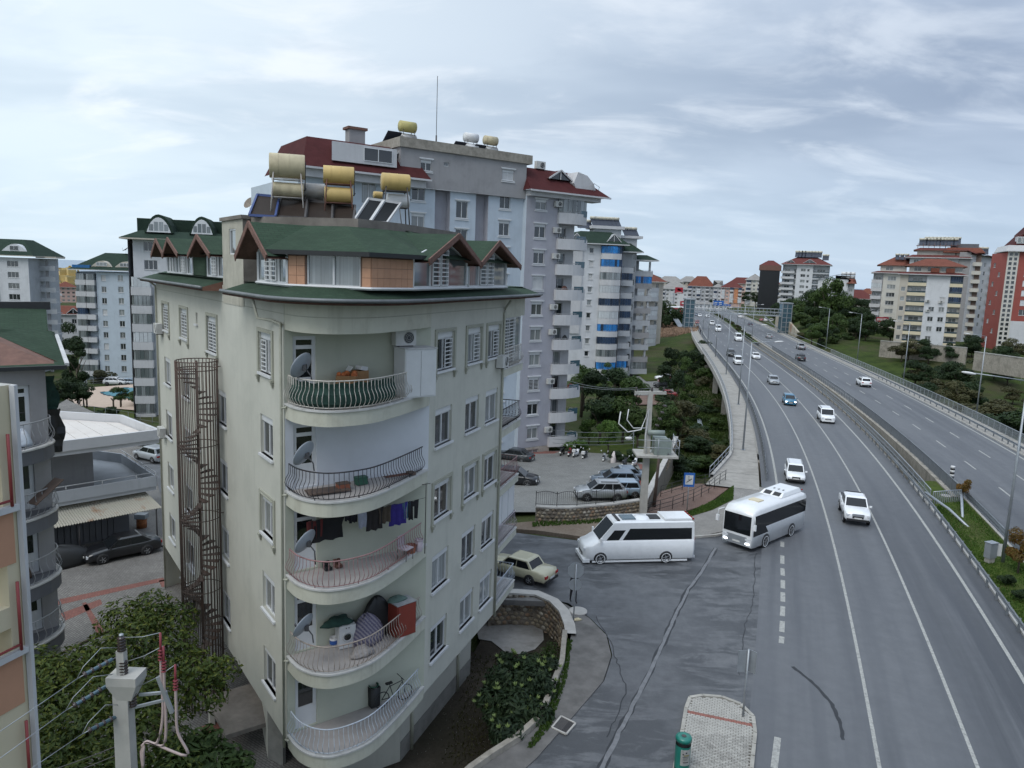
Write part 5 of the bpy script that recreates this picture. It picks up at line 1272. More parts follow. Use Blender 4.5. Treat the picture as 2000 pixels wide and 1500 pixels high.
T5.seg(-12.5,2.0,zb5,26.35,0,w1+[(-5.4,z+.1,1.5,2.2,'2',0)for z in fl[:3]]);T5.seg(2.0,3.8,zb5,26.4,1,n=-.9);T5.seg(3.8,7.0,zb5,26.4,0,w2);T5.seg(7.0,8.6,zb5,26.4,1,n=-.9);T5.seg(8.6,13.25,zb5,26.4,0,w3)
for a,m_ in((2.0,0),(7.0,0)):T5.rets(a,0,-.9,zb5,26.4,1)
for a in(3.8,8.6):T5.rets(a,-.9,0,zb5,26.4,1)
T5.rets(13.25,0,-.0+.7,zb5,26.9,0)if False else None
T5.face(T5.P(13.25,0),T5.P(13.35,.55),-2.4,26.9,0);T5.seg(13.35,18.0,-2.4,26.9,1,w4,n=.55);T5.seg(13.35,18.0,-3.6,-2.4,4,[(15.6,-3.3,1.6,.6,'2',0)],n=.6);T5.box(12.6,13.3,0,.6,zb5,-2.4,'plinth','stone_base')
T5.rets(18.0,.55,-.6,zb5,26.9,1)
for k,z in enumerate(fl):
 T5.seg(18.0,21.3,z-.3,z+2.65,3,[(19.15,z+.02,1.7,2.25,'2',0,('glass','glass_dark','glass_curtain')[k%3])],n=-.6)
 T5.balcony(17.75,21.9+(.25 if k%2 else 0),z,1.5,'solid','glass' if k==0 else None,curve=.45,n0=-.6,thick=.3,ph=.95)
 mb=MB();a,b=T5.P(20.2,1.24),T5.P(21.8,1.02);mb.bar(v3(a,z+1.0),v3(b,z+1.0),.05,.7);mb.wb('glass_panel',MATS['rail_glass'],T5.t)
T5.face(T5.P(21.3,-.6),T5.P(21.3,-16),zb5,26.9,3);T5.face(T5.P(21.3,-16),T5.P(-12.5,-16),zb5,26.4,0);T5.face(T5.P(-12.5,-16),T5.P(-12.5,0),zb5,26.4,0)
hw=lambda x0,y0,x1,y1,typ='b',tr=2:((lambda a,b:((a[0]+b[0])/2,b[1],b[0]-a[0],a[1]-b[1],typ,tr))(hit(x0,y0,T5.p,T5.u),hit(x1,y1,T5.p,T5.u)))
T5.seg(-2.2,13.3,26.4,30.2,2,[hw(819,312,840,335),hw(978,331,1000,354,'bs'),hw(864,317,874,326,'1',0)],n=.35);T5.rets(13.3,.35,-12,26.4,30.2,2);T5.face(T5.P(-2.2,-12),T5.P(-2.2,.35),26.4,30.2,2)
mb=MB();P=[T5.P(-2.4,.6),T5.P(13.9,.6),T5.P(13.9,-12),T5.P(-2.4,-12)];mb.prism([tuple(p)for p in P],30.2,31.15);mb.wb('parapet',MATS['concrete_old'],T5.t)
mb=MB();mb.poly([v3(p,26.39)for p in(T5.P(-2.2,.35),T5.P(13.3,.35),T5.P(13.3,-1),T5.P(-2.2,-1))][::-1]);mb.wb('soffit',MATS['grey_wall'],T5.t)
def mansard(b,a0,a1,z0,z1,n0,n1,mat,edge,ends=(0,0),name='mansard_roof'):
 mb=MB();mb._add([v3(b.P(a0,n0),z0),v3(b.P(a1,n0),z0),v3(b.P(a1-ends[1],n1),z1),v3(b.P(a0+ends[0],n1),z1)],[(0,1,2,3)],0,False)
 mb._add([v3(b.P(a1,n0),z0),v3(b.P(a1,n0-12),z0),v3(b.P(a1-ends[1],n1-8),z1),v3(b.P(a1-ends[1],n1),z1)],[(0,1,2,3)],0,False)
 mb._add([v3(b.P(a0,n0-12),z0),v3(b.P(a0,n0),z0),v3(b.P(a0+ends[0],n1),z1),v3(b.P(a0+ends[0],n1-8),z1)],[(0,1,2,3)],0,False)
 mb.poly([v3(p,z1)for p in(b.P(a0+ends[0],n1),b.P(a1-ends[1],n1),b.P(a1-ends[1],n1-8),b.P(a0+ends[0],n1-8))],0)
 mb.poly([v3(p,z0-.02)for p in(b.P(a0,n0),b.P(a1,n0),b.P(a1,n0-3),b.P(a0,n0-3))][::-1],1);o=mb.wb(name,[MATS[mat],MATS[edge]],b.t)
 mb=MB();mb.bar(v3(b.P(a0,n0+.05),z0-.08),v3(b.P(a1,n0+.05),z0-.08),.14,.18);mb.wb('gutter',MATS[edge],o);return o
mansard(T5,-12.6,.75,27.15,30.3,1.5,-1.6,'shingle_red','balc_white',(1.5,1.2));mansard(T5,12.9,24.6,27.35,30.1,1.9,-1.2,'shingle_red','balc_white',(.9,3.4))
T5.box(-12.2,.4,-.2,1.0,26.3,27.1,'cornice','balc_white');T5.box(13.3,23.6,-.3,1.3,26.75,27.3,'cornice','balc_white')
T5.box(-6.1,-4.4,-4.5,-3.4,30.2,31.9,'chimney','grey_wall');T5.box(-6.3,-4.2,-4.7,-3.2,31.9,32.15,'chimney_cap','wood_red')
mb=MB();mb.prism([tuple(T5.P(a,n))for a,n in((-9.6,1.0),(-2.9,1.0),(-3.9,-3),(-8,-3))],28.0,29.75);mb.wb('roof_dormer',MATS['balc_white'],T5.t)
q=T5.P(-4.9,1.08);window(T5.t,(q.x,q.y,28.3),T5.rz,3.0,1.25,'2',.08,trim=0,glass='glass_dark')
def eyebrow(b,a,z,n,w,h,mat,gl='glass_dark'):
 mb=MB();F=[b.P(a-w/2,n),b.P(a+w/2,n),b.P(a,n)];Bk=[b.P(a-w/2,n-3),b.P(a+w/2,n-3),b.P(a,n-3)]
 mb._add([v3(F[0],z),v3(F[2],z+h),v3(Bk[2],z+h),v3(Bk[0],z)],[(3,2,1,0)],0,False);mb._add([v3(F[2],z+h),v3(F[1],z),v3(Bk[1],z),v3(Bk[2],z+h)],[(3,2,1,0)],0,False)
 mb._add([v3(b.P(a-w/2+.1,n-.12),z),v3(b.P(a+w/2-.1,n-.12),z),v3(b.P(a,n-.12),z+h-.1)],[(0,1,2)],1,False)
 for p_,q_ in((F[0],F[2]),(F[2],F[1])):mb.bar(v3(p_,z+(h if p_ is F[2]else 0)),v3(q_,z+(h if q_ is F[2]else 0)),.12,.16,2)
 mb.bar(v3(b.P(a,n-.05),z),v3(b.P(a,n-.05),z+h),.1,.1,2);mb.wb('gable_window',[MATS[mat],MATS[gl],MATS['balc_white']],b.t)
eyebrow(T5,.1-1.6,29.15,-.1,3.2,.95,'shingle_red');eyebrow(T5,18.0,28.95,.6,3.4,1.05,'shingle_red')
mb=MB();pts=[(19.6,28.7),(20.2,30.0),(21.6,29.7),(22.6,28.9),(23.0,28.1),(20.0,28.1)]
mb.loft([[v3(T5.P(a,1.0),z)for a,z in pts],[v3(T5.P(a,-4),z)for a,z in pts]],sm=False);mb.wb('barrel_dormer',MATS['balc_white'],T5.t)
mb=MB();mb.tube([v3(T5.P(21.5,1.3),28.4),v3(T5.P(22.5,1.2),28.9),v3(T5.P(23.6,.9),28.6),v3(T5.P(23.7,.5),27.9)],.03,5);mb.tube([v3(T5.P(22.5,1.2),28.9),v3(T5.P(22.5,1.2),27.9)],.03,5);mb.wb('terrace_rail',MATS['rail_metal'],T5.t)
T5.done()
c=T5.P(16.2,-1.4);ac((c.x,c.y,30.1),T5.rz,'air conditioner standing on the right red mansard roof',sc=1.5)
for k in(0,1,2,4,5,7,9):c=T5.P(17.6,.62);ac((c.x,c.y,fl[k]+1.55),T5.rz,'air conditioner beside the balconies of the grey tower, storey %s from the top'%('first second third fourth fifth sixth seventh eighth ninth tenth'.split()[k]),sc=1.15)
rooftank(T5,.75,-4.2,31.15,1.35,('tank_olive','tank_grey'),'olive water tank over a grey one on the grey tower roof');rooftank(T5,8.3,-3.6,31.15,1.2,('tank_white','tank_white'),'two white water tanks on the grey tower roof');rooftank(T5,10.9,-3.6,31.15,1.2,('tank_cream','tank_grey'),'cream water tank at the right end of the grey tower roof')
c=T5.P(3.6,-3);t=thing('antenna','thin tall antenna mast on the grey tower roof','antenna',(c.x,c.y,31.15));mb=MB();mb.tube([(0,0,0),(0,0,1.3)],.09,6);put('base',mb.mesh('base',MATS['steel_dark']),t);mb=MB();mb.tube([(0,0,1.3),(0,0,7.4)],.035,5);put('mast',mb.mesh('mast',MATS['steel_dark']),t)
for k,a,m_,lb in((5,19.7,'black_plastic','black bundles standing on a balcony of the grey tower'),(3,19.3,'rusty','brown furniture on a balcony of the grey tower'),(7,20.9,'cabinet_red','red cloth hung over a balcony of the grey tower')):
 c=T5.P(a,.5);heap('bundle',lb,'bundle',(c.x,c.y,fl[k]),.7,.3,1.35,MATS[m_],T5.rz,k)
T6=Block('white apartment tower with bright blue balcony blinds and green roof',(17.0,171.5),(.985,.174),-4.5,7.4,14,-7.2,['white_plaster','beige_wall','pale_grey_wall'])
f6=[22.36-2.95*k for k in range(10)]
T6.seg(-4.5,2.2,-7.2,25.2,0,[(0,z+1.0,.95,1.15,'s' if k in(1,2)else '1',2)for k,z in enumerate(f6[:9])]);T6.seg(2.2,7.4,-7.2,25.2,0,n=-1.3);T6.rets(2.2,0,-1.3,-7.2,25.2);T6.shell(-7.2,25.2)
T6.box(-4.6,-2.1,.0,.35,f6[6]+.3,25.0,'pilaster','balc_white')
for k,z in enumerate(f6):T6.balcony(2.2,7.0,z,1.9,'solid',['blue','blue','glass','white','dark','white','blue','dark','glass','blue'][k],curve=.7,n0=-1.3)
b2=Block('second stepped wing of the white tower, with narrow grey balconies',(17.0,171.5),(.985,.174),7.4,12.2,12,-7.2,['pale_grey_wall'])
b2.seg(7.4,12.2,-7.2,23.8,0,[(11.6,z-.1,.8,1.4,'1',0)for z in f6],n=-4.2);b2.face(b2.P(12.2,-4.2),b2.P(12.2,-14),-7.2,23.8);b2.face(b2.P(7.4,-14),b2.P(7.4,-1.3),-7.2,23.8)
for k,z in enumerate(f6[1:]):b2.balcony(7.4,11.0,z,1.9,'solid',[None,'dark',None,'dark','dark','dark',None,None,'blue'][k],curve=.2,n0=-4.2,mat='pale_grey_wall')
b2.done()
b3=Block('third wing of the white tower, open corner balconies on posts',(17.0,171.5),(.985,.174),12.2,17.2,10,-7.2,['pale_grey_wall'])
b3.seg(12.2,14.6,-7.2,22.6,0,n=-9);b3.face(b3.P(14.6,-9),b3.P(14.6,-20),-7.2,22.6);b3.face(b3.P(12.2,-20),b3.P(12.2,-4.2),-7.2,22.6)
for k,z in enumerate(f6[1:]):b3.balcony(12.4,17.0,z-.6,3.4,'solid',[None,'blue',None,None,None,None,None,None,'glass'][k],n0=-9,mat='grey_wall' if k%2 else 'pale_grey_wall')
b3.box(16.1,16.5,-6.3,-5.9,-7.2,22,'post','pale_grey_wall');b3.roofs([b3.P(12.2,-5.2),b3.P(17.3,-5.2),b3.P(17.3,-12),b3.P(12.2,-12)],22.4,23.6,.7,1.6,'shingle_far_green','balc_white');b3.done()
P=[T6.P(-5,.6),T6.P(7.9,.6),T6.P(7.9,-11),T6.P(-5,-11)];T6.roofs(P,25.5,28.3,.7,2.8,'shingle_far_green','balc_white');b2.roofs([b2.P(6.5,-2.2),b2.P(12.3,-2.2),b2.P(12.3,-11),b2.P(6.5,-11)],24.1,26.2,.7,2.0,'shingle_far_green','balc_white')
T6.box(1.2,7.6,-7,-2.6,26.2,29.0,'stair_head','pale_grey_wall');T6.box(.4,8.2,-7.6,-2.0,29.0,29.7,'stair_head_roof','balc_white');b2.box(8.2,12,-8,-4,24.6,27.2,'stair_head','pale_grey_wall');b2.box(7.8,13.2,-8.6,-3.4,27.2,27.8,'stair_head_roof','balc_white')
eyebrow(T6,-3.7,26.3,.3,2.6,1.3,'shingle_far_green','glass_curtain');eyebrow(T6,5.0,25.9,.6,3.6,1.9,'pale_grey_wall')
T6.done()
solar_row(T6,-2.5,1.2,-5,29.0,3,'solar collector with small tank on the left end of the white tower roof',sc=1.3);solar_row(T6,1.0,7.6,-4.4,29.7,7,'solar collector with small tank on top of the white tower',sc=1.35);solar_row(b2,9.0,12.6,-5.5,27.8,3,'solar collector with small tank on the second wing of the white tower',sc=1.3)
b4=Block('long beige apartment row with terracotta roof beyond the white tower',(33.5,232),(.80,.60),-4,18,10,-4.5,['beige_wall','pale_grey_wall'])
for k in range(7):
 z=14.2-2.95*k
 for j in range(3):b4.balcony(-3+j*6.6,1.2+j*6.6,z,1.5,'solid',RR.choice([None,None,'white','glass']),mat='pale_grey_wall')
b4.seg(-4,18,-4.5,17.2,0,[(1.9+6.6*j,15.1-2.95*k,1.2,1.4,'2',0)for k in range(7)for j in range(3)]);b4.shell(-4.5,17.2);b4.roofs([b4.P(-4),b4.P(18),b4.P(18,-10),b4.P(-4,-10)],17.2,20.2,.9,3.5,'tile_red');b4.done()
TA=Block('pale grey block with dark green roof at the left edge, long balconies facing us',(-144.5,200.5),(1,.05),-12,16,14,-16,['pale_grey_wall','white_plaster','blue_wall'])
fa=[14.49-2.95*k for k in range(8)]
TA.seg(-12,6,-16,17.5,0,[(-8.2+j*4.1,z+.1,1.9,2.0,'2',0)for z in fa for j in range(3)]);TA.seg(6,13.8,-16,17.5,1,[(9.7,z+.6,2.9,1.5,'3',1)for z in fa],n=.4);TA.rets(13.8,.4,-14,-16,17.5,0)
for k,z in enumerate(fa):
 TA.balcony(-5.8,4.8,z,1.5,'solid','dark' if k==3 else None,mat='pale_grey_wall');TA.balcony(-12,-6.4,z,2.2,'solid','glass' if k%2==0 else 'white',mat='balc_white');TA.balcony(13.8,18.0,z,.1,'solid',None,n0=-4.5,mat='pale_grey_wall',door=False);TA.box(13.8,18,-7,-4.5,z-.2,z,'balcony','pale_grey_wall')
TA.box(15.2,15.8,-5.4,-4.8,-16,17,'post','grey_wall');TA.face(TA.P(-12,-14),TA.P(-12,0),-16,17.5)
TA.roofs([TA.P(-12.5,.8),TA.P(15,.8),TA.P(15,-13),TA.P(-12.5,-13)],18.1,22.4,.9,4.6,'shingle_far_green','beige_wall');TA.box(13.5,19,-8,-3.6,17.6,18.0,'porch_roof','beige_wall')
mb=MB();pts=[(7.0+6.6*t/8,19.2+1.9*math.sin(PI*t/8))for t in range(9)];mb.loft([[v3(TA.P(a,.3),z)for a,z in pts],[v3(TA.P(a,-4),z)for a,z in pts]],sm=False);mb.wb('round_gable',MATS['white_plaster'],TA.t)
q=TA.P(10.3,.38);window(TA.t,(q.x,q.y,19.4),TA.rz,2.3,1.2,'2',.06,True,0);TA.done()
TB=Block('slender pale blue tower with green roof behind the swimming pool',(-109.8,192.5),(.995,.1),-3,19.5,14,-17,['blue_wall','white_plaster','beige_wall'])
fb=[11.5-2.95*k for k in range(9)]
TB.seg(1.8,5.2,-17,14.6,0,[(3.6,z+.9,1.2,1.5,'2' if k%3 else 's',1)for k,z in enumerate(fb)],n=.2);TB.seg(5.2,10.3,-17,14.6,0,[(7.9,z+1.0,1.3,1.5,'2',1)for z in fb],n=.5);TB.seg(10.3,19.5,-17,14.6,0,[(10.95,z+.9,.8,1.5,'1',1)for z in fb],n=-.6);TB.seg(-3,1.8,-17,14.6,0,n=-1)
TB.rets(1.8,-1,.2,-17,14.6);TB.rets(5.2,.2,.5,-17,14.6);TB.rets(10.3,.5,-.6,-17,14.6);TB.shell(-17,14.6)
for k,z in enumerate(fb):
 TB.balcony(-3.2,-.7,z,1.7,'solid','dark' if k==3 else 'glass',n0=-1,mat='balc_white');TB.balcony(-.5,1.6,z,1.9,'solid',['glass','glass','glass',None,None,None,None,None,'glass'][k],n0=-1,mat='balc_white')
 TB.balcony(12.0,15.6,z,1.3,'solid',['white','glass','glass','white','glass',None,None,None,'white'][k],n0=-.6,curve=.4,mat='balc_white');TB.balcony(16.2,19.5,z-.7,1.1,'solid',['white','dark',None,None,None,None,'glass',None,None][k],n0=-.6,mat='pale_grey_wall')
for a,k0,k1 in((3.6,1,2),(3.6,6,8),(7.9,3,5),(10.95,1,3)):TB.box(a-1.3,a+1.3,.0 if a<10 else-.6,(.26 if a<5 else .56)if a<10 else-.52,fb[k1]+.3,fb[k0]+3.0,'wall_panel','beige_wall')if False else None
TB.roofs([TB.P(-3.5,.6),TB.P(19.8,.6),TB.P(19.8,-13),TB.P(-3.5,-13)],15.2,19.6,1.0,5.6,'shingle_far_green','balc_white')
for a in(3.4,9.2):mb=MB();pts=[(a-2.6+5.2*t/8,16.0+1.5*math.sin(PI*t/8))for t in range(9)];mb.loft([[v3(TB.P(x,.5),z)for x,z in pts],[v3(TB.P(x,-4),z)for x,z in pts]],sm=False);mb.wb('round_gable',MATS['beige_wall'],TB.t);q=TB.P(a,.58);window(TB.t,(q.x,q.y,16.2),TB.rz,2.6,.9,'3',.06,True,0)
TB.box(-3.6,.6,-1,1.0,15.2,16.3,'blue_screen','blind_blue');TB.box(11.6,15.0,.2,2.0,13.6,13.9,'awning','tank_yellow');TB.done()
for i,(a,r)in enumerate(((7.5,.9),(9.3,1.2),(12.2,.7),(14.2,.8))):c=TB.P(a,-4.5);dish((c.x,c.y,20.6),(-.5,-.3,.8),r,'dish_dark','dark roof dish %s on the slender pale blue tower'%('furthest left','largest','small','furthest right')[i]if False else('leftmost','largest','smaller','rightmost')[i]+' dark dish on the slender pale blue tower',[(c.x,c.y,19.2)])
TC=Block('white tower with green barrel dormers directly behind the cream building',(-60.0,121.5),(.97,.24),-2.6,22,12,-9,['white_plaster','beige_wall','blue_wall'])
fc=[18.6-2.95*k for k in range(10)]
TC.seg(-1.8,3.2,-9,21.5,0,[(.8,z+.9,2.0,1.5,'3',1)for z in fc[:2]]+[(2.4,z+.7,1.0,1.6,'2',1)for z in fc[2:]],n=.2);TC.seg(3.2,22,-9,21.5,0,n=-.4);TC.rets(3.2,.2,-.4,-9,21.5);TC.shell(-9,21.5)
for k,z in enumerate(fc[2:]):TC.balcony(-2.0,1.0,z,1.6,'solid','glass' if k not in(0,3)else 'white',mat='balc_white')
TC.roofs([TC.P(-2.4,.8),TC.P(22,.8),TC.P(22,-11),TC.P(-2.4,-11)],21.50,22.80,1.0,1.6,'shingle_far_green','beige_wall')
for a,w in((2.2,4.4),(8.7,4.0)):
 pts=[(a-w/2+w*t/10,22.50+2.9*math.sin(PI*t/10)**.7)for t in range(11)];mb=MB();mb.loft([[v3(TC.P(x,.4),z)for x,z in pts],[v3(TC.P(x,-7),z)for x,z in pts]],sm=False);o=mb.wb('barrel_dormer',MATS['shingle_far_green'],TC.t)
 pts=[(a-w/2*.82+w*.82*t/10,22.55+2.35*math.sin(PI*t/10)**.7)for t in range(11)];mb=MB();mb.loft([[v3(TC.P(x,.5),z)for x,z in pts],[v3(TC.P(x,.3),z)for x,z in pts]],sm=False);mb.wb('dormer_front',MATS['pvc'],o)
 for j in range(4):mb=MB();x=a+(j-1.5)*w*.17;mb.poly([v3(TC.P(x-w*.07,.52),22.80),v3(TC.P(x+w*.07,.52),22.80),v3(TC.P(x+w*.07,.52),24.20 if j in(1,2)else 23.80),v3(TC.P(x-w*.07,.52),24.20 if j in(1,2)else 23.80)]);mb.wb('pane',MATS['glass_curtain'],o)
TC.box(11.6,19,-5,.3,22.50,24.30,'roof_storey','shingle_far_green');q=TC.P(15.5,.36);window(TC.t,(q.x,q.y,22.70),TC.rz,6.0,1.4,'4',.06,True,0,'glass_dark');TC.box(13,18,-8,-3,24.30,25.90,'stair_head','shingle_far_green');TC.box(-2,22,-9,-4,22.30,24.90,'ridge_roof','shingle_far_green');TC.box(18,21,-7,-3,24.70,27.30,'chimney','grey_wall');TC.done()
c=TC.P(15.6,-5);dish((c.x,c.y,28.3),(-.45,-.75,.5),1.05,'dish_rust','left of the two big brown dishes on the roof behind the cream building',[(c.x,c.y,25.5)],'big roof dishes');c=TC.P(17.8,-5.5);dish((c.x,c.y,28.6),(-.45,-.75,.5),.95,'dish_rust','right of the two big brown dishes on the roof behind the cream building',[(c.x,c.y,25.5)],'big roof dishes')
V=Block('low white villa with red roof between the two left towers',(-150,238),(.98,.2),-3,26,9,-24,['white_plaster']);V.seg(-3,26,-24,0,0,[(x,z,1.4,1.4,'2',1)for x in(4,8,12,16,20,24)for z in(-18,-15,-12,-9,-6,-3)]);V.shell(-24,0);V.roofs([V.P(-3),V.P(26),V.P(26,-9),V.P(-3,-9)],0,2.4,.7,3.5,'tile_red','white_plaster');[eyebrow(V,a,.2,.5,4,1.8,'tile_red')for a in(8,14,20)];V.done()
def bpx(label,px0,px1,y,p,u,depth,zb,mats,**k):
 s0=hit(px0,y,p,Vector(u).normalized())[0];s1=hit(px1,y,p,Vector(u).normalized())[0]
 return Block(label,p,u,s0,s1,depth,zb,mats,**k)
def sx(b,px,y=600):return hit(px,y,b.p,b.u)[0]
R1=bpx('white block with terracotta roofs and navy glazed balconies above the hedge',1749,1878,600,(121,227.5),(.89,-.455),14,-.5,['ivory_wall','white_plaster','beige_wall','dark_open'])
f1_=[19.3-2.95*k for k in range(7)];R1.s0=sx(R1,1752);R1.s1=sx(R1,1880,560)
a1,a2,a3,a4,a5=sx(R1,1768),sx(R1,1804),sx(R1,1828),sx(R1,1850),R1.s1
z6=f1_[-1]
R1.seg(R1.s0,a1,.2,22.2,2,[((R1.s0+a1)/2,z+.8,1.2,1.3,'1',0)for z in f1_[1:]]);R1.seg(a2,a4,z6-.3,22.2,1,[((a2+a3)/2+.4,z+.9,1.5,1.4,'2',1)for z in f1_[3:]]+[((a3+a4)/2,z+.9,1.5,1.4,'s' if i==0 else '2',1)for i,z in enumerate(f1_[2:6])]);R1.seg(a1,a2,.2,22.2,1,[((a1+a2)/2,z,2.8,2.1,'2',0)for z in f1_],n=-1.2,depth=.1);R1.seg(a4,a5,.2,22.2,0,[((a4+a5)/2,z,2.0,2.1,'2',0)for z in f1_],n=-1.0)
R1.rets(a1,0,-1.2,.2,22.2,1);R1.rets(a2,-1.2,0,.2,22.2,1);R1.rets(a4,0,-1,.2,22.2,1);R1.shell(.2,22.2)
for k,z in enumerate(f1_):R1.balcony(a1,a2,z,1.35,'half',None,n0=-1.2,mat='cream_edge',thick=.45);R1.balcony(a4,a5,z,1.2,'half','dark' if k<3 else None,n0=-1,mat='cream_edge',thick=.45)
R1.roofs([R1.P(R1.s0,.4),R1.P(a5+.3,.4),R1.P(a5+.3,-13),R1.P(R1.s0,-13)],22.4,23.0,.8,1.0,'tile_maroon','balc_white',name='lower_roof');R1.seg(a1,a5-.6,23.0,24.9,0,[(a1+2.2+3.6*j,23.3,1.9,1.4,'2',0)for j in range(4)],n=-1.0)
R1.roofs([R1.P(a1-.4,-.6),R1.P(a5-.2,-.6),R1.P(a5-.2,-13),R1.P(a1-.4,-13)],24.9,27.2,.9,4.6,'tile_red','wood_red',name='upper_roof')
for px in(1818,1848):a=sx(R1,px);R1.box(a-1.1,a+1.1,-1,.1,23.0,24.3,'parapet_box','tile_red')
for px in(1766,1803,1841,1862):a=sx(R1,px,650);R1.box(a-.35,a+.35,-1.6,-.9,-2.5,.2,'pillar','ivory_wall')
R1.box(a1,a4,-9,-5,-2,.2,'garage_wall','slate_wall');R1.done()
for i,(px,y)in enumerate(((1811,590),(1811,609),(1837,592))):c=gy(px,y,R1.P(sx(R1,px)).y-.05);ac((c.x,c.y,c.z),R1.rz,'air conditioner on the white block front, %s'%('upper left','lower left','right')[i],sc=1.3)
R2=bpx('white corner block behind, with red hip roof and side balconies',1701,1764,590,(136.6,276),(.905,-.425),16,2,['ivory_wall','white_plaster'])
f2_=[19.8-2.95*k for k in range(6)];a1,a2,a3=R2.s0,sx(R2,1719),R2.s1
R2.seg(a2,a3,0,23.2,0,[(sx(R2,1736),z+.8,2.8,1.5,'3',1)for z in f2_]);R2.seg(a1,a2,0,23.2,1,[((a1+a2)/2,z,2.0,2.1,'2',0)for z in f2_],n=-1.2);R2.rets(a2,-1.2,0,0,23.2);R2.shell(0,23.2)
for k,z in enumerate(f2_):R2.balcony(a1-.5,a2-.2,z,1.6,'solid','white' if k==1 else None,n0=-1.2,mat='balc_white')
R2.roofs([R2.P(a1,.4),R2.P(a3+6,.4),R2.P(a3+6,-14),R2.P(a1,-14)],23.4,24.0,.9,1.2,'tile_maroon','balc_white');R2.seg(a1+2,a3,24,26.2,0,[(a1+5,24.3,2.4,1.4,'2',0)],n=-1);R2.roofs([R2.P(a1+1.6,-.8),R2.P(a3+6,-.8),R2.P(a3+6,-13),R2.P(a1+1.6,-13)],26.2,29.4,.8,5,'tile_red','wood_red');R2.done()
solar_row(R2,sx(R2,1738),sx(R2,1766),-3,28.2,3,'solar collector on the red hip roof',sc=1.4)
R3=bpx('tall white block with maroon eaves, its roof covered in solar collectors',1768,1880,500,(150,262),(.88,-.475),16,0,['white_plaster','grey_wall','ivory_wall'])
z3=29.0;e0,e1,e2=sx(R3,1778,500),sx(R3,1874,500),sx(R3,1900,500)
R3.seg(e0,e1,0,z3,0,[(e0+2+3.4*j,z+.8,1.5,1.4,'2',0)for j in range(5)for z in(26,23,20)]);R3.seg(e1,e1+3.4,-2,z3+2.0,1,n=.6);R3.face(R3.P(e1+3.4,.6),R3.P(e1+10.5,-9),-2,z3+1.2,0,[(2+3*j,26.3-2.95*k,1.0,1.4,'1',0)for j in range(3)for k in range(8)]);R3.rets(e1,0,.6,0,z3,1);R3.face(R3.P(e0,-14),R3.P(e0,0),0,z3,0)
for k in range(8):
 z=25.6-2.95*k;mb=MB();a,b=R3.P(e1+9.2,-7.0),R3.P(e1+10.6,-8.2);mb.obox(((a.x+b.x)/2+.5,(a.y+b.y)/2-.4,z+.5),(1.2,1.2,1.1),R3.rz-.9);mb.wb('balcony',MATS['balc_white'],R3.t)
R3.roofs([R3.P(e0-.5,.6),R3.P(e1+3,.6),R3.P(e1+3,-12),R3.P(e0-.5,-12)],z3,z3+.9,1.0,1.2,'tile_maroon','balc_white',name='lower_roof');R3.box(e0+2,e1+2,-10,-1.4,z3+.9,z3+2.6,'roof_storey','ivory_wall');R3.roofs([R3.P(e0+1.6,-1),R3.P(e1+2.4,-1),R3.P(e1+2.4,-10),R3.P(e0+1.6,-10)],z3+2.6,z3+3.4,.8,1.2,'tile_maroon','wood_red',name='upper_roof')
mb=MB();P=[R3.P(e1+2,1.2),R3.P(e1+4.4,1.2),R3.P(e1+11.6,-8.6),R3.P(e1+3,-9)];mb._add([v3(P[0],z3+2.6),v3(P[1],z3+1.6),v3(P[2],z3+.8),v3(P[3],z3+2.8)],[(0,1,2,3)]);mb._add([v3(P[0],z3+2.3),v3(P[1],z3+1.3),v3(P[2],z3+.5),v3(P[3],z3+2.5)],[(3,2,1,0)]);mb.wb('side_roof',MATS['tile_maroon'],R3.t);R3.done()
solar_row(R3,e0+2.5,e1-1,-3.0,z3+4.2,11,'solar collector in the dense row on the tall white block',sc=1.6);solar_row(R3,e0+4,e1,-5.6,z3+5.0,9,'solar collector in the back row on the tall white block',sc=1.5);solar_row(R3,e1+5.4,e1+8.6,-4,z3+1.4,2,'solar collector at the right corner of the tall white block',sc=1.6)
R3b=[e0,e1]
mb=MB()
t=thing('roof_rack','rusty steel rack carrying the solar collectors of the tall white block','rack',(*R3.P(e0+2,-2),z3+3.4))
for i in range(8):
 a=e0+2+(e1-e0-3)*i/7
 for n_ in(-1.4,-6):mb=MB();mb.tube([v3(R3.P(a,n_),z3+3.3),v3(R3.P(a,n_),z3+5.0)],.07,4);mb.wb('post',MATS['rusty'],t)
for n_ in(-1.4,-6):mb=MB();mb.bar(v3(R3.P(e0+1.5,n_),z3+4.2),v3(R3.P(e1,n_),z3+4.2),.12,.15);mb.wb('beam',MATS['rusty'],t)
RB=Block('tall brick red building with a strip of small square windows and white base',(155,230.5),(.93,-.36),-6.4,14,16,-1,['red_wall','white_plaster','ivory_wall','brown_wall'])
fr_=[26.2-2.95*k for k in range(6)]
RB.seg(-1.6,14,9.2,30.5,0,[(s_,z-.4,2.1,1.7,'s' if k in(2,3,4)else '2',1)for k,z in enumerate(fr_)for s_ in(1.3,6,10.5)]);RB.seg(-1.6,14,-1,9.2,1,[(1.2,-1,3.2,2.6,None)]);RB.seg(-4.6,-1.6,-1,30.5,2,n=.15)
for k in range(21):
 for j in range(2):q=RB.P(-3.75+j*1.3,.16);m2=win_mesh(.95,1.05,'1',.02,True,0,'glass_dark','pvc_far');put('window',m2[0],RB.t,mw=basis((q.x,q.y,.4+k*1.43),RB.rz))
RB.rets(-4.6,-14,.15,-1,30.5,0);RB.face(RB.P(-6.4,-12),RB.P(-4.6,-1.0),-1,30,0,[(3+4*(k%2),2+2.95*k,1.6,1.4,'2',1)for k in range(9)]);RB.roofs([RB.P(-5,.9),RB.P(14,.9),RB.P(14,-14),RB.P(-5,-14)],30.5,32.2,.5,.2,'balc_white','balc_white',name='cornice')
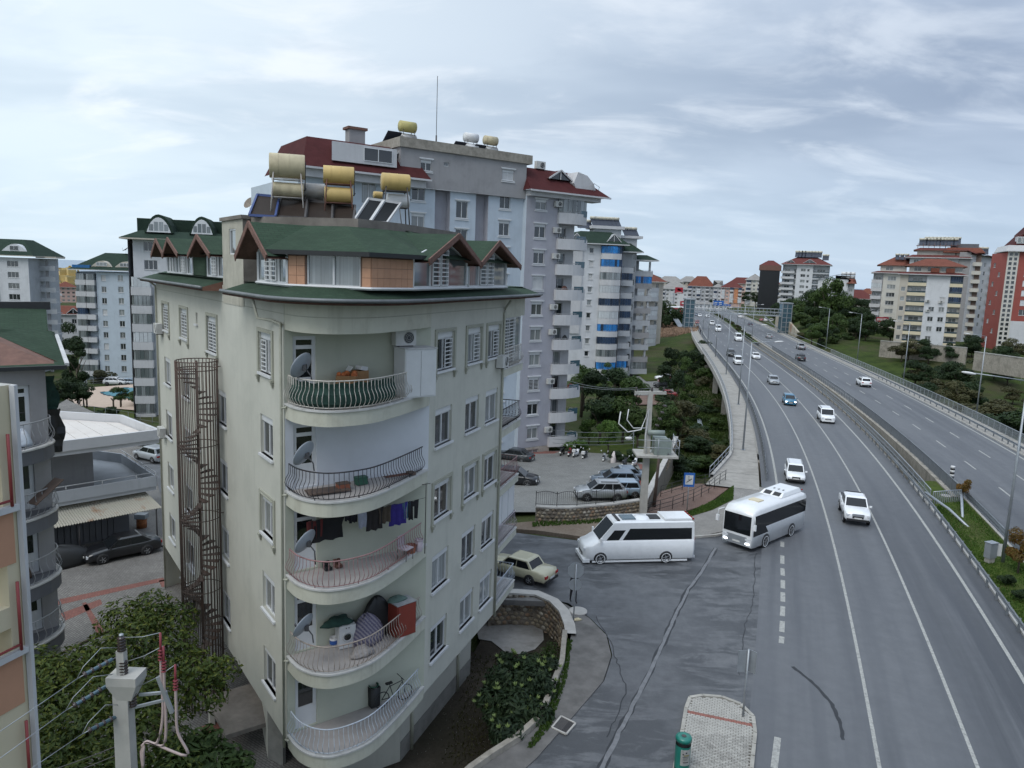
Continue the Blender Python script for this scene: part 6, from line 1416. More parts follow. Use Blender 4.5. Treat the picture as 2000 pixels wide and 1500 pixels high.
for k in range(3):
 a=-3.4+2.7*k;z=32.2+3.6*k;P=[RB.P(a,.3-k),RB.P(14,.3-k),RB.P(14,-12),RB.P(a,-12)];RB.roofs(P,z,z+3.4,.3,2.2,'shingle_red','wood_red',name='stepped_roof')
 for j in range(3):q=RB.P(a+1.2+j*1.3,.7-k);window(RB.t,(q.x,q.y,z+.7),RB.rz,.95,1.7,'1',.02,True,0,'glass_curtain');RB.box(a+.6+j*1.3,a+1.8+j*1.3,-2-k,.65-k,z+.5,z+2.6,'roof_dormer','balc_white')
RB.box(4.6,7,-4,-2,42.5,45.6,'roof_turret','shingle_red');RB.box(4.2,7.4,-4.4,-1.6,45.6,46.0,'turret_cap','wood_red')
mb=MB();P=[(RB.P(-.5+3.4*t/10,.2),-1+2.7*math.sin(PI*t/10)**.6)for t in range(11)];mb.poly([v3(p,z)for p,z in P])if False else mb._add([v3(p,z)for p,z in P],[tuple(range(11))],0,False);mb.wb('arched_entrance',MATS['dark_open'],RB.t);RB.done()
BT=Block('slim brown tower with white balconies squeezed between grey block and red building',(153,262),(.9,-.43),-6,7,14,0,['brown_wall','white_plaster'])
fbt=[27.5-2.95*k for k in range(9)];BT.seg(-1,7,0,31,0,[(1.8,z+.7,3.4,1.5,'s',1)for z in fbt]);BT.seg(-6,-1,0,31,0,n=-1.5);BT.face(BT.P(-1,-1.5),BT.P(-1,0),0,31,0);BT.shell(0,31)
for k,z in enumerate(fbt):BT.balcony(-6.5,-2.4,z,1.7,'solid','dark' if 3<k<6 or k==7 else None,n0=-1.5,mat='balc_white');BT.balcony(4.2,7.2,z-.8,1.2,'solid',None,mat='ivory_wall')
BT.roofs([BT.P(-4,.4),BT.P(7,.4),BT.P(7,-12),BT.P(-4,-12)],31,32.6,.8,.6,'tile_red','tile_red');BT.box(-2,6,-9,-2,32.6,34,'roof_storey','slate_wall');BT.done()
W=bpx('white ten storey tower with maroon roof beside the road, grey balconies on its left',1526,1617,560,(157.7,400),(.92,-.39),20,0,['white_plaster','pale_grey_wall'])
fw_=[24.0-2.95*k for k in range(10)];a1,a2,a3,a4=W.s0,sx(W,1553,560),sx(W,1585,560),W.s1
W.seg(a2,a3,-4,28.6,0,[(sx(W,1566,560),z+.9,2.4,1.5,'2',0)for z in fw_]+[(sx(W,1576,560),z+.9,1.2,1.3,'1',0)for z in fw_]);W.seg(a1,a2,-4,28.6,1,[(a1+2.5+4.4*j,z,2.6,2.1,'2',0)for z in fw_ for j in range(2)],n=-1.4);W.seg(a3,a4,-4,28.6,1,[((a3+a4)/2,z,4,2.1,'3',0)for z in fw_],n=-1.2);W.rets(a2,-1.4,0,-4,28.6);W.rets(a3,0,-1.2,-4,28.6);W.shell(-4,28.6)
for z in fw_:W.balcony(a1-.8,a2-1,z,1.4,'solid',None,n0=-1.4,mat='balc_white',ph=.9);W.balcony(a3,a4,z,1.2,'half',None,n0=-1.2,mat='pale_grey_wall')
W.roofs([W.P(a1,.5),W.P(a4,.5),W.P(a4,-18),W.P(a1,-18)],28.6,32.6,1.2,6.5,'tile_maroon','balc_white');eyebrow(W,sx(W,1580,530),29.2,.3,7,2.2,'tile_maroon');eyebrow(W,sx(W,1543,530),29.2,.3,5,1.8,'tile_maroon');W.done()
solar_row(W,sx(W,1551,520),sx(W,1602,520),-6,32.4,8,'solar collector in the pale row on the white tower by the road',sc=2.2);solar_row(W,sx(W,1606,520),sx(W,1616,520),-4,31.0,2,'solar collector at the right end of the white tower by the road',sc=2.0)
LW=bpx('low white house with sloping flat roof right of the white tower',1596,1668,570,(165,352),(.91,-.41),14,2,['white_plaster','pale_grey_wall'])
a2=sx(LW,1655,570);LW.seg(LW.s0,a2,0,21.0,0,[(sx(LW,px,560),z,1.6,1.5,'2',0)for px in(1609,1623,1638)for z in(17.2,14.0,10.6)]);LW.seg(a2,LW.s1,0,19.4,1,[((a2+LW.s1)/2,z,1.6,1.5,'2',0)for z in(15.4,12.2)],n=-.8);LW.shell(0,19.4)
for z in(9.4,12.4):LW.balcony(sx(LW,1634,580),a2,z,1.6,'solid',None,mat='balc_white')
mb=MB();P=[LW.P(LW.s0-1,1),LW.P(sx(LW,1640,560),1),LW.P(a2+.6,1),LW.P(a2+.6,-12),LW.P(sx(LW,1640,560),-12),LW.P(LW.s0-1,-12)];zz=(20.8,23.6,21.0)
mb._add([v3(P[0],zz[0]),v3(P[1],zz[1]),v3(P[4],zz[1]),v3(P[5],zz[0])],[(0,1,2,3),(3,2,1,0)]);mb._add([v3(P[1],zz[1]),v3(P[2],zz[2]),v3(P[3],zz[2]),v3(P[4],zz[1])],[(0,1,2,3),(3,2,1,0)]);mb.wb('roof',MATS['balc_white'],LW.t);LW.roofs([LW.P(a2,.2),LW.P(LW.s1,.2),LW.P(LW.s1,-10),LW.P(a2,-10)],19.4,21.4,.8,3,'tile_red','wood_red');LW.done()
for i,px in enumerate((1648,1657,1665)):rooftank(LW,sx(LW,px,540),-4,21.2,1.9,('tank_white','tank_grey'),'grey water tank stand on the low white house, '+('left','middle','right')[i]+' of three')
def far(label,px0,px1,ytop,ybot,Y,wall,roof,nf,nb,rise=3.0,balc=True,flat=False,wins='2',u=(1,0)):
 c=gy((px0+px1)/2,600,Y);u=(c.y,-c.x);b=bpx(label,px0,px1,600,(c.x,c.y),u,16,-3,[wall,'white_plaster','pale_grey_wall']);zt=gy(px0,ytop,Y).z;z0=gy(px0,ybot,Y).z;fh=(zt-z0)/nf;w=b.s1-b.s0
 W_=[]
 for k in range(nf):
  z=zt-fh*(k+1)
  for j in range(nb):
   a=b.s0+w*(j+.5)/nb
   if balc and j%2==0:
    b.balcony(a-w/nb*.42,a+w/nb*.42,z+.2,1.5,'solid',RR.choice([None,None,None,'white','dark']),mat='balc_white',ph=.9);W_.append((a,z+.3,min(2.6,w/nb*.6),fh*.68,'2',0))
   else:W_.append((a,z+fh*.3,min(1.8,w/nb*.5),fh*.5,wins,0))
 b.seg(b.s0,b.s1,min(-4,z0),zt,0,W_);b.shell(min(-4,z0),zt)
 if flat:b.roofs([b.P(b.s0,.3),b.P(b.s1,.3),b.P(b.s1,-15),b.P(b.s0,-15)],zt,zt+rise,.2,.1,roof,wall)
 else:b.roofs([b.P(b.s0,.3),b.P(b.s1,.3),b.P(b.s1,-15),b.P(b.s0,-15)],zt,zt+rise,1.0,6.5,roof,'balc_white')
 b.done();return b
F=[]
F.append(far('white and red striped flats behind the tall red sign',1289,1341,563,602,560,'white_plaster','roof_grey',5,6,5))
F.append(far('grey flats with terracotta roof in the middle of the street front',1341,1392,558,596,600,'pale_grey_wall','tile_red',5,6,8))
F.append(far('narrow pale block between the grey and the pink flats',1391,1407,560,598,580,'white_plaster','roof_grey',5,2,5))
F.append(far('pink flats with an orange stripe and maroon roof',1406,1447,561,590,540,'pink_wall','tile_maroon',4,5,5))
b=F[-1];b.box(sx(b,1434,575),sx(b,1441,575),0,.5,gy(1434,592,540).z,gy(1434,562,540).z,'stripe_wall','orange_wall')
F.append(far('tall ivory flats behind the black building',1453,1486,546,592,600,'ivory_wall','roof_grey',6,3,5))
F.append(far('round roofed building left of the street front',1280,1330,549,575,700,'beige_wall','roof_grey',3,6,5,False));F.append(far('second round roofed building behind the street front',1322,1362,549,575,720,'beige_wall','roof_grey',3,5,5,False))
F.append(far('low red roofed houses behind the pink flats',1420,1470,553,570,720,'pink_wall','tile_maroon',2,6,6,False));F.append(far('red roofed row to the right of the low white house',1640,1706,582,606,420,'beige_wall','tile_maroon',2,8,5,False));F.append(far('distant red roofed houses behind the right hand blocks',1672,1712,574,590,640,'white_plaster','tile_red',2,6,5,False))
F.append(far('white terraced house between the tall block and the brown tower',1885,1930,598,626,330,'white_plaster','tile_red',3,4,4));F.append(far('orange roofed flats right of the white tower with blue blinds',1262,1284,566,640,300,'beige_wall','tile_red',7,3,4))
F.append(far('low shop row with parked cars beyond the footbridge',1342,1420,592,602,470,'white_plaster','roof_grey',1,10,.5,False,True));F.append(far('hotel block with a maroon roof line far behind the street',1470,1524,553,600,620,'beige_wall','tile_maroon',4,5,3))
for i,(x0,x1,yt,Y)in enumerate(((1225,1262,560,420),(1240,1282,552,500),(1700,1720,590,520),(10,60,560,420),(110,150,560,560),(60,118,575,330))):
 F.append(far(('yellowish houses stepping up the hill behind the white tower','pale orange houses on the hill, higher row','small pale house behind the red hip roof','pale flats behind the left edge block','low coastal house before the sea','flats between the left edge block and the villa')[i],x0,x1,yt,yt+30,Y,('ivory_wall','orange_wall','white_plaster','pale_grey_wall','pink_wall','beige_wall')[i],('tile_red','tile_red','tile_red','tile_maroon','tile_red','roof_grey')[i],4,4,4,False))
BK=bpx('black clad building with rust red roof band',1481,1520,570,(gy(1500,600,430).x,430),(.945,-.33),18,0,['dark_cladding','wood_red']);BK.seg(BK.s0,BK.s1,0,25.3,0);BK.shell(0,25.3);BK.box(BK.s0-.6,BK.s1+.6,-18,.5,25.3,28.2,'roof_band','wood_red');BK.roofs([BK.P(BK.s0,0),BK.P(BK.s1,0),BK.P(BK.s1,-18),BK.P(BK.s0,-18)],28.2,31,.4,4,'tile_maroon','wood_red')
for j in range(5):BK.box(BK.s0+.4+j*(BK.s1-BK.s0)/5,BK.s0-.2+(j+1)*(BK.s1-BK.s0)/5,.02,.14,1,25,'cladding_panel','dark_cladding')
BK.done()
for i,(px,y)in enumerate(((112,548),(122,552),(131,549),(140,553),(128,563),(136,566))):
 c=gz(px,y,-30);t=thing('excavator','yellow digger in the distant yard, %s'%('leftmost in the back row','second in the back row','third in the back row','rightmost in the back row','left one in the front row','right one in the front row')[i],'excavator',(c.x,c.y,-30),i*.8,'yellow machines in the distant yard')
 s_=c.y/110;mb=MB();mb.box(-1*s_,-.7*s_,.4*s_,1*s_,.7*s_,1.1*s_);mb.box(-.4*s_,-.5*s_,1.1*s_,.4*s_,.5*s_,1.9*s_);put('cab',mb.mesh('cab',MATS['tank_yellow']),t);mb=MB();mb.box(-1.2*s_,-.9*s_,0,1.2*s_,.9*s_,.4*s_);put('track',mb.mesh('track',MATS['black_plastic']),t);mb=MB();mb.bar((1*s_,0,1.1*s_),(2*s_,0,2.2*s_),.2*s_,.2*s_);mb.bar((2*s_,0,2.2*s_),(2.6*s_,0,.6*s_),.2*s_,.2*s_);put('boom',mb.mesh('boom',MATS['tank_yellow']),t)
uG=Vector((.80,.60));
def yG(px,y,Y):return gy(px,y,Y)
YG=26.5
gc=gy(60,900,YG);GX=gc.x
GH=Block('dark grey house with stacked round balconies and green shingle roof at the left edge',(GX,YG),(.62,.785),-6.5,2.6,9,-1.6,['slate_wall','grey_wall','pale_grey_wall'],far=False)
fg=[gy(60,y,YG-1.2).z for y in(881,1017,1146,1262)]
sR=sx(GH,98,900)
GH.seg(-6.5,sR,-1.6,gy(60,722,YG).z,1,[(sx(GH,34,850),z+.02,.95,2.1,'1td',0,'glass_dark')for z in fg]);GH.face(GH.P(sR),GH.P(sR,-9),-1.6,gy(60,722,YG).z,1);GH.face(GH.P(-6.5,-9),GH.P(-6.5),-1.6,14,1)
for i,z in enumerate(fg):
 a0,a1_=-6.5,sR+.35;F_=[GH.P(a0,1.5)]+[GH.P(a1_-3.2+3.0*math.sin(t),-.1+1.6*math.cos(t))for t in[k*PI/2/7 for k in range(8)]]
 F_=F_+[GH.P(a1_-.2,-.9)]
 mb=MB();mb.prism([tuple(p)for p in[GH.P(a0,-.9)]+F_],z-.55,z-.04);o=mb.wb('balcony',MATS['slate_wall'],GH.t)
 mb=MB();q=offs(F_,.04);q2=offs(F_,-.14)
 for k in range(len(q)-1):mb._add([v3(q[k],z-.05),v3(q[k+1],z-.05),v3(q2[k+1],z-.05),v3(q2[k],z-.05),v3(q[k],z+.01),v3(q[k+1],z+.01),v3(q2[k+1],z+.01),v3(q2[k],z+.01)],[(4,5,6,7),(0,1,5,4),(2,3,7,6),(3,2,1,0)])
 mb.wb('coping',MATS['coping'],o);balustrade(GH.t,offs(F_,-.07),z+.02,'rail_grey',.9,.3,belly=.13)
zt=gy(60,722,YG).z
GH.done()
def roofpoly(par,name,pts,mat,th=.1,edge='wood_red'):
 mb=MB();mb._add(pts,[tuple(range(len(pts)))],0,False);d=Vector((0,0,-th));mb._add([Vector(p)+d for p in pts],[tuple(range(len(pts)))[::-1]],1,False)
 n=len(pts)
 for i in range(n):a,b=Vector(pts[i]),Vector(pts[(i+1)%n]);mb._add([a+d,b+d,b,a],[(0,1,2,3),(3,2,1,0)],1,False)
 return mb.wb(name,[MATS[mat],MATS[edge]],par)
roofpoly(GH.t,'eaves_roof',[gy(-60,722,25.2),gy(130,714,27.0),gy(106,648,31.5),gy(-60,640,27.6)],'shingle_green');roofpoly(GH.t,'hip_roof',[gy(-60,632,28.6),gy(100,646,31.0),gy(106,650,31.4),gy(130,714,27.2),gy(118,712,27.3)][:4][::1],'shingle_green')
roofpoly(GH.t,'upper_roof',[gy(-60,645,29.5),gy(94,645,31.0),gy(90,602,33.5),gy(-60,602,32)],'shingle_green');mb=MB();mb.bar(gy(-60,597,32.2),gy(98,597,33.6),.3,.35);mb.wb('ridge_board',MATS['black_edge'],GH.t);mb=MB();mb.bar(gy(-60,724,25.2),gy(130,717,27.0),.12,.14);mb.wb('gutter',MATS['black_edge'],GH.t)
mb=MB();mb.bar(gy(110,655,31.2),gy(131,712,27.1),.14,.12);mb.wb('flashing',MATS['frame_white'],GH.t)
for i,(x,y,z_,m_,lb)in enumerate(((104,800,3,'black_plastic','black clothes hanging at the corner of the upper round balcony'),(92,735,3,'cloth_green','dark cloth hanging on the wall of the grey house'))):
 p=gy(x,y,YG+1.0);mb=MB();n=6;rows=[[p+Vector((.12*math.sin(k*2.1+j)+(.0),.05*math.cos(j*3+k)+.04*k,-.24*j))+Vector((.07*(k-3),.05*(k-3),0))for k in range(n)]for j in range(8)]
 for a,b in zip(rows,rows[1:]):mb.strip(a,b,sm=True)
 tag(mb.build('hanging_clothes',MATS[m_]),lb,'laundry')
for i,(px,y,z,c_,lb)in enumerate(((30,868,fg[0],'blind_blue','blue tub on the upper round balcony'),(44,862,fg[0],'rail_blue','pale plastic stool beside the blue tub'),(26,1000,fg[1],'plastic_green','green net bag on the second round balcony'),(40,1090,fg[2],'board_brown','dark wooden chest on the third round balcony'))):
 p=gy(px,y,YG-.5);heap('tub',lb,'tub',(p.x,p.y,z),.32,.25,.6,MATS[c_],0,i+20)
mb=MB();mb.bar(gy(62,985,25.6),gy(116,935,26.6),.5,.03);tag(mb.build('board',MATS['board_brown']),'long grey board leaning across the second round balcony','board')
PH=Block('peach and cream house front with red balcony rails at the left border',(gy(12,1000,13.5).x,13.5),(.30,.954),-9,sx(Block.__new__(Block),0)if False else .35,5,-1.6,['cream_edge','peach_wall','white_plaster'],far=False)
pe=lambda y:gy(24,y,13.6).z
zs=[pe(y)for y in(690,838,880,1010,1100,1205,1290,1400,1600)]
PH.face(PH.P(-9),PH.P(.32),-1.6,15.6,0,[(8.0,zs[2*k+1]-1.75,1.9,1.6,None)for k in range(3)],.9);PH.face(PH.P(.32),PH.P(.32,-5),-1.6,15.6,2)
for k in range(4):
 z=13.2-2.9*k;mb=MB();mb.poly([v3(PH.P(-9,.012),z-1.0),v3(PH.P(.1,.012),z-1.0),v3(PH.P(.1,.012),z),v3(PH.P(-9,.012),z)])if False else mb._add([v3(PH.P(-9,.02),z-1.05),v3(PH.P(.12,.02),z-1.05),v3(PH.P(.12,.02),z),v3(PH.P(-9,.02),z)],[(0,1,2,3)]);mb.wb('peach_panel',MATS['peach_wall'],PH.t)
 mb=MB();mb.bar(v3(PH.P(-9,.05),z+.05),v3(PH.P(.2,.05),z+.05),.12,.12);mb.wb('ledge',MATS['balc_white'],PH.t)
 mb=MB();mb.tube([v3(PH.P(.05,.1),z+.1),v3(PH.P(.05,.1),z+1.5)],.03,6);mb.tube([v3(PH.P(.05,.1),z+.22),v3(PH.P(-2.6,.1),z+.22)],.025,6);mb.wb('rail',MATS['rail_red'],PH.t)
mb=MB();mb.bar(v3(PH.P(.25,.06),-1.6),v3(PH.P(.25,.06),15.6),.1,.1);mb.wb('corner_pilaster',MATS['balc_white'],PH.t);PH.done()
a,b=gz(108,1072,-1.4),gz(262,1040,-1.4);uS=(b-a).normalized();lnS=(b-a).length
SH=Block('low two storey shop with white slab roof, terrace and rusty awning',(a.x,a.y),(uS.x,uS.y),-6,lnS,12,-1.5,['slate_wall','pale_grey_wall','balc_white','grey_wall'],far=False,name='shop_building')
SH.seg(-6,lnS-.3,-1.5,1.9,0);SH.seg(-6,lnS-2.0,2.0,5.2,3,[(lnS-5.2,2.05,1.3,2.3,'2',0,'glass_dark')],n=-1.6);SH.face(SH.P(lnS-.3),SH.P(lnS-.3,-12),-1.5,1.9,1);SH.face(SH.P(lnS-2.0,-1.6),SH.P(lnS-2.0,-12),2,5.2,1)
for k in range(26):mb=MB();q=SH.P(-5.8+k*(lnS+5)/26,.05);put('shutter_panel',(lambda m:(m.box(-.16,-.03,0,.16,.03,2.3),m)[1])(MB()).mesh('shutter_panel',MATS['slate_wall']),SH.t,mw=basis((q.x,q.y,-1.35),SH.rz))
mb=MB();P=[SH.P(-6,.9),SH.P(lnS+1.3,.9),SH.P(lnS+1.6,-7),SH.P(lnS-1,-12),SH.P(-6,-12)];mb.prism([tuple(p)for p in P],1.75,2.05)
for i in range(3):
 A_,B_=P[i],P[i+1];mb.bar(v3(A_,2.4),v3(B_,2.4),.14,.75)
mb.wb('terrace',MATS['pale_grey_wall'],SH.t)
for i in range(2):A_,B_=P[i],P[i+1];rods(SH.t,[(v3(A_,3.05),v3(B_,3.05))]+[(v3(p,2.7),v3(p,3.05))for p,d in evenly([A_,B_],2.2)],'frame_white',.035,'railing')
zr=5.2;P=[gy(108-180,884+30,SH.P(-6,1.2).y),SH.P(lnS+1.5,1.2),SH.P(lnS+1.2,-5.5),SH.P(-6,-21)];P[0]=SH.P(-8,1.2)
P=[Vector((p.x,p.y))for p in P];mb=MB();mb.prism([tuple(p)for p in P],zr,zr+.35);Pin=offc(P,-.2)
for i in range(4):A_,B_=P[i],P[(i+1)%4];mb.bar(v3(A_,zr+.65),v3(B_,zr+.65),.22,.7)
mb.wb('roof_slab',MATS['balc_white'],SH.t)
m_pl=M('roof_white',(.60,.56,.52),.6,.05,1,grime=.25,gcol=(.42,.33,.26),gscale=.5)
A0,A1,B1,B0=Pin
for k in range(16):
 t0_,t1_=k/16+.001,(k+1)/16-.001;mb=MB();q=[A0.lerp(A1,t0_),A0.lerp(A1,t1_),B0.lerp(B1,t1_),B0.lerp(B1,t0_)];mb.prism([tuple(p)for p in q],zr+.36,zr+.42+.012*(k%2));mb.wb('roof_sheet',m_pl,SH.t)
def m_corr():
 t=NT('corrugated');u=t.sepuv(t.uv());r=t.noise(.8,6,.65,sc=(1,1,.5));c=t.mix(t.ramp(r,.58,.70,0,.8),(.40,.38,.32),(.26,.12,.05));t.set(t.b.inputs['Base Color'],c);t.b.inputs['Roughness'].default_value=.75;MATS['corrugated']=t.m
m_corr();mb=MB();n=150;A_,B_=SH.P(-6,.3),SH.P(lnS+.7,.3);C2,D2=SH.P(-6,2.1),SH.P(lnS+1.2,2.1);r0=[];r1=[]
for i in range(n+1):w_=.035*math.cos(i*PI);r0.append(v3(A_.lerp(B_,i/n),1.62+w_));r1.append(v3(C2.lerp(D2,i/n),.75+w_))
mb.strip(r0,r1);mb.strip([p-Vector((0,0,.02))for p in r1],[p-Vector((0,0,.02))for p in r0]);mb.wb('awning',MATS['corrugated'],SH.t,kind=None)
for s_ in(lnS+.9,lnS-4):rods(SH.t,[(v3(SH.P(s_,1.9),-1.5),v3(SH.P(s_,1.9),.8))],'steel_dark',.05,'post')
SH.done()
g=gz(277,1030,-1.5);t=thing('oil_drum_stove','rusty orange drum stove standing under the end of the awning','stove',(g.x,g.y,-1.5));mb=MB();mb.lathe([(.001,0),(.35,0),(.35,.7),(.001,.7)],n=12);put('drum',mb.mesh('drum',M('rust_orange',(.25,.09,.03),.8,.4,6)),t);mb=MB();mb.box(-.4,-.3,.72,.4,.3,1.05);put('hood',mb.mesh('hood',MATS['galv']),t)
for n_,c_ in(('white',(.78,.79,.80)),('cream',(.50,.47,.33)),('black',(.012,.013,.016)),('silver',(.34,.36,.38)),('blue',(.03,.16,.27)),('dark',(.035,.04,.045)),('greyblue',(.13,.17,.22)),('paleblue',(.26,.34,.42)),('red',(.25,.03,.03)),('navy',(.02,.03,.06))):
 M('paint_'+n_ if n_!='white' else 'paint_whitecar',c_,.32,.03,3,metal=.0 if n_ in('white','cream')else .25,coat=.7,grime=.12,gscale=2)
CP_=lambda n:MATS['paint_'+n if n!='white' else 'paint_whitecar']
M('car_glass',(.010,.012,.014),.08,.05,spec=.45);M('tyre',(.016,.016,.017),.85,.1);M('rim',(.42,.43,.45),.3,.1,metal=.7);M('lamp_glass',(.65,.67,.70),.15,.05,spec=.9);M('lamp_on',(.9,.92,1),.3,.0,emit=((.85,.92,1),6));M('tail_red',(.30,.012,.012),.2,.1);M('plate',(.6,.6,.58),.5,.05);M('black_trim',(.02,.02,.022),.5,.1)
WH={}
def wheel(t,x,y,r,w=.2,hub='rim',ring=False):
 k=(r,w,hub,ring,y>0)
 if k not in WH:
  s_=1 if y>0 else-1;mb=MB();mb.lathe([(r*.62,-w/2),(r*.95,-w/2),(r,-w/2+.03),(r,w/2-.03),(r*.95,w/2),(r*.62,w/2)],n=20,axis='Y',cap=False)
  if ring:mb.cur=1;mb.lathe([(r*.74,s_*(w/2+.004)),(r*.86,s_*(w/2+.006))],n=20,axis='Y');mb.cur=0
  rm=MB();rm.lathe([(.001,s_*w*.30),(r*.2,s_*w*.42),(r*.3,s_*w*.25),(r*.58,s_*w*.34),(r*.64,s_*w*.5)],n=20,axis='Y')
  for i in range(5):a=2*PI*i/5;rm.bar((0,s_*w*.38,0),(r*.6*math.cos(a),s_*w*.42,r*.6*math.sin(a)),r*.16,.03)
  WH[k]=(mb.mesh('wheel',[MATS['tyre'],CP_('white')]),rm.mesh('rim',MATS[hub]))
 a,b=WH[k];o=put('wheel',a,t);o.location=(x,y,r);put('rim',b,o)
KD={'sedan':(4.55,1.78,.24,.80,.92,1.44,1.05,.35,-1.05,-1.75,.98,.32,1.38,-1.30,2),'boxy':(4.35,1.66,.28,.80,.88,1.40,.95,.45,-.85,-1.25,.90,.29,1.32,-1.12,2),'hatch':(3.95,1.70,.24,.86,.95,1.50,1.10,.30,-1.50,-1.85,.98,.31,1.22,-1.25,2),'suv':(4.45,1.84,.30,.98,1.08,1.68,1.15,.35,-1.60,-2.05,1.12,.36,1.35,-1.32,3),'van':(4.35,1.80,.28,.98,1.06,1.82,1.35,.70,-2.0,-2.14,1.1,.33,1.42,-1.36,2),'estate':(4.40,1.66,.28,.80,.88,1.48,1.0,.40,-1.95,-2.12,.92,.30,1.32,-1.15,3),'pickup':(5.30,1.86,.42,1.10,1.18,1.80,1.25,.55,-.75,-.98,1.12,.40,1.70,-1.50,2),'minibus':(7.3,2.02,.22,1.22,1.52,2.72,2.75,1.75,-3.5,-3.6,1.5,.36,2.62,-1.72,1),'midbus':(5.6,1.98,.30,1.15,1.35,2.35,2.1,1.4,-2.7,-2.78,1.4,.35,1.95,-1.6,3)}
def car(label,kind,paint,loc,rz,cat='car',name='car',group=None,lights=False,z=None):
 Lc,W,zb,zh,zbt,zt,xw,xf,xr,xg,zk,r,wf,wr,npn=KD[kind];t=thing(name,label,cat,tuple(loc),rz,group);h=W/2;F=Lc/2;p=CP_(paint)
 st=[(F,.80,zb+.12,zh-.22),(F-.12,.94,zb,zh-.08),(F-.45,1.0,zb,zh),(xw,1.0,zb,zbt-.02),(xf,1.0,zb,zbt),(0,1.0,zb,zbt),(xr,1.0,zb,zbt),(xg,.99,zb,zk),(-F+.12,.96,zb,zk-.03),(-F,.86,zb+.12,zk-.2)]
 if kind=='pickup':st=[s for s in st if s[0]>xg]+[(xg-.02,1.0,zb,zbt),(-F+.05,.98,zb,zbt-.02),(-F,.95,zb+.05,zbt-.06)]
 mb=MB();rings=[]
 for(x,k,z0,z1)in st:
  w=h*k;rings.append([(x,-w*.88,z0),(x,-w*.98,z0+.10),(x,-w,(z0+z1)/2),(x,-w*.98,z1-.10),(x,-w*.90,z1),(x,0,z1+.025),(x,w*.90,z1),(x,w*.98,z1-.10),(x,w,(z0+z1)/2),(x,w*.98,z0+.10),(x,w*.88,z0)])
 mb.loft([r_[::-1]for r_ in rings],True,True)
 kt=.80 if kind not in('minibus','midbus','van')else .88;b0,b1=h*.91,h*kt;zb2=zbt-.03
 def rg(x0,x1,z,w,dx=.0):return[(x0,-w,z),(x0,w,z),(x1,w,z),(x1,-w,z)]
 cab=[rg(xw,xg,zb2,b0),rg(xf+.02,xr-.02,zt-.07,b1),rg(xf-.14,xr+.12,zt,b1*.82)]
 mb.loft([c[::-1]for c in cab][::-1],True,True,sm=False);body=put('body',mb.mesh('body',p),t)
 def panel(name_,q,mat,off=.008):
  q=[Vector(v)for v in q];n=(q[1]-q[0]).cross(q[3]-q[0]).normalized()*off;m2=MB();m2._add([v+n for v in q],[(0,1,2,3)],0,False);return put(name_,m2.mesh(name_,mat),t)
 def lerp4(a,b,c,d,u0,u1,v0,v1):
  a,b,c,d=map(Vector,(a,b,c,d));f=lambda u,v:a.lerp(b,u).lerp(d.lerp(c,u),v);return[f(u0,v0),f(u1,v0),f(u1,v1),f(u0,v1)]
 g=MATS['car_glass'];c0,c1=cab[0],cab[1]
 panel('windscreen',lerp4(c0[0],c0[1],c1[1],c1[0],.05,.95,.06,.93),g);panel('rear_window',lerp4(c0[2],c0[3],c1[3],c1[2],.08,.92,.10 if kind!='minibus' else .2,.88),g)
 if kind=='minibus':
  for sgn in(0,1):
   A_,B_,C2,D2=(c0[3],c0[0],c1[0],c1[3])if sgn==0 else(c0[1],c0[2],c1[2],c1[1])
   fr_=[(.03,.76),(.80,.93)]if sgn==0 else[(.24,.97),(.07,.20)]
   for(u0,u1)in fr_:panel('side_window',lerp4(A_,B_,C2,D2,u0,u1,.04,.68 if u1-u0>.3 else .60),g)
 else:
  for sgn in(0,1):
   A_,B_,C2,D2=(c0[3],c0[0],c1[0],c1[3])if sgn==0 else(c0[1],c0[2],c1[2],c1[1])
   for i in range(npn):u0=.05+.90*i/npn;u1=.05+.90*(i+1)/npn-.025;panel('side_window',lerp4(A_,B_,C2,D2,u0,u1,.10,.88),g)
 for x in(wf,wr):
  for y in(-1,1):
   m2=MB();m2.lathe([(.001,y*(h+.004)),(r*1.17,y*(h+.003)),(r*1.2,y*(h-.02))],n=18,axis='Y');o=put('wheel_arch',m2.mesh('wheel_arch',MATS['black_trim']),t);o.location=(x,0,r*1.02)
   wheel(t,x,y*(h-.085),r,.2 if Lc<7 else .24,'rim',kind=='minibus')
 zl=zh-.24 if kind!='minibus' else .95
 for y in(-1,1):
  m2=MB();m2.obox((F-.075,y*h*.68,zl),(.16,h*.38,.15 if kind!='boxy' else .13),y*-.25);put('headlight',m2.mesh('headlight',MATS['lamp_on' if lights else 'lamp_glass']),t)
  m2=MB();m2.obox((-F+.05,y*h*.72,zk-.26 if kind!='minibus' else 1.25),(.14,h*.36 if kind!='minibus' else .2,.16 if kind!='minibus' else .7));put('tail_light',m2.mesh('tail_light',MATS['tail_red']),t)
  m2=MB();m2.obox((xw-.12,y*(h+.09),zbt+.07),(.10,.17,.13 if Lc<7 else .3));put('mirror',m2.mesh('mirror',p if paint!='cream' else MATS['black_trim']),t)
 m2=MB();m2.box(F-.03,-h*.42,zb+.22,F+.015,h*.42,zb+.40);put('grille',m2.mesh('grille',MATS['black_trim']),t)
 for x,nm in((F+.012,'front_bumper'),(-F-.012,'rear_bumper')):
  m2=MB();m2.box(x-.05,-h*.84,zb+.02,x+.03,h*.84,zb+.17);put(nm,m2.mesh(nm,MATS['black_trim']if kind in('boxy','estate','suv','pickup')else p),t)
 for x in(F+.045,-F-.045):m2=MB();m2.box(x-.01,-.26,zb+.18,x+.01,.26,zb+.29);put('number_plate',m2.mesh('number_plate',MATS['plate']),t)
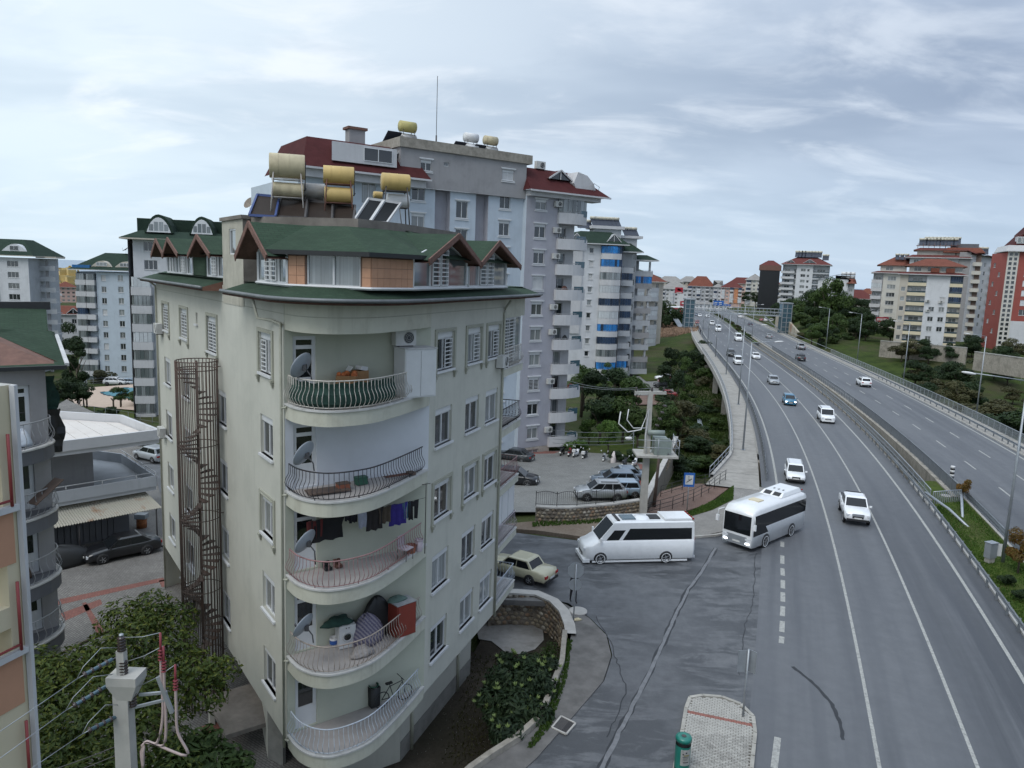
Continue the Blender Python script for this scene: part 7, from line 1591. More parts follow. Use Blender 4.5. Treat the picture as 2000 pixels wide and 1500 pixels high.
 if kind=='pickup':
  m2=MB();m2.box(-F+.12,-h*.84,zbt-.015,xg-.12,h*.84,zbt+.03);put('load_bed',m2.mesh('load_bed',MATS['black_trim']),t)
  m2=MB();m2.tube([(xg-.25,-h*.7,zbt),(xg-.25,-h*.6,zt-.1),(xg-.25,h*.6,zt-.1),(xg-.25,h*.7,zbt)],.04,6);put('roll_bar',m2.mesh('roll_bar',MATS['black_trim']),t)
  m2=MB();m2.box(F-.02,-h*.45,zh-.30,F+.03,h*.45,zh-.12);put('chrome_grille',m2.mesh('chrome_grille',MATS['rim']),t)
 if kind in('suv','van','estate')and paint in('white','silver','paleblue'):
  for y in(-1,1):m2=MB();m2.bar((xf-.2,y*b1*.86,zt+.03),(xr+.2,y*b1*.86,zt+.03),.04,.05);put('roof_rail',m2.mesh('roof_rail',MATS['black_trim' if kind!='estate' else 'rim']),t)
 if kind=='minibus':
  for x,w_,l_,m_ in((1.45,1.35,.18,'black_trim'),(.7,.9,.9,'rail_glass'),(-1.05,.8,.7,'black_trim')):m2=MB();m2.box(x-l_/2,-w_/2,zt,x+l_/2,w_/2,zt+.07);put('roof_hatch',m2.mesh('roof_hatch',MATS[m_]),t)
  m2=MB();m2.lathe([(.001,.14),(.35,.12),(.55,.0)],(-.25,0,zt),n=14);put('roof_vent',m2.mesh('roof_vent',p),t);m2=MB();m2.box(-3.4,-.75,zt+.02,-1.6,.75,zt+.14);put('roof_box',m2.mesh('roof_box',p),t)
  for j in range(5):m2=MB();m2.obox((-3.5,-.7+j*.35,zt+.1),(.1,.1,.1));put('marker_lamp',m2.mesh('marker_lamp',MATS['tail_red']),t)
  m2=MB();m2.box(F-.35,-h*.98,.12,F+.10,h*.98,.34);m2.box(-F+.5,-h*1.01,.12,F-.5,-h*.99,.24);m2.box(-F+.5,h*.99,.12,F-.5,h*1.01,.24);put('body_kit',m2.mesh('body_kit',p),t)
 return t
def axle(pf,pr,z,side,W):
 """wheel contact pixels of the visible side -> centre and heading; side: +1 if they are the left wheels"""
 a,b=gz(*pf,z),gz(*pr,z);d=(a-b).normalized();n=Vector((-d.y,d.x,0))*side;m=a.lerp(b,.5)-n*(W/2-.1);return m,math.atan2(d.y,d.x)
m,a=axle((1170,1101),(1300,1098),0,1,2.02);m-=Vector((math.cos(a),math.sin(a),0))*.45
car('long white minibus with dark windows and white walled tyres turning at the junction','minibus','white',m,a,'minibus','minibus')
def coach():
 m,a=axle((1492,1068),(1541,1047),0,1,2.3);d=Vector((math.cos(a),math.sin(a),0));m+=d*-.1;t=thing('coach','white coach with black glazing and lit headlights at the junction','coach',tuple(m),a);F,h,zt=3.75,1.15,3.0;p=CP_('white');g=MATS['car_glass']
 mb=MB();R_=[]
 for x,k,z0,z1 in((F+.04,.93,.45,2.5),(F-.01,.97,.32,2.66),(F-.35,1,.28,2.92),(F-.9,1,.28,zt),(-F+.5,1,.28,zt),(-F+.1,.98,.32,2.9),(-F,.9,.45,2.7)):
  w=h*k;R_.append([(x,-w,z0),(x,-w,(z0+z1)/2),(x,-w*.99,z1-.22),(x,-w*.9,z1-.05),(x,0,z1+.03),(x,w*.9,z1-.05),(x,w*.99,z1-.22),(x,w,(z0+z1)/2),(x,w,z0)])
 mb.loft([r[::-1]for r in R_],True,True);put('body',mb.mesh('body',p),t)
 mb=MB();mb._add([(F+.06,-h*.88,1.15),(F+.06,h*.88,1.15),(F+.045,h*.88,2.46),(F+.045,-h*.88,2.46)],[(0,1,2,3)],0,False);put('windscreen',mb.mesh('windscreen',g),t)
 for y in(-1,1):
  mb=MB();P=[(F-.12,y*(h+.006),1.08),(F-.12,y*(h+.006),2.52),(-F+.12,y*(h+.006),2.52),(-F+.12,y*(h+.006),1.55),(F-1.7,y*(h+.006),1.55),(F-2.1,y*(h+.006),1.08)];mb._add(P,[tuple(range(6))if y>0 else tuple(range(6))[::-1]],0,False);put('side_glass',mb.mesh('side_glass',g),t)
  for x in(1.9,-1.75):
   mb=MB();mb.lathe([(.001,y*(h+.005)),(.52,y*(h+.004)),(.54,y*(h-.02))],n=18,axis='Y');o=put('wheel_arch',mb.mesh('wheel_arch',MATS['black_trim']),t);o.location=(x,0,.47);wheel(t,x,y*(h-.1),.44,.24,'rim',True)
  mb=MB();mb.obox((F-.0,y*h*.74,.86),(.1,.42,.13),0,rx=.2*y);put('headlight',mb.mesh('headlight',MATS['lamp_glass']),t);mb=MB();mb.obox((F+.03,y*h*.72,.55),(.06,.30,.10));put('fog_lamp',mb.mesh('fog_lamp',MATS['lamp_on']),t)
  mb=MB();mb.tube([(F-.1,y*h,2.6),(F+.25,y*(h+.22),2.5),(F+.28,y*(h+.26),2.1)],.03,5);mb.obox((F+.28,y*(h+.26),1.9),(.12,.2,.4));put('mirror',mb.mesh('mirror',p),t)
 mb=MB();mb.box(F-.02,-h*.66,.42,F+.045,h*.66,.98);put('grille',mb.mesh('grille',MATS['galv']),t);mb=MB();mb.box(F+.05,-.28,.5,F+.06,.28,.62);put('number_plate',mb.mesh('number_plate',MATS['plate']),t)
 mb=MB();mb.loft([[(-.4,-.85,3.0),(-.4,.85,3.0),(-3.3,.85,3.0),(-3.3,-.85,3.0)],[(-.9,-.75,3.25),(-.9,.75,3.25),(-3.2,.75,3.28),(-3.2,-.75,3.28)]],sm=False);put('air_conditioning_hump',mb.mesh('air_conditioning_hump',p),t)
 for y in(-.35,.35):mb=MB();mb.obox((-.68,y,3.145),(.4,.52,.03),ry=-.47*-1);put('vent',mb.mesh('vent',MATS['black_trim']),t)
 for j in range(3):mb=MB();mb.obox((-1.6,-.35+j*.35,3.27),(.2,.1,.02));put('vent',mb.mesh('vent',MATS['black_trim']),t)
 for j in range(8):mb=MB();mb.obox((-3.5,-.8+j*.23,3.1),(.08,.09,.09));put('marker_lamp',mb.mesh('marker_lamp',MATS['tail_red']),t)
 mb=MB();mb.box(1.2,-.4,3.01,1.9,.4,3.07);put('roof_hatch',mb.mesh('roof_hatch',MATS['cream_edge']),t)
coach()
def hw(px,py,which,kind,paint,label,front=True,cat='car',lights=False):
 p=gz(px,py);y=p.y;d=(road(which,y+1,0)-road(which,y-1,0)).normalized();Lc=KD[kind][0];c=p+d*Lc/2
 rz=math.atan2(-d.y,-d.x)if front else math.atan2(d.y,d.x);return car(label,kind,paint,c,rz,cat,'car','vehicles on the highway',lights)
for a in((1554,946,1,'estate','white','old white estate car with roof rails just behind the coach',True,'car'),(1674,1029,1,'pickup','white','white double cab pickup with chrome grille in the middle lane',True,'pickup truck'),(1617,828,1,'van','white','white people carrier with black bumper in the lane by the median',True,'car'),(1544,793,1,'hatch','blue','bright blue hatchback with lit headlights',True,'car',True),(1513,752,1,'sedan','silver','silver saloon between the blue hatchback and the white saloon',True,'car'),(1443,713,1,'van','white','white delivery van in the lane by the walkway',True,'van'),(1429,697,1,'suv','dark','dark off roader carrying luggage ahead of the white delivery van',True,'car'),(1478,702,1,'sedan','white','white saloon in the lane by the median, beside the dark off roader',True,'car'),(1443,667,1,'midbus','white','white minibus where the planted median ends',True,'minibus'),(1403,648,1,'midbus','white','tall white van with a load, behind the white minibus',True,'van'),(1391,635,1,'van','white','white van in front of the footbridge, on the left',True,'van'),(1382,620,1,'sedan','white','white car just past the footbridge',True,'car'),(1367,619,1,'sedan','white','white car entering from the left under the footbridge',True,'car'),(1361,617,1,'sedan','greyblue','grey car under the left end of the footbridge',True,'car'),(1362,633,1,'hatch','red','small red car on the slip road by the footbridge',True,'car'),(1692,757,2,'suv','white','white car with dark windows on the far carriageway',False,'car'),(1566,706,2,'suv','dark','dark car on the far carriageway',False,'car'),(1567,684,2,'pickup','silver','pale pickup with a frame on its back on the far carriageway',False,'pickup truck'),(1503,661,2,'hatch','silver','silver hatchback far down the far carriageway',False,'car'),(1466,637,2,'sedan','navy','small navy car near the right footbridge tower',False,'car'),(1446,621,2,'midbus','white','white box van beyond the footbridge',False,'van')):
 hw(*a)
m,a=axle((966,1128),(1025,1157),0,-1,1.66);car('old cream saloon parked behind the cream building, seen from its rear corner','boxy','cream',gz(1022,1133,0)+Vector((-.2,.6,0)),R(148))
m,a=axle((208,1100),(283,1084),-1.5,1,1.78);car('shiny black saloon parked in front of the low shop','sedan','black',m,a)
c=gz(138,1112,-1.5);heap('covered_car','car under a dark cover beside the grey house','car',(c.x-1.2,c.y+.4,-1.5),2.2,.95,1.35,MATS['cloth_green']if False else MATS['black_plastic'],R(40),4,24,8,.06)
PK=((297,898,-1.45,'hatch','silver',150,'silver hatchback parked in the side street behind the shop'),(1003,899,-2.9,'sedan','dark',158,'dark grey saloon on the red bay by the grey tower'),(1006,946,-2.0,'suv','black',-12,'black off roader parked behind the cream building'),(1172,974,-1.25,'suv','silver',185,'white and grey crossover nearest the iron fence'),(1209,968,-1.4,'hatch','paleblue',185,'pale blue saloon between the crossover and the pole'),(1200,952,-1.6,'suv','greyblue',183,'grey blue crossover, second row from the fence'),(1216,938,-1.8,'sedan','greyblue',182,'dark blue saloon furthest from the iron fence'),(1233,755,-5.1,'suv','navy',170,'dark blue car by the palm tree'),(1298,742,-5.1,'sedan','white',178,'white car at the back of the far yard'),(1302,749,-5.1,'hatch','red',176,'dark red car in the far yard'),(1296,757,-5.1,'suv','black',178,'black car in front of the dark red one in the far yard'),(1299,775,-5.0,'sedan','red',178,'maroon car at the front of the far yard'),(1930,675,-2.6,'suv','white',172,'white car parked on the terrace below the red building'),(1906,675,-2.6,'sedan','silver',172,'silver car beside the white one below the red building'),(1774,667,-1.2,'hatch','white',100,'white car in the open garage of the white block'),(226,752,-7.6,'suv','white',5,'white car left of three beyond the pool'),(240,752,-7.6,'sedan','silver',5,'silver car in the middle of three beyond the pool'),(256,752,-7.6,'sedan','paleblue',5,'pale car right of three beyond the pool'),(1497,628,0,'suv','white',60,'white car by the shops at the right end of the footbridge'),(1508,630,0,'van','white',60,'white van by the shops at the right end of the footbridge'),(1488,627,0,'sedan','red',60,'red car by the shops at the right end of the footbridge'))
for(x,y,z,k,p,h,lb)in PK:c=gz(x,y,z);car(lb,k,p,c,R(h),group='parked cars')
def motorcycle(label,c,rz,mat,white=False,group='motorcycles parked in a row'):
 t=thing('motorcycle',label,'motorcycle',tuple(c),rz,group)
 for x in(-.62,.62):
  mb=MB();mb.lathe([(.17,-.06),(.28,-.05),(.30,0),(.28,.05),(.17,.06)],n=16,axis='Y');o=put('wheel',mb.mesh('wheel',MATS['tyre']),t);o.location=(x,0,.3);mb=MB();mb.lathe([(.001,.03),(.17,.05),(.17,-.05),(.001,-.03)],n=12,axis='Y');put('rim',mb.mesh('rim',MATS['rim']),o)
 mb=MB();rr_=[[(x,-w,z0),(x,-w*.7,z1),(x,w*.7,z1),(x,w,z0)]for x,w,z0,z1 in((-.85,.08,.62,.74),(-.5,.16,.45,.76),(-.1,.15,.32,.66),(.25,.2,.35,.78),(.52,.16,.6,1.0),(.68,.08,.72,.92))];mb.loft(rr_,True,True);put('bodywork',mb.mesh('bodywork',mat),t)
 mb=MB();mb.obox((-.32,0,.80),(.75,.26,.09));put('saddle',mb.mesh('saddle',MATS['black_plastic']),t);mb=MB();mb.tube([(.42,-.34,1.02),(.5,0,.98),(.42,.34,1.02)],.02,5);mb.tube([(.5,0,1.0),(.66,0,.35)],.035,5);put('handlebar',mb.mesh('handlebar',MATS['black_plastic']),t)
 for y in(-.3,.3):mb=MB();mb.tube([(.42,y,1.03),(.46,y*1.2,1.2)],.01,4);mb.obox((.46,y*1.25,1.23),(.03,.13,.09));put('mirror',mb.mesh('mirror',MATS['lamp_glass']),t)
 mb=MB();mb.obox((-.92,0,.52),(.02,.2,.16),ry=.3);put('number_plate',mb.mesh('number_plate',MATS['plate']),t);mb=MB();mb.obox((.72,0,.86),(.06,.18,.14));put('headlight',mb.mesh('headlight',MATS['lamp_glass']),t)
 if white:mb=MB();mb.obox((-.72,0,.98),(.38,.38,.3));put('top_box',mb.mesh('top_box',MATS['tank_white']),t)
 return t
for i,(x,y,z,m_,w_,lb)in enumerate(((1098,889,-2.95,'black',0,'black motorcycle at the left end of the row by the garden'),(1112,892,-2.9,'red',0,'dark red motorcycle second in the row by the garden'),(1125,894,-2.85,'white',1,'white motorcycle with a top box, third in the row'),(1142,898,-2.8,'black',1,'black motorcycle with a top box, fourth in the row'),(1179,903,-2.6,'silver',0,'silver and black motorcycle standing alone by the round tree'),(1219,913,-2.2,'black',0,'black motorcycle left of the white scooter by the pole'),(1239,913,-2.2,'white',0,'white scooter just left of the transformer pole'))):
 motorcycle(lb,gz(x,y,z),R(70+8*math.sin(i*2)),CP_(m_),w_)
motorcycle('white and blue scooter beside the spiral cage, further one',gz(366,1172,-1.5),R(110),CP_('white'),group='scooters beside the fire escape');motorcycle('black scooter beside the spiral cage, nearer one',gz(376,1206,-1.5),R(105),CP_('black'),group='scooters beside the fire escape')
c=gz(1198,905,-2.45);heap('covered_motorcycle','motorcycle under a pale cover beside the parking yard lawn','motorcycle',tuple(c),.85,.35,1.35,M('cover_pale',(.52,.47,.45),.8,.08,3),R(75),31,16,8,.1)
def lamp(base,h,arm,label,group='street lamps',tilt=.12,double=False):
 t=thing('street_lamp',label,'street lamp',tuple(base),group=group);a=Vector((arm[0],arm[1],0))
 mb=MB();mb.tube([(0,0,0),(0,0,h)],.11,8,r2=.055);mb.box(-.2,-.2,0,.2,.2,.06);put('pole',mb.mesh('pole',MATS['galv']),t)
 for k in((1,-1)if double else(1,)):
  e=a*k+Vector((0,0,h+a.length*tilt));mb=MB();mb.tube([(0,0,h),e],.035,6);put('arm',mb.mesh('arm',MATS['galv']),t)
  d=(a*k).normalized();mb=MB();mb.M=Matrix.Translation(e+d*.35)@Matrix.Rotation(math.atan2(d.y,d.x),4,'Z')@Matrix.Rotation(-.12,4,'Y');mb.ball((0,0,0),1,.48,.16,.09,12,6);put('lamp_head',mb.mesh('lamp_head',MATS['tank_white']),t)
 return t
def tang(which,y):return(road(which,y+1,0)-road(which,y-1,0)).normalized()
ordn=('nearest','second','third','fourth','fifth','sixth','seventh','eighth')
for i,(x,y)in enumerate(((1451,879),(1442,790),(1418,731),(1397,697),(1382,672),(1372,655))):
 b=gz(x,y,.13);d=tang(1,b.y);n=Vector((d.y,-d.x,0));lamp(b,11.6,n*2.3,ordn[i]+' grey street lamp along the viaduct walkway','lamps on the viaduct walkway')
b=gz(1958,1100,.1);lamp(b,12.3,Vector((-3.3,.3,0)),'tall street lamp on the grass median, its arm reaching left','lamps of the median',.1)
for i,y in enumerate((235,262,292,325,360)):b=road(1,y,3.2,.1);d=tang(1,y);n=Vector((d.y,-d.x,0));lamp(b,11,n*2,ordn[i]+' lamp on the planted median beyond the gap','lamps of the median',double=True)
for i,(x,y)in enumerate(((1907,808),(1764,748),(1674,706),(1613,681))):b=gz(x,y,.14);d=tang(2,b.y);n=Vector((-d.y,d.x,0));lamp(b,11.4,n*2.2,ordn[i]+' street lamp behind the far guard rail','lamps of the far carriageway')
b=gz(1995,1000,-6);lamp((96,131,-7.5),9,Vector((1.5,0,0)),'lamp standing at the sports court','lamps of the sports court')
c=gy(1711,640,262);lamp((c.x,c.y,1),9,Vector((-1.6,0,0)),'small lamp at the hillside lane','lamps of the hillside')
def m_ibeam():
 mb=MB();mb.box(-.05,-.06,0,.05,.06,.78);return mb
POST=m_ibeam().mesh('post',MATS['galv_dark'])
def guard(which,off,y0,y1,label,side=1,step=2.0,z=0.0,two=False):
 p0=road(which,y0,off,z);t=thing('guard_rail',label,'guard rail',tuple(p0));ys=[];y=y0
 while y<=y1:ys.append(y);y+=2.0 if y<130 else 6.0
 Pn=[road(which,q,off,z)for q in ys]
 for hz in((.66,.38)if two else(.66,)):
  mb=MB();Z=[(-.03,-.15),(.045,-.10),(-.01,-.02),(-.01,.02),(.045,.10),(-.03,.15)]
  rows=[]
  for dx,dz in Z:rows.append([v3(p,hz+dz+z)for p in(lambda q:[Vector((a.x,a.y))for a in q])([road(which,q,off+side*(.07+dx),0)for q in ys])])
  for a,b in zip(rows,rows[1:]):mb.strip(a,b);mb.strip(b,a)
  mb.wb('beam',MATS['galv'],t)
 y=y0;k=0
 while y<min(y1,150)and k<90:p=road(which,y,off,z);d=tang(which,y);put('post',POST,t,mw=basis(p,math.atan2(d.y,d.x)));y+=step*(1 if y<90 else 1.6);k+=1
guard(1,-11.55,63,560,'guard rail between the road and the viaduct walkway',1,1.35,two=True);guard(1,1.25,24,560,'guard rail along the median side of the near carriageway',-1,2.0);guard(2,-.72,28,66,'guard rail along the grass on the far side of the median',-1,2.0,two=True);guard(2,11.35,40,560,'guard rail along the outer edge of the far carriageway',-1,1.7)
def parapet(which,off,y0,y1,label,h=1.1,z=.1,step=1.9,mat='galv',dens=.16,pipes=()):
 f_=off if callable(off)else(lambda y:off);t=thing('parapet_fence',label,'fence',tuple(road(which,y0,f_(y0),z)));ys=[];y=y0
 while y<=y1:ys.append(y);y+=1.5 if y<130 else 5
 q=lambda zz:[road(which,y,f_(y),z+zz)for y in ys]
 mb=MB();mb.tube(q(h),.045,6);mb.wb('top_rail',MATS[mat],t)
 for pz in pipes:mb=MB();mb.tube(q(pz),.03,5);mb.wb('rail',MATS[mat],t)
 pm_=MB();pm_.box(-.04,-.03,0,.04,.03,h);pm_=pm_.mesh('post',MATS[mat]);y=y0;k=0
 while y<min(y1,190)and k<90:p=road(which,y,f_(y),z);d=tang(which,y);put('post',pm_,t,mw=basis(p,math.atan2(d.y,d.x)));y+=step;k+=1
 if dens:
  mb=MB();y=y0
  while y<min(y1,200):p=road(which,y,f_(y),z);mb.box(p.x-.012,p.y-.012,p.z+.08,p.x+.012,p.y+.012,p.z+h);y+=dens*(1 if y<110 else 2)
  mb.wb('bar',MATS[mat],t,kind='stuff')
parapet(1,lambda y:outer(y)-.15,61,420,'grey tubular railing on the outer edge of the viaduct walkway',.95,.32,1.9,'galv',0,(.45,));parapet(2,13.25,44,420,'grey mesh fence on the outer edge of the far carriageway',1.15,.14,1.9,'galv',.15)
parapet(2,-1.62,62,262,'dark mesh fence above the tan parapet between the carriageways',1.15,.28,1.9,'galv_dark',.13);parapet(1,1.72,62,262,'double pipe railing beside the gap between the carriageways',.95,.16,2.2,'galv',.3,(.5,))
a,b=road(1,61,1.7,.1),road(2,61,-1.6,.1);t=thing('end_fence','short steel fence closing the gap between the carriageways','fence',tuple(a))
mb=MB();mb.tube([a+Vector((0,0,1.1)),b+Vector((0,0,1.1))],.04,6);mb.wb('top_rail',MATS['galv'],t)
for i in range(15):p=a.lerp(b,i/14);mb=MB();mb.bar(p,p+Vector((0,0,1.1)),.06,.06);mb.wb('bar',MATS['galv'],t)
mb=MB();mb.tube([road(1,62,1.35,.8),road(1,58,2.2,.7),road(1,55.5,3.1,.05)],.11,8);tag(mb.build('rail_end',MATS['galv']),'turned down end of the median guard rail lying on the grass','rail end')
mb=MB();mb.tube([road(2,64,-.9,.8),road(2,59,-2.0,.7),road(2,56,-2.6,.05)],.11,8);tag(mb.build('rail_end',MATS['galv']),'turned down rail end beside the striped marker post','rail end')
p=gz(1858,938,.1);t=thing('marker_post','black and white striped marker post at the head of the median','marker post',tuple(p))
for k in range(7):mb=MB();mb.lathe([(.19,k*.2),(.19,k*.2+.2)],n=14,cap=True);put('band',mb.mesh('band',MATS['black_plastic' if k%2 else 'tank_white']),t)
p=gz(1932,1098,.15);t=thing('electric_cabinet','grey electric cabinet with open door on the median grass','electric cabinet',tuple(p),R(20));mb=MB();mb.box(-.32,-.22,.35,.32,.22,1.35);put('casing',mb.mesh('casing',MATS['galv']),t);mb=MB();mb.box(-.26,-.18,0,.26,.18,.35);put('plinth',mb.mesh('plinth',MATS['concrete']),t);mb=MB();mb.obox((.52,-.12,.85),(.45,.03,.85),-.5);put('door',mb.mesh('door',MATS['tank_white']),t);mb=MB();mb.box(-.36,-.26,1.35,.36,.26,1.40);put('lid',mb.mesh('lid',MATS['galv']),t)
def cover(px,py,r,mat,name,label,z=.06):
 p=gz(px,py,z);mb=MB();mb.lathe([(.001,.03),(r*.9,.03),(r,.02),(r,-.03)],tuple(p),n=24);tag(mb.build(name,MATS[mat]),label,'manhole cover')
cover(1129,1193,.5,'concrete_pale','manhole_cover','pale round manhole cover beside the sign pole');cover(1848,968,.45,'concrete_pale','manhole_cover','round cover in the grass near the head of the median',.2)
P=[gz(*q,.055)for q in((1078,1421),(1096,1399),(1124,1413),(1106,1434))];t=thing('storm_drain','square iron storm drain in the pavement near the garden wall','storm drain',tuple(P[0]))
mb=MB()
for i in range(4):mb.bar(P[i],P[(i+1)%4],.07,.06)
mb.wb('frame',MATS['concrete_pale'],t)
for i in range(11):mb=MB();mb.bar(P[0].lerp(P[3],(i+.5)/11),P[1].lerp(P[2],(i+.5)/11),.035,.03);mb.wb('bar',MATS['steel_dark'],t)
mb=MB();mb.poly([p+Vector((0,0,-.012))for p in P]);mb.wb('pit',MATS['black_edge'],t)
p=gz(1331,1502,.10);t=thing('litter_bin','green round litter bin with a white notice on the paved island','litter bin',tuple(p));M('bin_green',(.01,.16,.125),.35,.08,2,coat=.3)
mb=MB();mb.lathe([(.001,0),(.27,0),(.28,.12)],n=24);put('base',mb.mesh('base',MATS['black_plastic']),t);mb=MB();mb.lathe([(.28,.12),(.28,1.02)],n=24);put('body',mb.mesh('body',MATS['bin_green']),t)
mb=MB();mb.lathe([(.245,1.0),(.245,1.2)],n=24);put('opening',mb.mesh('opening',MATS['black_plastic']),t);mb=MB();mb.lathe([(.001,1.33),(.10,1.335),(.14,1.36),(.27,1.33),(.30,1.28),(.30,1.18),(.26,1.17)],n=24);put('lid',mb.mesh('lid',MATS['bin_green']),t)
mb=MB();mb.lathe([(.001,1.338),(.09,1.345)],n=16);put('ashtray',mb.mesh('ashtray',MATS['steel_dark']),t)
for a0,w_ in((1.1,.5),):mb=MB();mb.lathe([(.285,1.0),(.285,1.2)],n=24);mb.f=mb.f[2:7];mb.mi=mb.mi[2:7];mb.sm=mb.sm[2:7];put('pillar',mb.mesh('pillar',MATS['bin_green']),t)
ang=lambda k:R(-118)+k*R(11)
mb=MB();mb.strip([(.286*math.cos(ang(k)),.286*math.sin(ang(k)),.95)for k in range(8)],[(.286*math.cos(ang(k)),.286*math.sin(ang(k)),.32)for k in range(8)]);mb.strip([(.286*math.cos(ang(k)),.286*math.sin(ang(k)),.32)for k in range(8)],[(.286*math.cos(ang(k)),.286*math.sin(ang(k)),.95)for k in range(8)]);nt_=put('notice',mb.mesh('notice',MATS['plate']),t)
for j,(k0,k1,z,h,m_)in enumerate(((3.2,4.2,.86,.05,'navy'),(1.2,2.0,.80,.05,'dark'),(2.2,6.0,.75,.045,'olive'),(1.2,5.6,.68,.02,'dark'),(1.6,5.0,.62,.015,'dark'),(1.6,4.6,.57,.015,'dark'),(1.8,5.6,.47,.03,'dark'))):
 q=lambda k,zz:(.289*math.cos(ang(k)),.289*math.sin(ang(k)),zz);mb=MB();mb.strip([q(k0+(k1-k0)*i/4,z)for i in range(5)],[q(k0+(k1-k0)*i/4,z-h)for i in range(5)]);mb.strip([q(k0+(k1-k0)*i/4,z-h)for i in range(5)],[q(k0+(k1-k0)*i/4,z)for i in range(5)]);put('print',mb.mesh('print',MATS['tank_olive']if m_=='olive' else CP_(m_)),nt_)
def pole_thing(name,label,cat,px,py,z,h,r=.035,mat='galv'):
 p=gz(px,py,z);t=thing(name,label,cat,tuple(p));mb=MB();mb.tube([(0,0,0),(0,0,h)],r,8);put('pole',mb.mesh('pole',MATS[mat]),t);return t
def disc(t,z,r,n,rz,mat='galv',y=.05,name='sign_plate',rot=0.0):
 mb=MB();mb.M=Matrix.Rotation(rz,4,'Z')@Matrix.Translation((0,y,z))@Matrix.Rotation(rot,4,'Y')@Matrix.Rotation(PI/2,4,'X');mb.lathe([(.001,.006),(r,.006),(r,-.006),(.001,-.006)],n=n,sm=False);return put(name,mb.mesh(name,MATS[mat]),t)
t=pole_thing('traffic_sign','back of an octagonal sign with a round sign below on one pole','traffic sign',1120,1213,.06,3.15);disc(t,2.78,.45,8,R(5),rot=R(22.5));disc(t,2.0,.33,24,R(5))
t=pole_thing('traffic_sign','back of a pair of tall rectangular signs on the paved island','traffic sign',1451,1400,.1,3.0,.045)
for rz_,x in((R(8),-.2),(R(-50),.18)):mb=MB();mb.obox((x,.05,2.45),(.42,.015,.95),rz_);put('sign_plate',mb.mesh('sign_plate',MATS['galv']),t)
M('sign_blue',(.02,.12,.42),.4,.05);M('sign_red',(.35,.015,.03),.4,.05)
t=pole_thing('traffic_sign','blue square sign with a white panel and stair symbol by the footpath','traffic sign',1341,1004,.05,3.3)
mb=MB();mb.box(-.42,-.05,2.2,.42,-.02,3.3);o=put('sign_plate',mb.mesh('sign_plate',MATS['sign_blue']),t);mb=MB();mb.box(-.30,-.062,2.38,.30,-.052,3.12);put('panel',mb.mesh('panel',MATS['plate']),o)
mb=MB();mb.bar((-.2,-.07,2.55),(.2,-.07,2.85),.01,.05);mb.bar((-.05,-.07,2.75),(-.05,-.07,2.98),.01,.06);mb.bar((-.05,-.07,2.8),(.08,-.07,2.7),.01,.04);mb.box(-.08,-.075,2.99,-.02,-.065,3.05);put('symbol',mb.mesh('symbol',MATS['black_plastic']),o)
for i,(x,y,m_)in enumerate(((1112,1214,'cover_pale'),(1127,1211,'tank_cream'))):c=gz(x,y,.06);heap('litter',('reddish','pale')[i]+' bag of litter at the foot of the sign pole','litter',tuple(c),.25,.12,.12,MATS[m_],.3,40+i,10,4,.3)
gl_,gr_=gz(1348,641,0),gz(1521,648,0);YB=(gl_.y+gr_.y)/2;t=thing('footbridge','grey steel footbridge with two green glazed lift towers over the highway','footbridge',tuple(gl_))
TL,TR=Vector((gy(1345,610,YB).x,YB,0)),Vector((gy(1519,610,YB).x,YB-8,0));zt_=gy(1345,583,YB).z;zd=gy(1400,611,YB).z
for c in(TL,TR):
 mb=MB();mb.box(c.x-1.7,c.y-1.7,-1,c.x+1.7,c.y+1.7,zt_-.4);o=mb.wb('lift_tower',MATS['rail_glass'],t)
 for dx in(-1.7,0,1.7):mb=MB();mb.box(c.x+dx-.12,c.y-1.85,-1,c.x+dx+.12,c.y-1.7,zt_-.4);mb.wb('mullion',MATS['galv'],o)
 for k in range(8):z=-1+(zt_+.6)*k/7;mb=MB();mb.box(c.x-1.8,c.y-1.8,z-.1,c.x+1.8,c.y-1.71,z+.1);mb.wb('transom',MATS['galv'],o)
 mb=MB();mb.box(c.x-2,c.y-2,zt_-.4,c.x+2,c.y+2,zt_);mb.wb('cap',MATS['galv'],o)
mb=MB();mb.box(TL.x+1.7,TL.y-1.2,zd-.3,TR.x-1.7,TL.y+1.2,zd)if False else mb.bar(TL+Vector((1.7,0,zd)),TR+Vector((-1.7,0,zd)),2.4,.35);mb.wb('deck',MATS['galv'],t)
for dy in(-1.2,1.2):
 for hz in(0,1.3,2.5):mb=MB();mb.bar(TL+Vector((1.7,dy,zd+hz)),TR+Vector((-1.7,dy,zd+hz)),.16,.22);mb.wb('chord',MATS['galv'],t)
for k in range(25):
 a,b=TL+Vector((1.7,-1.2,zd)),TR+Vector((-1.7,-1.2,zd));p,q=a.lerp(b,k/24),a.lerp(b,min(1,(k+1)/24));mb=MB();mb.bar(p,p+Vector((0,0,2.5)),.13,.13);mb.bar(p+Vector((0,0,0 if k%2 else 1.3)),q+Vector((0,0,1.3 if k%2 else 0)),.1,.1);mb.wb('truss_bar',MATS['galv'],t)
mb=MB();a,b=TL+Vector((-2,2,0)),TL+Vector((-2,26,zd));mb.bar(a,b,2,.3);mb.wb('stair_flight',MATS['galv'],t)
mb=MB();mb.bar(TL+Vector((1.9,-1,0)),TL+Vector((8.5,-1,zd)),.25,.3);mb.bar(TR+Vector((-1.9,-1,1)),TR+Vector((-8,-1,zd)),.25,.3);mb.wb('raking_strut',MATS['galv'],t,kind='stuff')
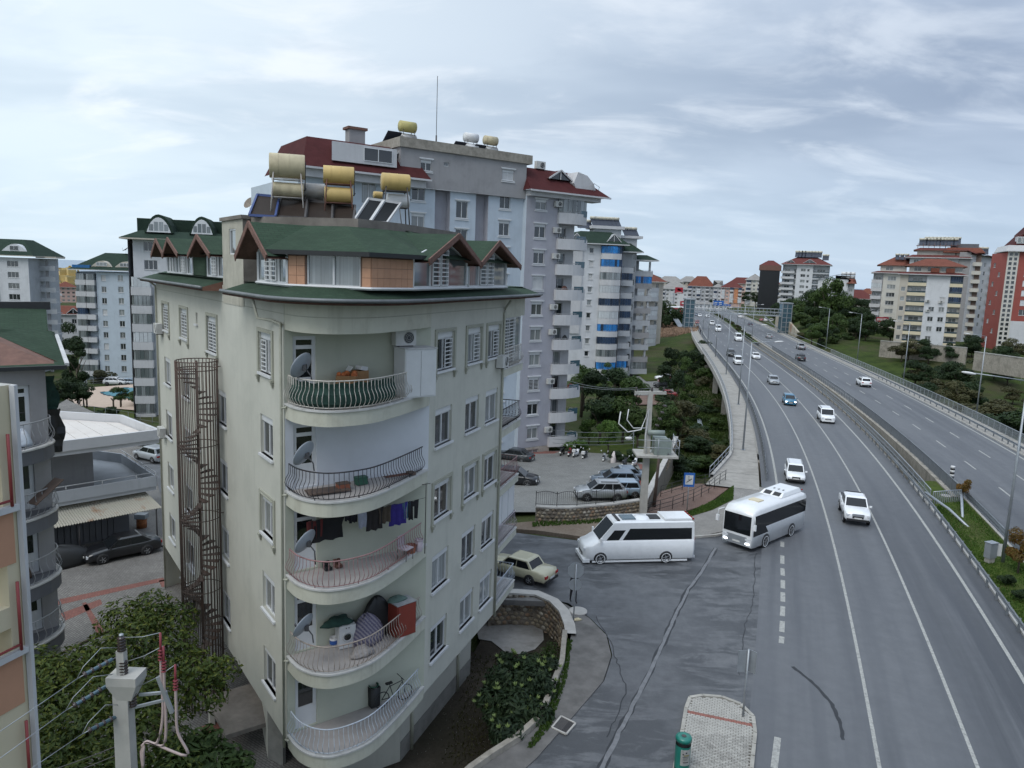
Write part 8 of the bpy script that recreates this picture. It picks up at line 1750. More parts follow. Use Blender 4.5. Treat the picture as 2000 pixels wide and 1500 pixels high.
for x0,x1,y0,y1,lb in((1394,1413,587,597,'large blue direction sign beyond the footbridge'),(1414,1427,594,598,'small blue direction sign beyond the footbridge')):
 a,b=gy(x0,y0,330),gy(x1,y1,330);t=thing('direction_sign',lb,'road sign',(a.x,a.y,0));mb=MB();mb.box(a.x,329.9,b.z,b.x,330.1,a.z);o=mb.wb('sign_plate',MATS['sign_blue'],t)
 for k in range(2):
  for j in range(2):mb=MB();w_=(b.x-a.x);mb.box(a.x+w_*(.08+.46*k),329.84,b.z+(a.z-b.z)*(.2+.35*j),a.x+w_*(.36+.46*k),329.89,b.z+(a.z-b.z)*(.32+.35*j));mb.wb('lettering',MATS['plate'],o)
 for x in(a.x+.4,b.x-.4):mb=MB();mb.box(x-.15,330.1,-1,x+.15,330.4,a.z);mb.wb('post',MATS['galv'],t)
a,b=gy(1319,561,400),gy(1333,573,400);t=thing('pylon_sign','tall white pylon with a dark red square sign showing a white bird','sign',(a.x,400,-2));mb=MB();mb.box(a.x,399.5,b.z,b.x,400.5,a.z);o=mb.wb('sign_box',MATS['sign_red'],t)
mb=MB();w_=b.x-a.x;hh=a.z-b.z;B_=[(.22,.72),(.42,.82),(.55,.70),(.80,.58),(.74,.44),(.60,.48),(.56,.34),(.46,.46),(.30,.56)];mb._add([(a.x+w_*u_,399.4,b.z+hh*v_)for u_,v_ in B_],[tuple(range(9))[::-1],tuple(range(9))]);mb.box(a.x+w_*.15,399.35,b.z+hh*.10,a.x+w_*.85,399.42,b.z+hh*.2);mb.wb('emblem',MATS['plate'],o)
q=gy(1327,620,400);mb=MB();mb.box(q.x-1.3,399.6,-4,q.x+1.3,400.4,b.z);mb.wb('pillar',MATS['tank_white'],t)
for k in range(3):z=gy(1330,592+9*k,400).z;mb=MB();mb.box(q.x-.2,399.3,z-1.1,q.x+2.6,399.55,z+1.1);o=mb.wb('small_panel',MATS['sign_red'],t);mb=MB();mb.box(q.x+.5,399.2,z-.4,q.x+1.9,399.28,z+.4);mb.wb('print',MATS['plate'],o)
c=gy(1303,625,330);t=thing('petrol_station','petrol station canopy with red and white edge beside the dark trees','petrol station',(c.x,c.y,-3));mb=MB();mb.box(c.x-6,c.y-5,5,c.x+8,c.y+8,6.2);mb.wb('canopy',MATS['tank_white'],t);mb=MB();mb.box(c.x-6.1,c.y-5.1,5.4,c.x+8.1,c.y-5.0,5.9);mb.wb('edge_band',MATS['sign_red'],t)
for x in(-4,5):mb=MB();mb.box(c.x+x-.3,c.y,-4,c.x+x+.3,c.y+.6,5);mb.wb('pillar',MATS['galv'],t)
def m_graf():
 t=NT('wall_tan');n=t.noise(.25,6,.6);c=t.mix(t.ramp(n,.4,.65),(.40,.36,.29),(.30,.27,.21));g=t.noise(.18,3,.5,off=(4,1,7));c=t.mix(t.ramp(g,.60,.64,0,.6),c,(.30,.13,.08));t.set(t.b.inputs['Base Color'],c);t.b.inputs['Roughness'].default_value=.9;MATS['wall_tan']=t.m
m_graf();a,b=gz(1513,641,0),gz(1562,661,0);za,zb_=gy(1513,617,a.y).z,gy(1545,632,b.y).z;t=thing('retaining_wall','tan concrete retaining wall with faded paint beside the far carriageway','wall',tuple(a));mb=MB()
mb.loft([[(a.x,a.y,-1),(a.x+1,a.y+1,-1),(a.x+1,a.y+1,za),(a.x,a.y,za)],[(*a.lerp(b,.55).xy,-1),(*(a.lerp(b,.55)+Vector((1,1,0))).xy,-1),(*(a.lerp(b,.55)+Vector((1,1,0))).xy,za*.93),(*a.lerp(b,.55).xy,za*.93)],[(b.x,b.y,-1),(b.x+1,b.y+1,-1),(b.x+1,b.y+1,1.2),(b.x,b.y,1.2)]],sm=False);mb.wb('wall_face',MATS['wall_tan'],t)
for k in range(1,5):p=a.lerp(b,k/5);mb=MB();mb.bar((p.x-.06,p.y-.08,-.5),(p.x-.06,p.y-.08,za*.8 if k<4 else 3),.12,.1);mb.wb('joint',MATS['concrete_old'],t)
M('mortar',(.22,.19,.155),.95,.2,2,grime=.4)
for i,c_ in enumerate(((.24,.19,.13),(.30,.25,.18),(.17,.14,.11),(.26,.175,.115),(.33,.30,.25))):M('stone%d'%i,c_,.9,.25,5,rnd=.2,bump=.3)
ST=[]
for k in range(8):
 rr_=random.Random(k);n=7;mb=MB();ro=[(math.cos(2*PI*i/n)*.5*rr_.uniform(.84,1.1),math.sin(2*PI*i/n)*.5*rr_.uniform(.84,1.1))for i in range(n)]
 mb.loft([[(x,.06,z)for x,z in ro],[(x*.95,-.02,z*.95)for x,z in ro],[(x*.66,-.055,z*.66)for x,z in ro]],sm=True);ST.append(mb.mesh('stone',MATS['stone%d'%(k%5)]))
def stone_wall(P,zb0,zt0,label,w=.38,sw=.33,sh=.27,cap=.0,both=False,limit=300,rail=False,name='stone_wall'):
 """P: points; the stones face the right-hand side of the line"""
 t=thing(name,label,'wall',(P[0][0],P[0][1],zb0 if not callable(zb0)else zb0(0)));P=[Vector((p[0],p[1]))for p in P];q=offs(P,-w);n=len(P);Lg=sum((P[i+1]-P[i]).length for i in range(n-1));acc=0;Z=[]
 for i in range(n):Z.append((zb0(acc/Lg)if callable(zb0)else zb0,zt0(acc/Lg)if callable(zt0)else zt0));acc+=(P[i+1]-P[i]).length if i<n-1 else 0
 mb=MB();f_=lambda L2,k:[v3(L2[i],Z[i][k])for i in range(n)]
 mb.strip(f_(P,1),f_(P,0));mb.strip(f_(q,0),f_(q,1));mb.wb('wall_core',MATS['mortar'],t)
 mb=MB();a_=offs(P,.06);b_=offs(P,-w-.05);up_=lambda L2,dz:[v3(L2[i],Z[i][1]+dz)for i in range(n)]
 mb.strip(up_(b_,.09),up_(a_,.09));mb.strip(up_(a_,.09),up_(a_,-.02));mb.strip(up_(b_,-.02),up_(b_,.09));mb.wb('coping',MATS['concrete_pale'],t)
 mb.poly([v3(P[0],Z[0][0]),v3(P[0],Z[0][1]),v3(q[0],Z[0][1]),v3(q[0],Z[0][0])])
 acc=0;cnt=0;rr_=random.Random(5);rows=[]
 for i in range(n-1):
  a,b=P[i],P[i+1];l=(b-a).length;m=max(1,round(l/sw));h_=Z[i][1]-Z[i][0];kz=max(1,round(h_/sh));d=(b-a).normalized()
  for x in range(m):
   for z in range(kz):
    u_=(x+.5+(.35 if z%2 else-.1)+rr_.uniform(-.12,.12))/m
    if not 0<u_<1:continue
    z0=Z[i][0]+(Z[i+1][0]-Z[i][0])*u_;z1=Z[i][1]+(Z[i+1][1]-Z[i][1])*u_;rows.append((z,a.lerp(b,u_),z0+(z1-z0)*(z+.5+rr_.uniform(-.1,.1))/kz,d))
 rows.sort(key=lambda r:-r[0]);rest=MB()
 for j,(z,p,zz,d)in enumerate(rows):
  mw_2=basis((p.x,p.y,zz),math.atan2(d.y,d.x))@Matrix.Diagonal((sw*rr_.uniform(.85,1.12),1,sh*rr_.uniform(.85,1.1),1))
  if j<limit:put('stone',rr_.choice(ST),t,mw=mw_2)
 return t
pw=[gz(x,y,-.05)for x,y in((1045,1019),(1075,1021),(1110,1021),(1150,1018),(1200,1013),(1252,1005))];pz=lambda u_:1.05-.0*u_
stone_wall([(p.x,p.y)for p in pw],-.3,pz,'rough stone retaining wall below the iron fence of the parking yard');e_=gz(1258,1005,-.05)
g2=[gz(1262,1003,-.1),gz(1300,925,-.8),gz(1322,880,-1.8)];stone_wall([(p.x,p.y)for p in g2],lambda u_:-1.0-3*u_,lambda u_:1.0-1.2*u_,'stone wall running back towards the gully behind the transformer pole',limit=200)
gw=[gz(x,y,.12)for x,y in((955,1163),(1000,1160),(1045,1163),(1075,1176),(1094,1196),(1104,1222),(1106,1240))];stone_wall([(p.x,p.y)for p in gw],-1.95,.12,'curved stone wall around the sunken garden',limit=300,w=.45)
cw_=[gz(x,y,.25)for x,y in((1108,1232),(1103,1290),(1080,1350),(1062,1398),(1015,1440),(960,1475),(925,1500),(860,1560))]
t=thing('garden_wall','low grey block wall along the pavement beside the sunken garden','wall',(*cw_[0].xy,-1.9));mb=MB();P=[Vector((p.x,p.y))for p in cw_];q=offs(P,.24)
mb.strip([v3(p,.30)for p in P],[v3(p,.30)for p in q]);mb.strip([v3(p,-1.9)for p in P],[v3(p,.30)for p in P]);mb.strip([v3(p,.30)for p in q],[v3(p,-.1)for p in q]);mb.poly([v3(P[0],-1.9),v3(P[0],.3),v3(q[0],.3),v3(q[0],-.1)]);mb.wb('wall_face',MATS['concrete_old'],t)
M('iron_black',(.015,.015,.016),.5);t=thing('iron_fence','black iron fence with arched panels above the stone wall','fence',(pw[0].x,pw[0].y,1.05));P=[Vector((p.x,p.y))for p in offs([Vector((p.x,p.y))for p in pw],-.2)];ev=evenly(P,1.55)
for(p,d),(p2,d2)in zip(ev,ev[1:]):
 mb=MB();mb.bar(v3(p,1.1),v3(p,2.25),.05,.05);top=[v3(p.lerp(p2,k/8),2.1+.16*math.sin(PI*k/8))for k in range(9)];mb.tube(top,.02,4);mb.tube([v3(p,1.25),v3(p2,1.25)],.02,4)
 for k in range(1,10):a=p.lerp(p2,k/10);mb.bar(v3(a,1.25),v3(a,2.1+.16*math.sin(PI*k/10)),.015,.015)
 mb.wb('fence_panel',MATS['iron_black'],t)
def rail_fence(pts,label,zf,h=1.0,mat='iron_black',rails=(.33,.66,1.0),post=1.6,name='railing'):
 P=[gz(x,y,zf(i)if callable(zf)else zf)for i,(x,y)in enumerate(pts)];t=thing(name,label,'railing',tuple(P[0]))
 for r_ in rails:mb=MB();mb.tube([p+Vector((0,0,r_*h))for p in P],.022,5);mb.wb('rail',MATS[mat],t)
 for p,d in evenly(P,post):mb=MB();mb.tube([p,p+Vector((0,0,h))],.03,5);mb.wb('post',MATS[mat],t)
rail_fence([(1262,1008),(1310,995),(1355,978),(1385,962),(1400,950),(1418,938)],'black railing along the brown footpath, near side',.05);rail_fence([(1290,972),(1345,955),(1390,945)],'black railing along the brown footpath, far side',-.1)
rail_fence([(100,803),(180,816),(262,830),(310,838)],'thin fence below the pool lawn',-6.0,1.8,'galv_dark',(.1,.55,1),2.5);rail_fence([(150,774),(172,754),(300,744)],'fence behind the pool terrace',-6.9,1.4,'galv',(.3,.6,1),2.2)
rail_fence([(1780,741),(1900,750),(2010,775)],'high mesh fence behind the sports court',-7.4,5,'galv_dark',(.1,.3,.5,.7,.9,1),3.0)
for pts,lb in((((1822,767),(1850,770)),'white goal frame at the left end of the sports court'),(((1977,715),(2010,722)),'white goal frame on the upper field at the right edge')):
 a,b=gz(*pts[0],-7.3 if lb[17]=='a' or 'left' in lb else-5),gz(*pts[1],-7.3 if 'left' in lb else-5);t=thing('goal',lb,'goal',tuple(a));mb=MB();mb.tube([a,a+Vector((0,0,2.2)),b+Vector((0,0,2.2)),b],.07,6);mb.wb('frame',MATS['tank_white'],t);mb=MB();mb.tube([a+Vector((0,0,2.2)),a+Vector((.6,1.2,0))],.03,4);mb.tube([b+Vector((0,0,2.2)),b+Vector((.6,1.2,0))],.03,4);mb.wb('back_stay',MATS['tank_white'],t)
a=gz(1746,731,-6.3);b=gz(1811,737,-6.3);t=thing('white_shed','low white framed shelter on the meadow beside the highway','shelter',tuple(a));mb=MB();mb.bar(a+Vector((0,0,2.6)),b+Vector((0,0,2.6)),1.2,.2);mb.wb('roof',MATS['tank_white'],t);mb=MB();mb.bar(a+Vector((0,0,.6)),b+Vector((0,0,.6)),.15,1.0);mb.wb('side_panel',MATS['tank_white'],t)
for k in range(6):p=a.lerp(b,k/5);mb=MB();mb.bar(p,p+Vector((0,0,2.6)),.1,.1);mb.wb('post',MATS['tank_white'],t)
a=gz(1893,668,-2.5);t=thing('shelter','small green walled shelter with a dark red roof','shelter',tuple(a));mb=MB();mb.box(-3,0,-2.5,3.5,3,.4);put('side_panel',mb.mesh('side_panel',MATS['court_green']),t);mb=MB();mb._add([(-3.5,-.5,.4),(4,-.5,.4),(4,3.5,1.6),(-3.5,3.5,1.6)],[(0,1,2,3),(3,2,1,0)]);put('roof',mb.mesh('roof',MATS['shingle_red']),t)
for x0,x1,y,z,h,Yw,lb in((1720,1890,668,-2.2,2.0,215,'long grey retaining wall below the white blocks'),(1905,2010,690,-4,2.5,190,'stone retaining wall below the red building')):
 a,b=gy(x0,y,Yw),gy(x1,y+6,Yw-15);t=thing('retaining_wall',lb,'wall',(a.x,a.y,a.z-3));mb=MB();mb.bar(Vector((a.x,a.y,a.z-2)),Vector((b.x,b.y,a.z-2)),.6,4.6);mb.wb('wall_face',MATS['concrete_old'],t);mb=MB();mb.bar(Vector((a.x,a.y,a.z+.4)),Vector((b.x,b.y,a.z+.4)),.8,.2);mb.wb('coping',MATS['concrete'],t)
a,b=gy(1712,623,255),gy(1750,625,250);t=thing('banner','long red banner with white lettering on the wall by the hillside lane','banner',tuple(a));mb=MB();mb.box(a.x,a.y,a.z-.9,b.x,a.y+.15,a.z+.7);o=mb.wb('cloth',MATS['sign_red'],t)
for k in range(10):w_=(b.x-a.x)/11;mb=MB();x=a.x+w_*(k+.6);mb.box(x,a.y-.06,a.z-.5,x+w_*(.5+.2*(k%3==0)),a.y-.02,a.z+.3);mb.wb('lettering',MATS['plate'],o)
M('pole_concrete',(.40,.39,.36),.85,.1,2,grime=.35,streak=.3,bump=.1);M('porcelain',(.035,.022,.02),.25,.1,spec=.8);M('trafo',(.22,.26,.24),.5,.1)
p0=gz(1255,1009,.0);Yp=p0.y;ztp=gy(1262,768,Yp).z;t=thing('transformer_pole','concrete pole carrying a grey transformer on a platform','utility pole',tuple(p0))
mb=MB();mb.loft([[(-.28,-.22,0),(.28,-.22,0),(.28,.22,0),(-.28,.22,0)],[(-.16,-.14,ztp),(.16,-.14,ztp),(.16,.14,ztp),(-.16,.14,ztp)]],sm=False);put('pole',mb.mesh('pole',MATS['pole_concrete']),t)
mb=MB();mb.obox((0,0,ztp+.05),(2.4,.25,.22),.15);put('crossarm',mb.mesh('crossarm',MATS['pole_concrete']),t)
zp=gy(1262,882,Yp).z;mb=MB();mb.box(-.9,-1.0,zp-.25,2.2,1.2,zp-.1);put('platform',mb.mesh('platform',MATS['pole_concrete']),t);mb=MB()
for a,b in(((-.9,-1,zp),(2.2,-1,zp)),((2.2,-1,zp),(2.2,1.2,zp))):
 for h in(.55,1.1):mb=MB();mb.tube([(a[0],a[1],zp+h),(b[0],b[1],zp+h)],.025,5);put('rail',mb.mesh('rail',MATS['galv']),t)
for x,y in((.65,-1),(2.2,-1),(2.2,1.2),(2.2,.1)):mb=MB();mb.tube([(x,y,zp-.1),(x,y,zp+1.2)],.03,5);put('post',mb.mesh('post',MATS['galv']),t)
mb=MB();mb.box(.45,-.6,zp-.1,1.45,.5,zp+1.15);put('transformer_tank',mb.mesh('transformer_tank',MATS['trafo']),t)
for k in range(7):mb=MB();mb.box(1.46,-.55+k*.15,zp+.05,1.75,-.50+k*.15,zp+1.0);put('cooling_fin',mb.mesh('cooling_fin',MATS['trafo']),t)
mb=MB();mb.M=Matrix.Translation((.55,-.35,zp+1.55));mb.lathe([(.001,-.65),(.2,-.62),(.2,.62),(.001,.65)],n=14,axis='X');put('oil_conservator',mb.mesh('oil_conservator',MATS['trafo']),t)
for k in range(5):
 for j in(0,1):mb=MB();mb.lathe([(.03,0),(.09,.04),(.03,.08),(.09,.12),(.03,.16),(.09,.2),(.02,.26)],(.35+.16*k,-.2+.3*j,ztp-2.9+.5*k),n=8,axis='X');put('insulator',mb.mesh('insulator',MATS['porcelain']),t)
for x in(-1.1,.1,1.0):mb=MB();mb.lathe([(.04,0),(.1,.06),(.05,.1),(.1,.16),(.05,.2),(.09,.27),(.001,.32)],(x,.15*x,ztp+.16),n=9);put('insulator',mb.mesh('insulator',MATS['porcelain']),t)
mb=MB();mb.tube([(-.1,-.25,zp-.1),(-.22,-.28,zp+1.2),(-.1,-.25,zp+3.3),(-.6,-.4,ztp-2.7),(-1.6,-.5,ztp-2.9),(-2.3,-.4,ztp-2.3),(-2.2,-.4,ztp-1.4)],.05,6);put('cable',mb.mesh('cable',MATS['tank_white']),t)
mb=MB();mb.tube([(-.1,-.2,ztp-2.6),(-1.2,-.4,ztp-2.6),(-1.7,-.4,ztp-2.0),(-1.6,-.3,ztp-1.2)],.04,6);put('cable',mb.mesh('cable',MATS['tank_white']),t)
def wire(a,b,sag,label,r=.012,mat='galv_dark'):
 a,b=Vector(a),Vector(b);mb=MB();mb.tube([a.lerp(b,k/14)-Vector((0,0,sag*4*(k/14)*(1-k/14)))for k in range(15)],r,4);tag(mb.build('wire',MATS[mat]),label,'wire','overhead wires')
for k,(y1,y2)in enumerate(((843,840),(852,850),(860,857),(866,865))):wire(gy(1240,y1,Yp),gy(1080,y2+0,62),.15,('top','second','third','lowest')[k]+' of four wires crossing in front of the parked motorcycles',.018)
for k in range(2):wire(p0+Vector((-1.0+k,0,ztp+.4)),gy(1110,743+7*k,62),.3,('upper','lower')[k]+' wire running left from the transformer pole top',.018)
b_=gz(1277,992,-.1);t=thing('wooden_pole','dark wooden pole leaning beside the transformer pole','utility pole',tuple(b_));mb=MB();mb.tube([(0,0,0),(.15,0,gy(1281,893,b_.y).z+.1)],.15,8,r2=.11);put('pole',mb.mesh('pole',MATS['board_brown']),t);mb=MB();mb.tube([(.15,0,5.2),(-1.3,-.3,4.2)],.03,5);put('stay',mb.mesh('stay',MATS['galv']),t)
c=gy(1228,856,58);mb=MB();t=thing('wall_lamp','small white street light hanging beside the transformer platform','street lamp',tuple(c));mb.ball((0,0,0),.3,1,.6,.5);put('lamp_head',mb.mesh('lamp_head',MATS['tank_white']),t);mb=MB();mb.tube([(0,0,.1),(.35,0,.5),(.45,0,-1.5)],.03,5);put('bracket',mb.mesh('bracket',MATS['galv']),t)
YH=11.0;G=lambda x,y,Y=YH:gy(x,y,Y);cx=G(248,1400);t=thing('high_voltage_pole','concrete high voltage pole with brown insulators in the left foreground','utility pole',(cx.x,YH,-1.6))
tp=G(240,1345);mb=MB();mb.loft([[(cx.x+s_*.17,YH+q_*.12,-1.6)for s_,q_ in((-1,-1),(1,-1),(1,1),(-1,1))],[(tp.x+s_*.12,YH+q_*.10,tp.z)for s_,q_ in((-1,-1),(1,-1),(1,1),(-1,1))]],sm=False);mb.wb('pole',MATS['pole_concrete'],t)
A1_,A2_=G(217,1328),G(274,1318);mb=MB();c=G(246,1322);mb.loft([[(c.x-.1,YH-.1,tp.z-.15),(c.x+.12,YH-.1,tp.z-.15),(c.x+.12,YH+.12,tp.z-.15),(c.x-.1,YH+.12,tp.z-.15)],[(A1_.x,YH-.16,A1_.z-.02),(A2_.x,YH-.16,A1_.z-.02),(A2_.x,YH+.2,A1_.z-.02),(A1_.x,YH+.2,A1_.z-.02)],[(A1_.x,YH-.16,A1_.z+.12),(A2_.x,YH-.16,A1_.z+.12),(A2_.x,YH+.2,A1_.z+.12),(A1_.x,YH+.2,A1_.z+.12)]],sm=False);mb.box(c.x-.12,YH-.05,A1_.z+.1,c.x-.0,YH+.07,G(237,1270).z);mb.wb('pole_head',MATS['pole_concrete'],t)
def insul(x,y,L_=5,r=.07,par=t,up_=True):
 c=G(x,y);mb=MB();pr=[]
 for k in range(L_):pr+=[(r*.55,k*.05),(r,k*.05+.02),(r*.55,k*.05+.045)]
 mb.lathe(pr+[(.001,L_*.05+.02)],(c.x,c.y,c.z),n=14);o=mb.wb('insulator',MATS['porcelain'],par);mb=MB();mb.lathe([(.001,0),(.035,0),(.035,.03),(.001,.03)],(c.x,c.y,c.z+L_*.05+.01),n=10);mb.wb('cap',MATS['galv'],o)
for x,y in((238,1272),(242,1318),(259,1380)):insul(x,y)
for(x0,y0,x1,y1,sy)in((228,1283,150,1326,1),(218,1334,128,1388,1),(236,1395,160,1434,1)):
 a,b=G(x0,y0),G(x1,y1,YH-.6);mb=MB();d=b-a
 for k in range(8):
  c=a+d*(.18+.09*k);mb=MB();mb.M=Matrix.Translation(c)@d.normalized().to_track_quat('Z','Y').to_matrix().to_4x4();mb.lathe([(.02,-.03),(.055,0),(.02,.03)]if k%2 else[(.03,-.04),(.03,.04)],n=12);mb.wb('insulator',MATS['porcelain' if k%2 else 'rail_glass'],t)
 mb=MB();mb.tube([a,b],.008,4);mb.wb('link',MATS['galv'],t);e=b+(b-a).normalized()*9+Vector((0,-3,-.4));wire(b,e,.1,'conductor running left from the %s insulator string'%{1283:'upper',1334:'middle',1395:'lower'}[y0],.007,'galv')
 w0=G(x0+8,y0-18);mb=MB();mb.tube([w0,w0.lerp(b,.45)+Vector((0,0,.22)),w0.lerp(b,.85)+Vector((0,0,.12)),b],.006,4);mb.wb('jumper',MATS['galv'],t)
M('cable_pink',(.42,.33,.31),.6,.05);M('termination_red',(.20,.03,.04),.5)
for(x,yt,yb)in((313,1236,1325),(319,1262,1345),(342,1298,1380)):
 a,b=G(x,yt),G(x+2,yb);mb=MB();mb.tube([a,a.lerp(b,.55)],.018,6);mb.wb('termination',MATS['termination_red'],t)
 for k in range(4):c=a.lerp(b,.38+.07*k);mb=MB();mb.lathe([(.02,-.012),(.045,0),(.02,.012)],tuple(c),n=10);mb.wb('shed',MATS['termination_red'],t)
 e=G(283,1450);m1=G(x+5,1395+(x-313)*1.2);mb=MB();m2=G(x-6+(x-313),1450+(x-313)*.9);mb.tube(smooth([a.lerp(b,.6),b,m1,m2,e,G(279,1500)],5),.022,7);mb.wb('cable',MATS['cable_pink'],t)
mb=MB();a,b=G(309,1322),G(336,1392);mb.bar(a,b,.05,.06);mb.bar(G(272,1357),G(326,1352),.04,.04);mb.bar(G(264,1381),G(326,1366),.04,.04);mb.wb('steel_bracket',MATS['galv'],t,kind='stuff')
for(x0,y0,x1,y1)in((243,1245,312,1236),(248,1292,318,1262),(266,1343,340,1300)):a,b=G(x0,y0),G(x1,y1);mb=MB();mb.tube([a,a.lerp(b,.5)-Vector((0,0,.03)),b],.006,4);mb.wb('jumper',MATS['galv'],t)
for y0,y1 in((1453,1498),(1470,1520)):wire(G(238,y0),G(100,y1,YH-.8)+Vector((-1,0,-.4)),.05,('upper' if y0==1453 else 'lower')+' insulated line leaving the left foreground pole low down',.008,'steel_dark')
def person(label,c,rz,top,leg,h=1.74,stride=.16,hair=(.02,.015,.01)):
 t=thing('person',label,'person',tuple(c),rz);k=h/1.74;V=[];E=[];Rr=[]
 def ch(i,pts):
  for p,r in pts:V.append(Vector(p)*k);Rr.append(r*k);E.append((i,len(V)-1));i=len(V)-1
  return i
 V.append(Vector((0,0,.94))*k);Rr.append(.13*k)
 ne=ch(0,[((0,0,1.12),.125),((0,0,1.32),.145),((0,0,1.44),.09),((.01,0,1.50),.055)]);ch(ne,[((.02,0,1.58),.085),((.02,0,1.66),.095),((.015,0,1.73),.06)])
 for s_ in(-1,1):
  ch(2,[((0,s_*.17,1.40),.07),((-.04*s_,s_*.22,1.14),.048),((.10,s_*.21,.92),.038),((.14,s_*.20,.83),.035)]);ch(0,[((0,s_*.09,.88),.10),((stride*s_*.6,s_*.10,.50),.065),((stride*s_,s_*.10,.09),.045),((stride*s_+.15,s_*.11,.04),.035)])
 me=bpy.data.meshes.new('body');me.from_pydata(V,E,[]);o=bpy.data.objects.new('body',me);COL.objects.link(o);md=o.modifiers.new('skin','SKIN');md.use_smooth_shade=True
 if not me.skin_vertices:me.attributes.new('skin','FLOAT','POINT')if False else None
 bm=bmesh.new();bm.from_mesh(me);sl=bm.verts.layers.skin.verify()
 for v,r in zip(bm.verts,Rr):v[sl].radius=(r,r)
 bm.verts.ensure_lookup_table();bm.verts[0][sl].use_root=True;bm.to_mesh(me);bm.free();s2=o.modifiers.new('sub','SUBSURF');s2.levels=1;s2.render_levels=2;o.parent=t;KIDS.setdefault(t.name,[]).append(o)
 m_=NT('clothes_'+str(len(MATS)));z=m_.n('ShaderNodeTexCoord');sp=m_.n('ShaderNodeSeparateXYZ');m_.set(sp.inputs[0],z.outputs['Object']);zz=sp.outputs[2]
 col=m_.mix(m_.mth('GREATER_THAN',zz,.95*k),leg,top);col=m_.mix(m_.mth('GREATER_THAN',zz,1.50*k),col,(.38,.24,.17));col=m_.mix(m_.mth('LESS_THAN',zz,.08*k),col,(.02,.02,.02));m_.set(m_.b.inputs['Base Color'],col);m_.b.inputs['Roughness'].default_value=.85;me.materials.append(m_.m)
 mb=MB();mb.ball((.0,0,1.70*k),.115*k,1,.9,.75);put('hair',mb.mesh('hair',M('hair_dark',hair,.8)),t)
 return t
import bmesh
person('person in black standing behind the two round backed signs',gz(1119,1176,.06),R(-70),(.012,.012,.014),(.016,.016,.02));person('person in dark clothes walking on the far viaduct walkway',gz(1368,652,.13),R(-100),(.03,.03,.04),(.02,.02,.025));c=gz(155,797,-7);person('person in grey standing at the pool fence',c,0,(.15,.14,.14),(.05,.05,.06))
def m_leaf(name,a,b,c_,trans=.25):
 t=NT(name);n=t.noise(.55,3,.6);n2=t.noise(6,2,.6);r=t.rand();c=t.mix(t.ramp(n,.35,.65),a,b);c=t.mix(t.ramp(n2,.52,.68,0,.75),c,c_);hs=t.n('ShaderNodeHueSaturation');t.set(hs.inputs['Value'],t.ramp(r,0,1,.8,1.2));t.set(hs.inputs['Color'],c)
 t.set(t.b.inputs['Base Color'],hs.outputs[0]);t.b.inputs['Roughness'].default_value=.6;t.b.inputs['Specular IOR Level'].default_value=.3
 tr_=t.n('ShaderNodeBsdfTranslucent');t.set(tr_.inputs[0],hs.outputs[0]);mx=t.n('ShaderNodeMixShader');mx.inputs[0].default_value=trans;t.t.links.new(t.b.outputs[0],mx.inputs[1]);t.t.links.new(tr_.outputs[0],mx.inputs[2]);t.t.links.new(mx.outputs[0],t.out.inputs[0]);MATS[name]=t.m
m_leaf('leaf_mid',(.030,.060,.014),(.050,.085,.018),(.085,.12,.03));m_leaf('leaf_dark',(.014,.032,.011),(.025,.048,.014),(.045,.070,.022));m_leaf('leaf_yellow',(.028,.050,.010),(.055,.080,.012),(.16,.165,.022));m_leaf('leaf_loquat',(.014,.028,.012),(.022,.042,.016),(.05,.075,.03));m_leaf('leaf_bright',(.045,.095,.018),(.07,.13,.022),(.12,.18,.04));m_leaf('leaf_orange',(.10,.06,.015),(.20,.10,.02),(.10,.12,.02));m_leaf('leaf_fresh',(.16,.22,.07),(.20,.27,.09),(.26,.32,.13));M('bark',(.07,.055,.04),.9,.3,4,bump=.4);m_leaf('leaf_dry',(.055,.06,.025),(.085,.085,.035),(.12,.10,.05))
def leaves(mb,rr,c,r,n,sz,flat=.75,asp=2.2,shell=.55):
 for _ in range(n):
  th,ph=rr.uniform(0,2*PI),math.acos(rr.uniform(-.75,1));k=r*(shell+(1-shell)*rr.random()**.6);d=Vector((math.sin(ph)*math.cos(th),math.sin(ph)*math.sin(th),math.cos(ph)))
  p=c+Vector((d.x*k,d.y*k,d.z*k*flat));nn=(d+Vector((rr.uniform(-.8,.8),rr.uniform(-.8,.8),rr.uniform(-.2,.9)))).normalized();a=nn.orthogonal().normalized();a.rotate(Matrix.Rotation(rr.uniform(0,6.3),3,nn));b=nn.cross(a);s_=sz*rr.uniform(.6,1.3);L_=a*s_*asp/2;W_=b*s_/2
  mb._add([p-L_,p+W_,p+L_-nn*s_*.3,p-W_],[(0,1,2,3)],None,False)
CR={}
def crown(kind,var,mat):
 """one tree crown mesh of unit height: kinds round, tall, bush, wide"""
 k=(kind,var,mat)
 if k in CR:return CR[k]
 rr=random.Random(hash((kind,var))%1000 if False else var*31+len(kind));mb=MB()
 spec={'round':(9,.30,.17,.62,.30,330,.030),'tall':(10,.20,.14,.55,.48,300,.026),'bush':(8,.34,.22,.45,.26,330,.040),'wide':(13,.42,.17,.60,.24,300,.026)}[kind]
 nb,rad,br,zc,zr,nl,sz=spec
 for i in range(nb):
  a=rr.uniform(0,6.28);q=rr.random()**.5;z=zc+rr.uniform(-1,1)*zr;sh=1-.55*abs(z-zc)/zr;c=Vector((math.cos(a)*rad*q*sh,math.sin(a)*rad*q*sh,z));leaves(mb,rr,c,br*rr.uniform(.7,1.25),nl,sz)
 CR[k]=mb.mesh('crown',MATS[mat],uv=False);return CR[k]
TRK={}
